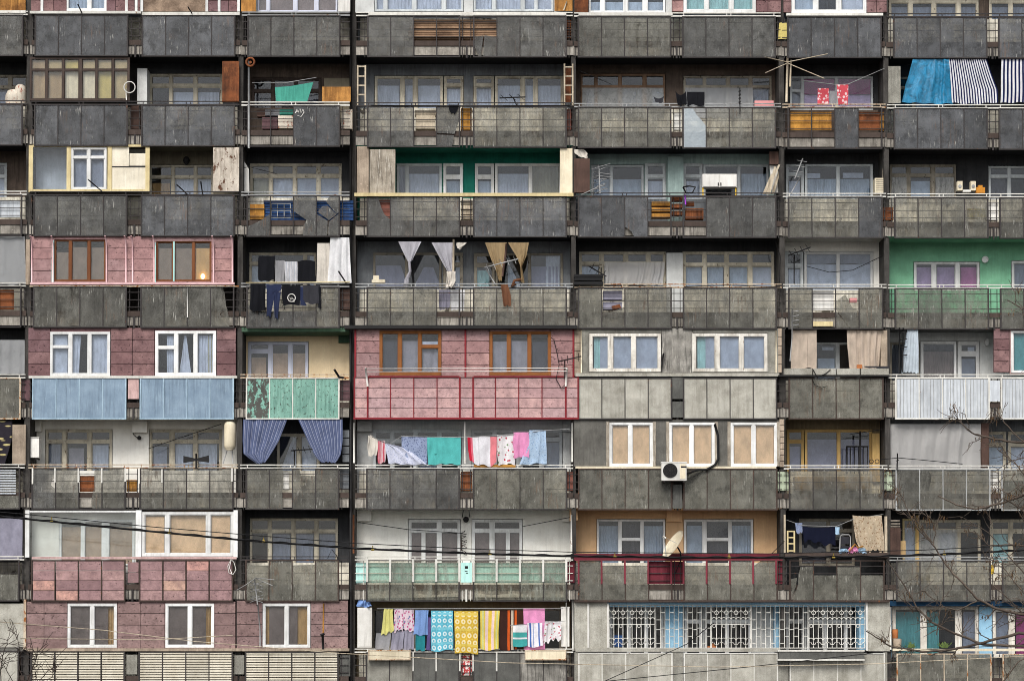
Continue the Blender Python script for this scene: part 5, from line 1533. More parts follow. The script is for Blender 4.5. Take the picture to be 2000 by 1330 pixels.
thing(MB().pt([(717, 848, -.06), (760, 868, -.05), (784, 852, -.02), (900, 854, -.04), (913, 854, -.05), (1000, 848, -.05), (1068, 840, -.05), (1112, 838, .1)], 0, .7), 'clothes_line', 'alu', 'washing line carrying the pink shirt and teal sheet', 'clothes line')
balcony(5, 'C', 'glass_grey', 'steel_white', kinds={(1, i): 'glass_olive' for i in range(4)})
thing(MB().pb(900, 921, 922, 958, .12, .4), 'wooden_crate', 'board_rust', 'rust brown crate in the gap below the teal sheet', 'crate')
thing(MB().pb(1106, 921, 1119, 958, .12, .4), 'brick_pile', 'brick_red', 'red bricks in the gap right of the grey panels below the pale blue sheet', 'bricks')
part(MB().pb(925, 907, 1007, 912, -.02, .04), 'infill_panel', 'board_ochre', 'rusty orange strip under the rail')
# D
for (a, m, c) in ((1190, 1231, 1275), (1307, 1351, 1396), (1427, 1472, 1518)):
    window(Y_ENC - .005, (a, 825, c, 911), [(m, 8)], (), 'frame_white', 6, 3, [(a + 7, 832, m - 5, 906, 'blind_reflect_tan', 0), (m + 5, 831, c - 7, 907, 'blind_reflect_tan', 0)], glass='window_glass_clear')  # tan sheets colour the panes with the opposite building's reflection
enclosure(1121, 820, 1521, 911, 'render_grey', 'dark rendered walling-in')
each('window_surround', 'plywood', [(a, 823, c, 910) for (a, c) in ((1184, 1190), (1275, 1281), (1301, 1307), (1396, 1402), (1421, 1427), (1517.5, 1523))], .035, .1, 'white chipped plaster beside a window')
blockwall(1522, 818, 1532, 912, 'stone_beige', [], rowh=12, label='crumbling stone strip')
sill(1124, 1516, 910.5, 914.5, 'paint_cream', -.03)
balcony(5, 'D', 'glass_olive', None, frame='steel_brown', topbar=False)
ac = ac_unit(1292, 903, 1341, 938, -.42, 'white air conditioner with a round black fan hung on the dark panels', (1309, 919, 14))
MB().pt([(1341, 925, -.3), (1360, 918, -.12), (1380, 917, -.08), (1396, 908, -.05), (1403, 896, -.03), (1402, 850, -.02), (1396, 828, .0)], 0, 2.4, 7).pt([(1340, 936, -.2), (1360, 928, -.08), (1378, 916, -.05)], 0, .6).build('pipe', 'black_rubber', ac)
thing(MB().pb(1314, 946, 1332, 993, -.02, .0), 'concrete_board', 'concrete_dark', 'narrow grey board under the air conditioner with a round black fan', 'board')
# E
window(Y_BACK, (1536, 838, 1571, R5), [], (862,), 'frame_yellow', 5, 4, [(1543, 872, 1562, R5, 'cloth_lilacgrey', 0)])
window(Y_BACK, (1571, 838, 1704, R5), [(1638, 6)], (), 'frame_yellow', 6, 2.5, [(1577, 858, 1634, R5, 'cloth_lilacgrey', 2), (1642, 858, 1698, R5, 'cloth_lilacgrey', 2)])
backwall(5, 'E', 'wall_tan', 'ceiling_olive', sill='paint_cream')
part(MB().pb(1704, 846, 1718, 940, .95, 1.14), 'door_jamb', 'frame_yellow')
mb = MB().pt([(1653, 872), (1696, 872)], .7, 1.6).pt([(1654, 872), (1654, 925)], .7, 1.6).pt([(1680, 842), (1680, 915)], .5, 2.2)
for x in (1661, 1669, 1677, 1686, 1694): mb.pt([(x, 872), (x, 925)], .7, .9)
thing(mb, 'metal_grate', 'black_metal', 'dark upright grate before the yellow framed windows', 'grate')
for x, lb in ((1702, 'left small wire ring hanging on the rail'), (1713, 'right small wire ring hanging on the rail')):
    thing(MB().ring(x, 901, .02, 4, .8, 14), 'wire_ring', 'steel_dark', lb, 'ring')
balcony(5, 'E', 'glass_clear', 'steel_white')
thing(MB().pb(1519, 921, 1541, 958, .11, .3), 'painted_tin', 'sheet_sage', 'pale green tin with a yellow foot left of the clear panels', 'tin')
thing(MB().pb(1725, 921, 1745, 958, .11, .3), 'painted_tin', 'sheet_sage', 'pale green tin right of the clear panels under the yellow windows', 'tin')
thing(MB().pb(1552, 931, 1700, 957, .5, .9), 'storage_chest', 'cardboard', 'long straw coloured chest behind clear panels under the yellow windows', 'chest')
# F
window(Y_BACK, (1922, 842, 1966, R5), [], (868,), 'frame_beige', 6, 4, [(1930, 874, 1958, R5, 'net_blue', 2)])
window(Y_BACK, (1968, 842, 2100, R5), [(2030, 8)], (868,), 'frame_beige', 6, 4, [(1974, 874, 2094, R5, 'net_white', 6)])
backwall(5, 'F', 'wall_grey', 'ceiling_grey')
thing(MB().cloth([(828, 1734, 1916), (860, 1733, 1916), (916, 1736, 1914)], .3, 6, .03, crumple=1.0), 'plastic_sheet', 'film_white', 'big creased white sheet closing a whole balcony', 'sheet')
part(MB().pb(1917, 826, 1932, 912, .3, .6), 'pilaster', 'metal_brown', 'brown pilaster')
balcony(5, 'F', 'glass_clear', 'steel_white', frame='steel_grey')
thing(MB().pq([(1757, 925), (1763, 918), (1785, 917), (1812, 917), (1819, 928), (1818, 940), (1814, 958), (1757, 958)], .2, .3), 'stuffed_sack', 'cloth_darkgrey', 'big dark sack seen through clear panels below the big white sheet', 'sack')
thing(MB().pt([(1752, 918, -.1), (1753, 885, -.25)], 0, 1.4).pt([(1750, 900, -.2), (1756, 898, -.2)], 0, .8), 'metal_rod', 'black_metal', 'thin black arm rising at the left of the big white sheet', 'bracket')
mb = MB()
for i in range(3): mb.pb(1932, 922 + i * 13, 1952, 933 + i * 13, .12, .3)
thing(mb, 'storage_boxes', 'paint_white', 'whitish boxes in the gap right of the clear panels below the big white sheet', 'boxes')
thing(MB().pb(1958, 938, 2010, 958, .13, .3), 'painted_tin', 'sheet_sage', 'mint green tin at the right edge behind rusty bars', 'tin')

# ---------------------------------------------------------------- row 6
R6 = 1106
backwall(6, 'Z', 'wall_dark')
hang('grey_curtain', 'cloth_lilacgrey', [(1012, -150, 44), (1050, -150, 44), (1092, -150, 44)], .1, 'grey lilac curtain at the left edge above dark panels', 'curtain', 8, .03)
balcony(6, 'Z', 'glass_grey', 'steel_white', kinds={(0, 3): 'glass_olive'}, states={(0, 3): [[(0, .35), (1, .35), (1, 1), (0, 1)]]})
each('loggia_post', 'frame_white', [(a, 996, b_, 1088) for a, b_ in ((49, 57), (265, 276), (456, 464))], .0, .16)
part(MB().pb(57, 997, 265, 1000, .02, .1), 'loggia_head', 'frame_white')
part(MB().pb(57, 1000, 265, 1086, .05, .056), 'pane', 'window_glass_clear', 'one large sheet of glazing')
window(.5, (115, 1014, 264, R6), [(162, 9), (206, 18)], (), 'frame_white', 6, 2, [(120, 1029, 158, R6, 'blind_reflect_tan', 0), (166, 1029, 199, R6, 'blind_reflect_tan', 0), (215, 1029, 258, R6, 'blind_reflect_tan', 0)])
enclosure(57, 990, 266, 1150, 'wall_white', None, .5, .1)
window(.05, (277, 999, 457, 1086), [(327, 10), (407, 10)], (), 'frame_white', 7, 3, [(285, 1008, 321, 1081, 'blind_reflect_tan', 0), (333, 1004, 402, 1081, 'blind_reflect_tan', 1.5), (413, 1007, 449, 1081, 'blind_reflect_tan', 0)], hole=False, glass='window_glass_clear')
backwall(6, 'A', 'wall_greywhite')
sill(62, 462, 1087, 1091.5, 'tuff_sill', -.02)
b = balcony(6, 'A', 'miss' if 0 else 'glass_grey', None, frame='steel_brown', states={(g, i): 'miss' for g in (0, 1) for i in range(4)}, label='balcony faced with mixed pink and orange stone blocks')
for g, (a0, a1) in enumerate(APT['A'][1]):
    tt = top(6, a0)
    for i in range(4):
        w = (a1 - a0) / 4
        xs0, xs1 = a0 + w * i + 1 - 2.2, a0 + w * (i + 1) - 1 - 2.2
        blockwall(xs0, tt + 1.5, xs1, tt + 79, 'tuff_mixed', [], rowh=20, Yf=.0, th=.03, parent=b, name='panel')
blockwall(249, 1097, 271, 1138, 'tuff_mixed', [], rowh=20, Yf=.04, th=.03, name='infill_panel')
thing(MB().pt([(452, 1090), (445, 1105), (447, 1118), (455, 1122), (461, 1112), (457, 1098), (452, 1092), (448, 1108), (453, 1120)], -.06, .8), 'cable_coil', 'paint_white', 'white cable coil hanging at the corner of the mixed stone balcony', 'cable')
window(Y_BACK, (487, 1011, 661, R6), [(527, 6), (573, 6), (618, 6)], (1037,), 'frame_beige', 5, 3.5, [(533, 1043, 567, R6, 'net_grey', 3), (579, 1043, 612, R6, 'net_grey', 3), (624, 1043, 655, R6, 'net_grey', 3)])
backwall(6, 'B', 'wall_dark')
balcony(6, 'B', 'glass_olive', 'steel_dark', frame='steel_brown', states={(0, 0): [[(0, .12), (1, .12), (1, 1), (0, 1)]], (0, 2): [[(0, .12), (1, .1), (1, 1), (0, 1)]]})
# C
window(Y_BACK, (797, 1013, 900, R6), [(858, 8)], (1036,), 'frame_white', 6, 4, [(804, 1041, 852, R6, 'blind_reflect_brown', 0), (864, 1041, 893, R6, 'blind_reflect_brown', 0)])  # brown sheets painted as the building opposite, mirrored in the panes
window(Y_BACK, (921, 1013, 1021, R6), [(961, 8)], (1036,), 'frame_white', 6, 4, [(927, 1041, 955, R6, 'blind_reflect_brown', 0), (967, 1041, 1015, R6, 'blind_reflect_brown', 0)])
for a in (827, 992):
    part(MB().pb(a - 4, 1040, a + 4, 1165, 1.145, 1.20), 'mullion', 'frame_white')
backwall(6, 'C', 'wall_white', 'ceiling_pale', 'clean white back wall')
each('beam', 'wall_white', [(697, 990, 725, 1017), (1099, 990, 1117, 1018)], .9, 1.14)
thing(MB().disc(910, 1014, 1.0, 1.12, 6, 8).pt([(903, 1010), (905, 996), (908, 984)], 1.02, .8).pt([(917, 1010), (916, 996), (909, 984)], 1.02, .8), 'wall_lamp', 'black_metal', 'black hexagonal lamp on a looped flex on the clean white wall', 'lamp')
mb = MB().pt([(900, 1040, 1.05), (901, 1075, 1.05)], 1.05, 1.3)
for k in range(14):
    y = 1038 + k * 3.2
    mb.pt([(902, y, 1.05), (902 + RND.uniform(4, 11), y + RND.uniform(-6, 6), 1.0)], 1.05, .6, 4)
thing(mb, 'dry_creeper', 'bark_dark', 'wiry dry creeper on the pier of the clean white wall', 'plant')
part(MB().pt([(1116, 1005), (1116, 1081)], .1, 2), 'downpipe', 'steel_white')
part(MB().pt([(690.5, 1005), (690.5, 1080)], .1, 2), 'downpipe', 'board_rust', 'rusty pale pipe')
balcony(6, 'C', 'glass_open', 'steel_white', frame='steel_dark', bars='steel_white', label='balcony with white upper railing and mint boards', topbar=True)
each('post', 'steel_white', [(x - 2, 1091, x + 2, 1136) for x in (717, 762, 807, 852, 897, 925, 970, 1015.5, 1061, 1106)], -.03, -.021)
each('infill_panel', 'sheet_mint', [(695, 1099, 895, 1138), (923, 1099, 1104, 1138)], .11, .13, 'mint green boards behind the railing')
mt = thing(MB().pb(900, 1098, 922, 1137, .0, .12), 'meter_box', 'sheet_mint', 'pale turquoise meter box with two small marks', 'meter box')
MB().pb(908, 1105, 914, 1110, -.006, -.001).pb(908, 1114, 913, 1115.5, -.006, -.001).pb(910, 1118, 914, 1119.5, -.006, -.001).build('mark', 'black_rubber', mt)
part(MB().pq([(718, 1160), (740, 1158), (762, 1163), (800, 1158), (850, 1162), (896, 1157), (896, 1165), (718, 1168)], .05, .04).pq([(926, 1157), (960, 1162), (1000, 1158), (1050, 1163), (1104, 1158), (1104, 1166), (926, 1166)], .05, .04), 'mortar_strip', 'concrete_pale', 'smeared mortar along the slab')
# D
window(Y_BACK, (1165, 1013, 1300, R6), [(1211, 7), (1254, 7)], {1: (1053,)}, 'frame_white', 5, 2, [(1170, 1027, 1207, R6, 'net_blue', 7), (1258, 1027, 1295, R6, 'net_blue', 7), (1216, 1024, 1250, R6, 'net_dark', 3)])
window(Y_BACK, (1335, 1013, 1472, R6), [(1376, 9), (1426, 7)], {1: (1053,)}, 'frame_white', 6, 2, [(1342, 1026, 1371, R6, 'net_blue', 2), (1381, 1018, 1422, R6, 'net_dark', 3), (1430, 1026, 1468, R6, 'net_blue', 7)])
backwall(6, 'D', 'wall_peach', 'wall_peach', 'peach painted back wall')
part(MB().pb(1113, 992, 1128, 1016, .3, .8), 'beam', 'wall_peach')
part(MB().pb(1302, 996, 1332, 1018, 1.0, 1.14), 'beam', 'wall_peach')
part(MB().pb(1121, 1081, 1522, 1093, .02, .09), 'ledge', 'sheet_maroon', 'maroon painted ledge')
each('infill_panel', 'sheet_maroon', [(1106, 1096, 1122, 1138), (1267, 1096, 1336, 1140), (1517, 1096, 1528, 1140)], .1, .13, 'maroon boards behind the railing')
balcony(6, 'D', 'glass_olive', 'steel_maroon', frame='steel_brown', topbar=False, states={(0, 1): [[(0, .12), (1, .12), (1, 1), (0, 1)]], (0, 2): [[(0, .12), (1, .12), (1, 1), (0, 1)]], (0, 3): 'miss', (1, 0): [[(0, .12), (1, .12), (1, 1), (0, 1)]], (1, 1): [[(0, .12), (1, .12), (1, 1), (0, 1)]], (1, 3): [[(0, .12), (.3, 0), (1, 0), (1, 1), (0, 1)]]})
each('post', 'steel_maroon', [(x - 1.7, 1094, x + 1.7, 1140) for x in (1130, 1175, 1220.5, 1266, 1311, 1335, 1380, 1425.5, 1471, 1516)], -.03, -.021)
# satellite dish
SDc = P(1319, 1066, -.55)
axis = Vector((-.76, -.27, .50)).normalized()
up = Vector((.45, .1, 1)).normalized()
e1 = axis.cross(up).normalized()
e2 = e1.cross(axis).normalized()
dm = MB()
Rd, seg, rings = .54, 28, 6
for side in (0, 1):
    for k in range(rings + 1):
        q = k / rings
        for j in range(seg):
            a = 2 * pi * j / seg
            p = SDc + (e1 * cos(a) * Rd * .92 + e2 * sin(a) * Rd) * q + axis * (.11 * q * q - .012 * side)
            dm.v.append(tuple(p))
for side in (0, 1):
    o_ = side * (rings + 1) * seg
    for k in range(rings):
        for j in range(seg):
            j2 = (j + 1) % seg
            f = (o_ + k * seg + j, o_ + k * seg + j2, o_ + (k + 1) * seg + j2, o_ + (k + 1) * seg + j)
            dm.sm.add(len(dm.f))
            dm.f.append(f if side else f[::-1])
o_ = (rings + 1) * seg
for j in range(seg):
    j2 = (j + 1) % seg
    dm.f.append((rings * seg + j, rings * seg + j2, o_ + rings * seg + j2, o_ + rings * seg + j))
dish = thing(dm, 'satellite_dish', 'paint_cream', 'cream satellite dish tilted to the upper left', 'satellite dish')
lnb = SDc + axis * .46 + Vector((0, 0, .04))
MB().tube([SDc - e2 * .46 + axis * .09, lnb], .014).tube([SDc + e2 * .1 + axis * .02, lnb], .008).build('arm', 'steel_grey', dish)
MB().tube([lnb - axis * .05, lnb + axis * .05], .032, 8).build('receiver', 'paint_white', dish)
MB().tube([SDc - axis * .02, SDc - axis * .12, P(1329, 1078, -.2), P(1330, 1092, -.05)], .025).build('mount', 'black_metal', dish)
MB().pt([(1331, 1090, -.05), (1322, 1112, -.03), (1318, 1120, .05)], 0, .7).build('cable', 'black_rubber', dish)
# E
window(Y_BACK, (1560, 1012, 1670, R6), [(1618, 6)], (1036,), 'frame_old', 6, 3, [(1566, 1045, 1612, R6, 'net_dark', 3)])
backwall(6, 'E', 'wall_dark', sill=None)
EG = 'washing above the brown ledge'
hang('print_shirt', 'print_bluegrey', [(1021, 1553, 1567), (1041, 1556, 1567)], .05, 'small white and blue printed cloth left of the navy cloth', 'laundry', 1.5, .02, EG)
hang('navy_cloth', 'cloth_navy', [(1027, 1567, 1632), (1048, 1569, 1632), (1060, 1571, 1632)], .03, 'wide navy cloth sagging on the line', 'laundry', 3, .03, EG, sag=3, hem=3)
hang('navy_strip', 'cloth_black', [(1056, 1569, 1577), (1070, 1570, 1576)], .04, 'black strip dangling at the left end of the navy cloth', 'laundry', 1, .02, EG)
hang('print_shirt', 'cloth_skyblue', [(1029, 1631, 1640), (1043, 1632, 1639)], .03, 'pale blue rag right of the navy cloth', 'laundry', 1, .02, EG)
hang('beige_blanket', 'print_blanket', [(1012, 1665, 1690), (1008, 1666, 1706), (1004, 1668, 1722), (1040, 1669, 1726), (1066, 1674, 1727), (1078, 1690, 1729)], .0, 'big beige speckled blanket hung at the right end', 'laundry', 4, .05, EG) if 0 else hang('beige_blanket', 'print_blanket', [(1006, 1665, 1722), (1030, 1668, 1724), (1055, 1672, 1727), (1070, 1680, 1728), (1078, 1690, 1730)], .0, 'big beige speckled blanket hung at the right end', 'laundry', 4, .05, EG, hem=3, sag=2)
thing(MB().pt([(1536, 1015, .1), (1567, 1026, .04), (1632, 1028, .04), (1666, 1014, .02), (1725, 1004, .02)], 0, .7), 'clothes_line', 'alu', 'washing line carrying the navy cloth and beige blanket', 'clothes line')
mb = MB().pb(1537, 1036, 1540, 1078, .1, .14).pb(1550, 1036, 1553, 1078, .1, .14)
for y in (1036, 1048, 1060, 1074): mb.pb(1540, y, 1550, y + 2.5, .11, .13)
thing(mb, 'plant_stand', 'frame_cream', 'cream ladder-like stand at the left of the navy washing', 'stand')
ch = thing(MB().pt([(1640, 1078), (1641, 1047), (1645, 1044), (1658, 1044), (1661, 1048), (1661, 1078)], .15, 1.3), 'folding_chair', 'alu', 'grey tubular chair behind the heap of clothes', 'chair')
MB().pb(1643, 1048, 1659, 1062, .155, .17).build('backrest', 'cloth_darkgrey', ch)
MB().pb(1642, 1066, 1660, 1069, .1, .5).build('seat', 'cloth_darkgrey', ch)
CHG = 'heap of clothes on the brown ledge'
for i, (x0, x1, y, m, lb) in enumerate(((1638, 1658, 1071, 'cloth_skyblue', 'pale blue clothes heaped left on the brown ledge'), (1656, 1677, 1068, 'cloth_pink', 'pink clothes heaped in the middle of the brown ledge'), (1674, 1693, 1070, 'cloth_skyblue', 'sky blue clothes heaped right on the brown ledge'))):
    hang('clothes_heap', m, [(y, x0 + 4, x1 - 4), (y + 4, x0 + 1, x1 - 1), (1079, x0, x1)], -.08, lb, 'clothes', 3, .05, CHG, crumple=1.3)
thing(MB().pt([(1658, 1076, -.12), (1670, 1062, -.14), (1676, 1070, -.14), (1686, 1066, -.14)], 0, 1.6), 'wooden_stick', 'board_ochre', 'bent ochre stick lying on the heap of clothes', 'stick')
part(MB().pb(1533, 1078.5, 1735, 1089, -.06, .12), 'ledge', 'timber_dark', 'brown rotten timber ledge')
part(MB().pb(1531, 1005, 1534.5, 1080, .08, .14).pb(1728, 1008, 1733, 1080, .02, .14), 'post', 'wood_pale')
balcony(6, 'E', 'glass_olive', None, frame='steel_brown', topbar=False, states={
    (0, 0): [[(.45, .16), (1, .14), (1, 1), (.1, .98), (.22, .8), (.34, .6), (.36, .35)], [(.02, .45), (.3, .42), (.24, .65), (.08, .85)]],
    (0, 1): [[(0, .36), (1, .36), (1, 1), (0, 1)]], (0, 2): [[(0, .16), (1, .16), (1, .34), (0, .34)], [(0, .355), (1, .355), (1, 1), (0, 1)]], (0, 3): [[(0, .36), (1, .36), (1, 1), (0, 1)]]})
# F
window(Y_BACK, (1762, 1012, 1792, R6), [], (), 'frame_cream', 5, 2, [(1767, 1030, 1788, R6, 'net_white', 2)])
window(Y_BACK, (1792, 1014, 1916, R6), [(1828, 8), (1872, 9)], {'*': (1036,), 2: (1036,)}, 'frame_beige', 6, 3, [(1833, 1042, 1866, R6, 'net_white', 3)])
window(Y_BACK, (1933, 1013, 2100, R6), [(1974, 7), (2020, 7)], (1037,), 'frame_beige', 6, 4, [(1940, 1043, 1968, R6, 'net_mint', 3)])
backwall(6, 'F', 'wall_dark')
thing(MB().cloth([(1034, 1796, 1870), (1110, 1796, 1870)], 1.04, 5, .03, crumple=1.5), 'plastic_sheet', 'film_clear', 'creased clear polythene over windows behind the bare branches', 'polythene')
part(MB().pb(1790, 1006, 1795, 1150, 1.04, 1.075), 'post', 'frame_yellow', 'yellow painted post')
board('metal_sheet', 'metal_brown', (1739, 1030, 1759, 1086), .04, 'dark brown upright sheet right of the beige blanket', 'metal sheet')
thing(MB().pb(1740, 1015, 1757, 1018, .05, .3).pb(1741, 1021, 1758, 1024, .05, .3).pb(1740, 1026, 1758, 1029, .05, .3), 'plank_stack', 'wood_grey', 'grey planks on top of the dark brown sheet beside the blanket', 'planks')
thing(MB().pb(1759, 1056, 1769, 1084, .3, .5), 'cardboard_box', 'cardboard', 'small ochre box on the rail beside the yellow post', 'box')
balcony(6, 'F', 'glass_clear', 'steel_grey')
thing(MB().lathe(1936, 1112, .1, [(2, 1103), (5, 1106), (5.5, 1118), (3, 1121)], 10), 'yellow_bag', 'plastic_yellow', 'yellow bag hanging in the gap among bare twigs', 'bag')
part(MB().pb(1796, 1118, 1817, 1138, .5, .8), 'infill_panel', 'paint_cream')

# ---------------------------------------------------------------- row 7
R7 = 1284
enclosure(-160, 1178, 46, 1272, 'concrete_pale', 'bare grey plaster walling-in')
balcony(7, 'Z', 'concrete_pale', 'steel_dark')
for (a, m, c) in ((132, 180, 228), (323, 371, 418)):
    window(Y_ENC - .01, (a, 1178, c, 1264), [(m, 9)], (), 'frame_white', 6, 2.5, [(m + 30, 1184, c - 6, 1259, 'net_amber', 2), (a + 5, 1184, m - 5, 1260, 'reflect_dim', 0), (m + 5, 1184, m + 31, 1260, 'reflect_dim', 0)])  # dim brown sheets: reflection put in as colour behind the panes
blockwall(50, 1174, 460, 1266, 'tuff_brown', [86, 132, 229, 275, 322, 418], label='brownish mauve stone walling-in')
window(Y_ENC - .01, (513, 1178, 606, 1264), [(560, 9)], (), 'frame_white', 6, 2.5, [(580, 1184, 600, 1259, 'net_amber', 2.5), (519, 1184, 526, 1259, 'net_amber', 1), (526, 1184, 556, 1260, 'reflect_dim', 0), (565, 1184, 581, 1260, 'reflect_dim', 0)])
blockwall(462, 1172, 680, 1266, 'tuff_brown', [513, 607, 632], label='brownish mauve stone walling-in')
part(MB().pt([(632, 1178), (631, 1238)], .04, 1.4), 'downpipe', 'board_ochre', 'thin orange pipe')
part(MB().pb(46, 1170, 50.5, 1268, .0, .18), 'corner_post', 'steel_rustwhite')
sill(52, 682, 1265.5, 1271, 'stone_beige', -.03)
for k in 'AB':
    st = {(g, i): 'miss' for g in (0, 1) for i in range(4)}
    b = balcony(7, k, 'slat_cream', None, frame='steel_dark', states=st, label='balcony fronted with cream horizontal slats')
    for (a0, a1) in APT[k][1]:
        tt = top(7, a0)
        for i in range(4):
            w = (a1 - a0) / 4
            q = MB()
            for j in range(16):
                z = tt + 2 + j * 4.9
                q.pb(a0 + w * i + 1 - 2.5, z, a0 + w * (i + 1) - 1 - 2.5, z + 3.1, .0, .02)
            q = q.build('panel', 'slat_cream', b)
    backwall(7, k, 'wall_dark')
each('infill_panel', 'concrete', [(247, 1278, 268, 1316), (458, 1279, 477, 1316)], .02, .06)
board('metal_sheet', 'concrete_dark', (664, 1278, 684, 1320), .1, 'broken grey boards in the gap right of the cream slats', 'board')
thing(MB().pt([(630, 1238, -.3), (631, 1266, -.02)], 0, 2.6).pt([(626, 1240, -.3), (634, 1237, -.3)], 0, 2.4), 'rail_bracket', 'black_metal', 'black bracket below the thin orange pipe', 'bracket')
# C: washing day
window(Y_BACK, (726, 1187, 905, R7), [(760, 6), (812, 6), (858, 6)], (), 'frame_old', 5, 3, [(732, 1200, 900, R7, 'net_dark', 8)])
window(Y_BACK, (925, 1187, 1098, R7), [(970, 6), (1020, 6), (1060, 6)], (), 'frame_old', 5, 3, [(930, 1200, 1060, R7, 'net_dark', 8)])
backwall(7, 'C', 'wall_tan', 'ceiling_grey')
cb = thing(MB().pb(698, 1186, 726, 1264, .1, .5), 'tall_cabinet', 'paint_white', 'tall white cabinet left of the colourful washing', 'cabinet')
MB().pb(700, 1189, 724, 1262, .085, .099).build('door', 'paint_white', cb)
hang('blue_bundle', 'cloth_blue', [(1172, 700, 722), (1178, 697, 724), (1184, 697, 725)], .08, 'blue grey bundle on top of the tall white cabinet', 'bundle', 2, .06, crumple=1.3)
VG = 'colourful washing at the bottom of the view'
hang('sleeveless_shirt', 'cloth_yellow', [(1188, 750, 768), (1195, 749, 767), (1220, 747, 768), (1236, 744, 770)], -.08, 'pale yellow sleeveless top at the left of the colourful washing', 'laundry', 2.5, .03, VG, hem=2.5)
hang('flowered_shirt', 'print_floral_pink', [(1189, 770, 787), (1198, 770, 788), (1232, 769, 787)], -.08, 'pink and blue flowered top next to the pale yellow one', 'laundry', 2, .03, VG, hem=2)
hang('flowered_shirt', 'print_floral_pink', [(1190, 788, 808), (1198, 788, 808), (1231, 788, 810)], -.08, 'pink flowered top next to the plain blue one', 'laundry', 2.5, .03, VG, hem=2)
hang('plain_shirt', 'cloth_blue', [(1191, 811, 837), (1200, 811, 836), (1239, 808, 835)], -.08, 'plain blue top with a dark hem print', 'laundry', 2, .03, VG)
hang('grey_trousers', 'cloth_grey', [(1236, 735, 764), (1268, 732, 760)], -.04, 'pale grey trousers under the yellow top', 'laundry', 2, .03, VG)
hang('grey_shirt', 'cloth_lilacgrey', [(1232, 766, 790), (1268, 763, 786)], -.04, 'lilac grey shirt under the flowered tops', 'laundry', 2, .03, VG)
hang('dark_shirt', 'cloth_lilacgrey', [(1230, 790, 809), (1268, 788, 808)], -.05, 'lilac grey shirt next to the teal cloth', 'laundry', 2, .03, VG)
hang('teal_cloth', 'cloth_deepteal', [(1238, 812, 830), (1270, 811, 830)], -.05, 'deep teal cloth below the plain blue top', 'laundry', 2, .03, VG)
hang('purple_cloth', 'cloth_purple', [(1205, 836, 842), (1269, 832, 841)], -.04, 'narrow purple cloth beside the aqua towel', 'laundry', 1, .02, VG)
hang('patterned_towel', 'towel_aqua', [(1192, 842, 885), (1230, 842, 885), (1270, 842, 885)], -.08, 'aqua and white patterned towel', 'laundry', 1.2, .015, VG)
hang('patterned_towel', 'towel_yellow', [(1193, 887, 934), (1230, 888, 934), (1275, 888, 934)], -.08, 'yellow and white patterned towel', 'laundry', 1.2, .015, VG)
hang('floral_runner', 'towel_sunny', [(1192, 938, 976), (1230, 938, 974), (1268, 939, 973)], -.08, 'yellow and pink banded towel with a floral middle', 'laundry', 1, .02, VG)
hang('brown_rug', 'rug_brown', [(1191, 976, 1022), (1230, 976, 1022), (1268, 976, 1022)], -.03, 'dark brown rug with orange and grey bands', 'laundry', 1, .015, VG)
hang('pink_towel', 'cloth_pink', [(1187, 1022, 1064), (1230, 1023, 1064), (1268, 1024, 1064)], -.04, 'big pink towel behind the blue striped towel', 'laundry', 1, .015, VG)
hang('banded_towel', 'towel_teal', [(1220, 1002, 1029), (1262, 1002, 1030)], -.14, 'white towel with two teal bands', 'laundry', .8, .015, VG)
hang('striped_towel', 'towel_bluestripe', [(1216, 1030, 1059), (1262, 1032, 1060)], -.15, 'white towel with blue stripes before the pink towel', 'laundry', .8, .015, VG)
hang('floral_skirt', 'print_floral', [(1213, 1064, 1097), (1225, 1063, 1096), (1252, 1061, 1096)], -.08, 'white flowered skirt with scalloped hem at the right end', 'laundry', 3.5, .03, VG, hem=3)
thing(MB().pt([(736, 1188, -.08), (1100, 1188, -.08)], -.08, .7).pt([(996, 1221, -.14), (1104, 1212, -.14)], 0, .6), 'clothes_line', 'alu', 'double washing line of the colourful washing', 'clothes line')
ac2 = ac_unit(1096, 1186, 1112, 1262, .1, 'tall pale slatted box at the right of the colourful washing')
part(MB().pt([(1106, 1176), (1106, 1268)], .05, 1.4).pt([(1119, 1176), (1119, 1270)], .05, 1.8), 'downpipe', 'steel_white')
for (a, b_, lb) in ((720, 801, 'long rusty cream window box on the left of the washing rail'), (1026, 1105, 'long rusty cream window box on the right of the washing rail')):
    o = thing(MB().pb(a, 1270, b_, 1287, -.22, -.03), 'window_box', 'paint_cream', lb, 'window box')
    MB().pb(a - 1, 1268.6, b_ + 1, 1270.4, -.235, -.02).pb(a - 1, 1286, b_ + 1, 1288.6, -.235, -.02).pb(a - 1, 1270.6, a + 1, 1285.8, -.235, -.02).pb(b_ - 1, 1270.6, b_ + 1, 1285.8, -.235, -.02).build('rim', 'steel_rustwhite', o)
balcony(7, 'C', 'concrete_dark', 'steel_white', frame='steel_dark', kinds={(0, 0): 'concrete', (0, 1): 'concrete', (1, 2): 'concrete_streaked', (1, 3): 'concrete_streaked'})
each('post', 'steel_white', [(x - 1.5, 1273, x + 1.5, 1310) for x in (807, 852, 898, 924, 970)], -.032, -.021)
thing(MB().pb(901, 1280, 921, 1318, .1, .3), 'patterned_box', 'box_red', 'red and white patterned box in the gap under the yellow towel', 'box')
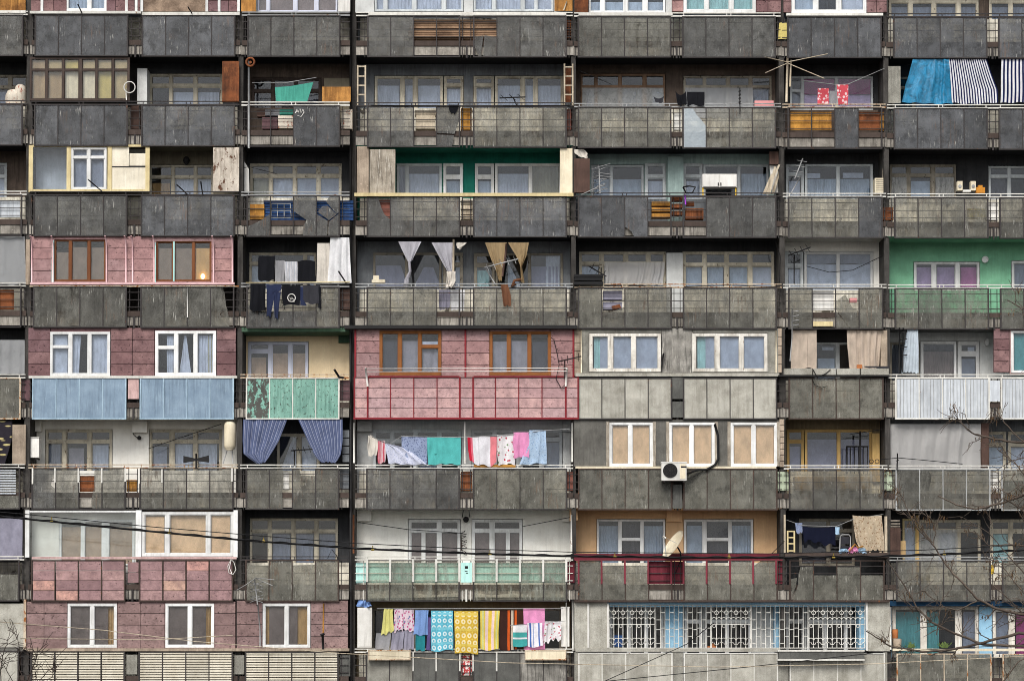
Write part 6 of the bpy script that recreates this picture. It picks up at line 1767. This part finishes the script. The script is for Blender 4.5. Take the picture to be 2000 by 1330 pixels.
# D and E: grilles
for (a, b_, ms, t_) in ((1190, 1297, [1228, 1262], ()), (1336, 1372, [], (1213,)), (1375, 1468, [1420], (1213,)), (1534, 1572, [], (1213,)), (1575, 1688, [1612, 1652], (1213,))):
    window(1.0, (a, 1180, b_, R7), ms, t_, 'frame_white', 6, 3, [], auto=False)
PQ = list(PEND)
enclosure(1186, 1176, 1692, R7, 'wall_greywhite', 'whitewashed wall behind the grilles', 1.0, .1)
each('pilaster', 'wall_lightblue', [(1299, 1178, 1333, 1268), (1512, 1178, 1530, 1268)], .75, .98, 'light blue pilasters behind the grilles')
part(MB().pb(1186, 1175, 1692, 1184, .12, .99), 'ceiling', 'wall_lightblue', 'light blue ceiling behind the grilles')
part(MB().pb(1678, 1184, 1692, 1268, .3, .9), 'side_wall', 'wall_lightblue')
enclosure(1122, 1175, 1186, 1270, 'concrete_pale', 'rough concrete walling-in left of the grilles')
enclosure(1692, 1175, 1738, 1271, 'concrete_pale', 'rough concrete walling-in right of the grilles')
each('trim', 'paint_white', [(1147, 1178, 1151, 1264), (1186, 1178, 1189, 1264), (1691, 1175, 1695, 1270)], .02, .058)
part(MB().pb(1122, 1171.5, 1738, 1175.5, -.1, .12), 'canopy', 'steel_brown')


def grille(x0, x1, ornate, seed):
    g, o = MB(), MB()
    yt, yb = 1181, 1265
    n = max(2, round((x1 - x0) / 9))
    for i in range(n + 1):
        x = x0 + (x1 - x0) * i / n
        g.pt([(x, yt), (x, yb)], .08, .75, 5)
    g.pt([(x0, yt), (x1, yt)], .08, .9).pt([(x0, yb), (x1, yb)], .08, .9)
    st = (x1 - x0) / n
    if ornate:
        g.pt([(x0, 1219), (x1, 1219)], .08, .8)
        for i in range(n):
            xc = x0 + st * (i + .5)
            if i % 2 == 0:
                o.ring(x0 + st * (i + 1) if i + 1 <= n else xc, 1196, .06, 3.8, .75, 12)
                o.ring(xc, 1222, .06, 3.0, .7, 12)
            o.ring(xc, 1210, .06, st / 2, .75, 10, 0, pi)
            o.ring(xc, 1190, .06, st / 2, .65, 8, pi, 2 * pi)
        for i in range(0, n, 2):
            xc = x0 + st * (i + 1)
            o.ring(xc - st * .55, 1250, .06, st * .5, .8, 12, 0, pi * 1.4)
            o.ring(xc + st * .55, 1250, .06, st * .5, .8, 12, -pi * .4, pi)
            o.ring(xc, 1254, .06, st * .5, .7, 10, pi, 2 * pi)
    else:
        for i in range(n):
            xa_, xb_ = x0 + st * i, x0 + st * (i + 1)
            for y in (1196, 1226, 1242) if i % 2 else (1210, 1229, 1256):
                g.pt([(xa_, y), (xb_, y)], .08, .75, 5)
    gr = part(g, 'window_grille', 'steel_white', 'white ornamental grille with scrolls' if ornate else 'plain white bar grille')
    if ornate: part(o, 'scroll', 'steel_white', None, gr)


for (a, b_, k) in ((1190, 1279, 1), (1281, 1388, 0), (1390, 1466, 1), (1468, 1578, 0), (1580, 1689, 1)):
    grille(a, b_, k, a)
balcony(7, 'D', 'concrete_pale', None, frame='steel_white', topbar=False, label='balcony of pale cement boards between white posts')
balcony(7, 'E', 'concrete_pale', None, frame='steel_white', topbar=False, label='balcony of pale cement boards between white posts')
part(MB().pb(1124, 1265.5, 1524, 1272, -.02, .1), 'sill', 'concrete_pale')
each('infill_panel', 'concrete', [(1312, 1273, 1334, 1352), (1517, 1273, 1540, 1352), (1725, 1273, 1733, 1352), (1122, 1273, 1129, 1352)], .01, .05)
o = thing(MB().pb(1521, 1272, 1687, 1286, -.3, -.06), 'window_box', 'concrete_dark', 'very long grey window box below the right white grille', 'window box')
MB().pb(1519, 1286.3, 1689, 1289.5, -.33, -.05).pb(1519, 1268.5, 1689, 1271.7, -.33, -.05).build('rim', 'steel_white', o)
thing(MB().pb(1198, 1240, 1216, 1262, .3, .5), 'storage_box', 'paint_blue', 'blue and white box behind the left scrolled grille', 'box')
thing(MB().pb(1382, 1261, 1398, 1264, .12, .3).lathe(1392, 1259, .3, [(2, 1256), (4, 1258), (3, 1263)], 8), 'terracotta_pot', 'terracotta', 'small terracotta pot behind the middle grille', 'pot')
# F
window(.5, (1742, 1182, 1912, R7), [(1804, 12), (1872, 13)], (), 'frame_oldwhite', 8, 3, [(1750, 1194, 1797, R7, 'net_teal', 7), (1811, 1194, 1834, R7, 'net_teal', 4), (1880, 1194, 1906, R7, 'net_grey', 2)])
window(.5, (1938, 1186, 2110, R7), [(1976, 12), (2040, 10)], (), 'frame_oldwhite', 8, 3, [(1946, 1196, 1970, R7, 'net_grey', 2), (1984, 1196, 2032, R7, 'blind_plum', 4)])
enclosure(1737, 1184, 2150, R7, 'wall_lightblue', 'light blue wall', .5, .1)
part(MB().pb(1737, 1173, 2150, 1183, .12, .6), 'beam', 'wall_deepblue', 'deep blue beam')
backwall(7, 'F', 'wall_dark')
part(MB().pt([(1739.5, 1185), (1739.5, 1268)], .05, 1.8), 'downpipe', 'steel_white')
part(MB().pb(1744, 1266, 2150, 1271, -.04, .1), 'sill', 'paint_cream')
balcony(7, 'F', 'glass_olive', None, frame='steel_rustwhite', topbar=False)
thing(MB().lathe(1748, 1236, .25, [(5, 1228), (6.5, 1230), (6, 1244), (5, 1246)], 12), 'flower_pot', 'terracotta', 'orange pot stacked on a pale pot before teal curtains', 'pot')
thing(MB().lathe(1752, 1256, .25, [(7, 1246.5), (9, 1248), (8, 1264), (6, 1266)], 12), 'flower_pot', 'stone_beige', 'pale pot under the orange pot before teal curtains', 'pot')
for px_, py_, lb in ((1778, 1262, 'small dark leafy plant before the teal curtains'), (1845, 1262, 'green spiky plant on the sill between teal curtain and white post')):
    mb = MB()
    for k in range(26):
        a, h = RND.uniform(-.9, .9), RND.uniform(5, 15)
        x0, y0 = px_ + RND.uniform(-6, 6), py_ + 3
        x1, y1 = x0 + sin(a) * h, y0 - cos(a) * h
        mb.pq([(x0 - .7, y0), (x0 + .7, y0), (x1 + .9, y1 + 2), (x1, y1), (x1 - .9, y1 + 2)], .2 + RND.uniform(0, .2), .004)
    thing(mb, 'potted_plant', 'leaf_green', lb, 'plant')
# ================================================================ aerials, cables, trees, ground, light, camera
def yagi(x0, y0, x1, y1, n, el, Y, mast, label, mat='black_metal', tilt=90):
    b = MB().pt([(x0, y0, Y - .35), (x1, y1, Y)], 0, 1.3)
    for k in range(n):
        f = (k + .5) / n
        x, y, yy = x0 + (x1 - x0) * f, y0 + (y1 - y0) * f, Y - .35 * (1 - f)
        a = radians(tilt)
        b.pt([(x - el * cos(a), y - el * sin(a), yy), (x + el * cos(a), y + el * sin(a), yy)], 0, .6, 4)
    o = thing(b, 'tv_aerial', mat, label, 'aerial')
    MB().pt(mast, 0, 1.3).build('mast', mat, o)
    return o


yagi(1092, 706, 1135, 696, 4, 8, -.1, [(1103, 704, -.12), (1103, 740, -.03)], 'black aerial pointing right across the edge of the rosy stone wall')
yagi(1540, 499, 1583, 483, 4, 9, .1, [(1551, 497, .1), (1551, 556, .05)], 'black aerial before the white washed loggia', tilt=60)
yagi(976, 192, 1026, 190, 3, 9, .05, [(1003, 193, .05), (1010, 208, .0)], 'dark three-armed aerial before white net windows', tilt=40)
yagi(945, 523, 1012, 506, 5, 8, .05, [(948, 524, .05), (968, 556, .0)], 'pale aerial before the knotted tan curtains', 'alu', tilt=70)
yagi(1150, 520, 1184, 540, 3, 9, .05, [(1174, 523, .05), (1174, 556, 0)], 'dark aerial above the long flower box', tilt=120)
yagi(568, 880, 610, 877, 4, 7, .0, [(575, 880, -.1), (575, 908, -.02)], 'black aerial in the opening between blue striped curtains', tilt=70)
yagi(1552, 350, 1568, 310, 4, 10, .1, [(1545, 378, 0), (1562, 348, .05)], 'grey aerial standing before the pale net window right of the planks', 'alu', tilt=10)
for (cx, lb, x0) in ((500, 'many-armed aerial in front of the olive panels above the stone wall window', 0),):
    b = MB().pt([(497, 1130), (503, 1180)], -.3, 1.4)
    for y in (1140, 1152, 1166, 1172):
        b.pt([(488, y + 4, -.36), (499, y, -.3), (514, y - 4, -.24)], 0, .7, 4).pt([(488, y - 3, -.36), (500, y, -.3), (513, y + 4, -.24)], 0, .7, 4)
    b.pt([(499, 1129, -.3), (478, 1143, -.5), (462, 1152, -.6)], 0, .8).pt([(499, 1129, -.3), (532, 1143, -.3)], 0, .8).pt([(499, 1128, -.3), (536, 1132, -.2)], 0, .8)
    o = thing(b, 'tv_aerial', 'alu', lb, 'aerial')
    MB().pt([(503, 1176, -.3), (508, 1230, -.1), (508, 1262, -.02)], 0, 1.4).build('mast', 'alu', o)
mb = MB().pt([(1172, 378), (1170, 330), (1168, 322)], .0, 1.3)
for k in range(9):
    y = 326 + k * 6
    mb.pt([(1160 + RND.uniform(-6, 4), y + RND.uniform(-5, 5), -.1), (1171, y, 0), (1184 + RND.uniform(-3, 14), y + RND.uniform(-7, 3), .1)], 0, .7, 4)
mb.pt([(1135, 381, -.1), (1168, 366, 0), (1182, 362, 0)], 0, 1.2)
thing(mb, 'tangled_aerial', 'alu', 'tangled grey many-armed aerial right of the dark brown sheet', 'aerial')
mb = MB()
for y in (608, 617, 626, 635):
    mb.pt([(1548, y + 1, -.3), (1560, y - 1, -.25)], 0, 1.0)
thing(mb.pt([(1547, 604), (1547, 660), (1543, 705)], -.25, 1.2), 'tv_aerial', 'alu', 'grey short-armed aerial in front of the beige curtain balcony', 'aerial')
# washing lines and loose wires between the flats
for i, (pts, lb) in enumerate((
        ([(1130, 138, .1), (1196, 166, .3)], 'slack wire crossing the dark ceiling above creased brown windows'),
        ([(1575, 520, .2), (1620, 532, .2), (1665, 528, .2), (1724, 500, .1)], 'black wire sagging before the whitewashed loggia'),
        ([(700, 1020, .1), (800, 1034, .6), (905, 1041, 1.0)], 'thin wire crossing the clean white wall'),
        ([(1020, 1028, .6), (1113, 1010, .1)], 'thin wire rising to a pipe at the right of the clean white wall'),
        ([(290, 876, .3), (360, 852, .8), (432, 828, .9)], 'thin wire rising towards the cream water heater'),
        ([(1336, 560, -.02), (1420, 557, -.1), (1524, 561, -.02)], 'dark wire tied along the rail under the four beige windows right of the polythene'),
        ([(470, 330, .4), (486, 326, .1), (540, 340, .6)], 'thin wire strung before the beige windows above the blue slatted panel'),
        ([(724, 206, -.03), (900, 208, -.06), (1114, 206, -.03)], 'black wire run along the rail below the white net windows'),
        ([(1240, 700, .3), (1300, 704, -.02), (1345, 700, .03)][:0] or [(1660, 848, .4), (1724, 838, .2)], 'short wire before the yellow framed windows'),
        ([(1510, 460, .1), (1524, 500, .1), (1522, 552, .05)], 'black wire hanging beside the four beige windows'),
        ([(640, 1090, -.05), (648, 1072, -.2), (668, 1100, -.05)], 'dark wire loop on the rail right of the many-armed aerial'),
        ([(1507, 1081, -.05), (1532, 1056, -.1)], 'black stay slanting at the right of the peach wall'),
        ([(1480, 146, .1), (1740, 896, .1)][:0] or [(1720, 897, .0), (1755, 894, -.2), (1800, 898, .1), (1880, 906, .1)], 'thin wire slung before the big white sheet'))):
    thing(MB().pt(pts, 0, .7, 4), 'loose_wire', 'black_rubber', lb, 'wire')


def catenary(pts, n=60):
    out = []
    for a, b in zip(pts[:-1], pts[1:]):
        m = max(2, int(n * (b[0] - a[0]) / 2000))
        for k in range(m):
            f = k / m
            out.append(tuple(a[i] + (b[i] - a[i]) * f for i in range(3)))
    return out + [pts[-1]]


YC = -9.0
pc = [(-400, 968, YC), (0, 1008, YC), (250, 1033, YC), (480, 1055, YC), (700, 1071, YC), (930, 1081, YC), (1120, 1086, YC), (1330, 1088.5, YC), (1500, 1088.5, YC), (1700, 1087, YC), (1850, 1082, YC), (2000, 1074, YC), (2400, 1048, YC)]
cab = MB().pt(pc, YC, 2.0, 8).pt([(x, y - 1.2 + 1.2 * sin(x / 9), YC - .03) for x, y, _ in catenary(pc, 500)], YC, 1.0, 5)
cable = thing(cab, 'power_cable', 'black_rubber', 'thick black twisted cable sagging across the whole facade', 'cable')
for x, y in ((101, 1017), (331, 1040), (515, 1057), (728, 1073), (957, 1081.5), (1201, 1087), (1424, 1088.5), (1628, 1088), (1844, 1082)):
    MB().pt([(x - 3, y, YC), (x + 3, y, YC)], YC, 2.3, 8).pt([(x, y, YC), (x, y - 8, YC)], YC, 1.0).build('clip', 'yellow_clip', cable)
thing(MB().pt([(-400, 965, YC + .2), (50, 1004, YC + .2), (290, 1028, YC + .2), (480, 1044, YC + .2), (700, 1061, YC + .2), (930, 1072, YC + .2), (1120, 1078, YC + .2), (1500, 1081, YC + .2), (1800, 1074, YC + .2), (2000, 1064, YC + .2), (2400, 1040, YC)], YC, .9, 5), 'thin_wire', 'black_rubber', 'thin wire running just above the thick black cable', 'wire')
for pts, lb in (([(0, 1214), (200, 1230), (380, 1252), (660, 1275), (1000, 1294), (1400, 1302), (1700, 1296), (2060, 1278)], 'long pale wire low across the stone walls and cement boards'),
                ([(40, 1246), (300, 1249), (455, 1240)], 'pale wire from the left corner post across two stone wall windows'),
                ([(1180, 1330), (1460, 1302), (1720, 1273), (2060, 1255)], 'dark wire rising to the right over the cement boards'),
                ([(1180, 1330), (1340, 1258), (1400, 1200)][:2] + [(1395, 1215)], 'dark wire slanting before the left plain grille')):
    thing(MB().pt(pts, -5, .8, 5), 'thin_wire', 'wood_pale' if 'pale' in lb else 'black_rubber', lb, 'wire')

# ---------------------------------------------------------------- bare trees in front
tr_r = random.Random(5)


def branch(mb, cat, pts, r0, r1, Y, twigs=.5, sub=0, clus=.2, wob=2.5):
    q = []
    for (a, b) in zip(pts[:-1], pts[1:]):
        m = 5
        for k in range(m):
            f = k / m
            q.append((a[0] + (b[0] - a[0]) * f + tr_r.uniform(-1, 1) * wob * .35, a[1] + (b[1] - a[1]) * f + tr_r.uniform(-1, 1) * wob * .35, Y + tr_r.uniform(-.04, .04)))
    q.append((*pts[-1], Y))
    k_ = (Y + DIST) / FPX
    mb.tube([P(*p) for p in q], r0 * k_, 6, r1 * k_)
    n = len(q)
    for i in range(1, n):
        if tr_r.random() < twigs:
            f = i / n
            dx, dy = q[i][0] - q[i - 1][0], q[i][1] - q[i - 1][1]
            L = math.hypot(dx, dy) or 1
            a = math.atan2(dy, dx) + tr_r.choice((-1, 1)) * tr_r.uniform(.4, 1.1)
            ln = tr_r.uniform(14, 46) * (1.1 - .5 * f)
            p = [(q[i][0], q[i][1])]
            for s_ in range(3):
                a += tr_r.uniform(-.35, .35)
                p.append((p[-1][0] + cos(a) * ln / 3, p[-1][1] + sin(a) * ln / 3))
            if sub > 0:
                branch(mb, cat, p, max(.7, (r0 + (r1 - r0) * f) * .5), .5, Y + tr_r.uniform(-.3, .3), twigs * .6, sub - 1, clus, 1.5)
            else:
                mb.tube([P(x, y, Y) for x, y in p], max(.6, (r0 + (r1 - r0) * f) * .4) * k_, 5, .4 * k_)
            if tr_r.random() < clus:
                ex, ey = p[-1] if tr_r.random() < .3 else p[1]
                for _ in range(tr_r.randint(5, 12)):
                    x, y = ex + tr_r.uniform(-8, 8), ey + tr_r.uniform(-3, 10)
                    l2 = tr_r.uniform(3, 9)
                    cat.tube([P(x, y, Y + tr_r.uniform(-.3, .3)), P(x + tr_r.uniform(-3, 3), y + l2, Y)], .55 * k_, 4, .3 * k_)


YT = -24.0
tk, ct, BR = MB(), MB(), []
base = P(2110, 1330, YT)
trunk = [(base.x + .9, YT, -.3), (base.x + .7, YT, 3.0), (base.x + .35, YT, 6.5), (base.x + .1, YT, 9.5), tuple(P(2080, 1180, YT)), tuple(P(2070, 950, YT)), tuple(P(2062, 760, YT))]
tk.tube(trunk, .20, 9, .05)
for pts, r0, r1 in (
        ([(2080, 1250), (1990, 1236), (1920, 1254), (1860, 1268), (1800, 1272), (1740, 1262), (1692, 1232)], 4.6, 1.6),
        ([(2090, 1320), (2010, 1262), (1920, 1258), (1853, 1232), (1815, 1212), (1790, 1184), (1765, 1140), (1731, 1093)], 4.2, 1.6),
        ([(2085, 1205), (2000, 1200), (1945, 1188), (1908, 1168), (1860, 1118), (1838, 1088), (1816, 1054), (1788, 1012)], 4.4, 1.6),
        ([(1820, 1060), (1792, 1032), (1774, 1000), (1757, 962)], 2.2, .9),
        ([(2075, 960), (2000, 966), (1958, 982), (1905, 995), (1868, 985), (1832, 968)], 4.0, 1.6),
        ([(1930, 990), (1945, 985), (1960, 972), (2030, 1020), (2075, 1060)], 2.4, 1.8),
        ([(2070, 866), (1985, 864), (1935, 856), (1898, 846), (1872, 822), (1866, 802)], 3.6, 1.2),
        ([(2070, 905), (1990, 856), (1962, 826), (1945, 800)], 2.6, 1.2),
        ([(1820, 1212), (1792, 1190), (1762, 1170), (1742, 1150)], 2.2, .9),
        ([(1915, 1170), (1870, 1192), (1836, 1182), (1806, 1154)], 2.0, .8),
        ([(2070, 1075), (1985, 1064), (1930, 1064), (1902, 1036)], 2.4, 1.0),
        ([(2080, 1150), (2010, 1130), (1975, 1090), (1930, 1040), (1880, 1010)], 2.4, .8),
        ([(2080, 1230), (2020, 1180), (1985, 1140), (1962, 1110), (1950, 1080)], 2.4, .8),
        ([(2080, 1100), (2030, 1070), (1990, 1000), (1972, 960)], 2.4, .8),
        ([(2060, 760), (2010, 640), (1992, 600), (1968, 586)], 2.2, .9),
        ([(2076, 1020), (2010, 940), (1980, 900), (1950, 880), (1946, 872)], 2.4, .8),
        ([(2000, 1200), (1960, 1160), (1936, 1140), (1930, 1128)], 1.8, .8),
        ([(1960, 1330), (1990, 1290), (2050, 1262)], 2.2, 1.2),
        ([(1830, 1240), (1838, 1175), (1858, 1150)], 1.6, .6),
        ([(1822, 1064), (1828, 1040), (1818, 1010), (1817, 994)], 1.6, .7)):
    bm = MB()
    branch(bm, ct, pts, r0 * .72, r1 * .66, YT, .3, 1)
    BR.append(bm)
for _ in range(14):
    x, y = tr_r.uniform(1960, 2050), tr_r.uniform(880, 1250)
    a = tr_r.uniform(2.2, 4.0)
    p = [(2065, y + tr_r.uniform(-30, 30)), (x, y), (x + cos(a) * 40, y + sin(a) * 40)]
    bm = MB()
    branch(bm, ct, p, 1.2, .5, YT + tr_r.uniform(-.8, .8), .5, 0)
    BR.append(bm)
tree = thing(tk, 'bare_tree', 'bark', 'bare tree reaching in from the right with brown tufts', 'tree')
ct.build('catkins', 'catkin', tree, None, 'stuff')
for bm in BR:
    bm.build('branch', 'bark', tree)

tk2, ct2, B2 = MB(), MB(), []
tr_r.seed(3)
b2 = P(20, 1480, -20)
tk2.tube([(b2.x - .3, -20, -.3), (b2.x - .1, -20, 5), tuple(b2)], .12, 8, .045)
for pts, r0 in (([(20, 1480), (30, 1400), (52, 1330), (70, 1290), (74, 1262)], 2.6), ([(24, 1440), (6, 1360), (0, 1310), (10, 1262), (32, 1248)], 2.2), ([(30, 1400), (62, 1350), (92, 1310), (122, 1292)], 2.0),
                ([(10, 1380), (36, 1330), (40, 1285), (34, 1240)], 1.8), ([(0, 1420), (-20, 1340), (-10, 1290), (18, 1270)], 2.0), ([(50, 1345), (80, 1330), (108, 1320)], 1.5), ([(40, 1370), (20, 1320), (2, 1290)], 1.4)):
    bm = MB()
    branch(bm, ct2, pts, r0 * .6, .5, -20, .35, 1, 0)
    B2.append(bm)
sap = thing(tk2, 'bare_sapling', 'bark_dark', 'slender bare treetop in the bottom left corner', 'tree')
for bm in B2:
    bm.build('branch', 'bark_dark', sap)

# ---------------------------------------------------------------- ground, sky, light, camera
g = MB()
g.v = [(-1500, -1500, 0), (1500, -1500, 0), (1500, 1500, 0), (-1500, 1500, 0)]
g.f = [(0, 1, 2, 3)]
g.build('ground', 'asphalt', None, None, 'structure')

w = bpy.data.worlds.new('World')
SC.world = w
w.use_nodes = True
nt = w.node_tree
bg = nt.nodes['Background']
sky = nt.nodes.new('ShaderNodeTexSky')
sky.sky_type = 'NISHITA'
sky.sun_disc = False
EL, AZ = radians(46), radians(196)
sky.sun_elevation, sky.sun_rotation = EL, AZ
sky.air_density, sky.dust_density, sky.ozone_density = 1.0, 3.0, 1.0
hs = nt.nodes.new('ShaderNodeHueSaturation')
hs.inputs['Saturation'].default_value = .3
nt.links.new(sky.outputs[0], hs.inputs['Color'])
nt.links.new(hs.outputs[0], bg.inputs['Color'])
bg.inputs['Strength'].default_value = .105
sl = bpy.data.lights.new('sun', 'SUN')
sl.energy = 1.5
sl.angle = radians(24)
sl.color = (1, .96, .9)
so = bpy.data.objects.new('sun', sl)
COL.objects.link(so)
sd = Vector((sin(AZ) * cos(EL), cos(AZ) * cos(EL), sin(EL)))
so.rotation_euler = (-sd).to_track_quat('-Z', 'Y').to_euler()
so.location = sd * 60

cam = bpy.data.cameras.new('camera')
cam.lens = FPX / 2000 * 36
cam.sensor_width = 36
cam.sensor_fit = 'HORIZONTAL'
cam.shift_y = SHIFT
cam.clip_start, cam.clip_end = .5, 4000
co = bpy.data.objects.new('camera', cam)
co.location = (0, -DIST, CAM_Z)
co.rotation_euler = (pi / 2 + TILT, 0, 0)
COL.objects.link(co)
SC.camera = co
vs = SC.view_settings
vs.view_transform = 'Standard'
vs.look = 'None'
vs.exposure = 0.7
vs.gamma = 1
SC.cycles.max_bounces = 8
SC.cycles.transparent_max_bounces = 16
SC.cycles.diffuse_bounces = 3
SC.cycles.glossy_bounces = 3
SC.cycles.filter_width = 0.95
SC.cycles.sample_clamp_indirect = 6
SC.cycles.use_denoising = True
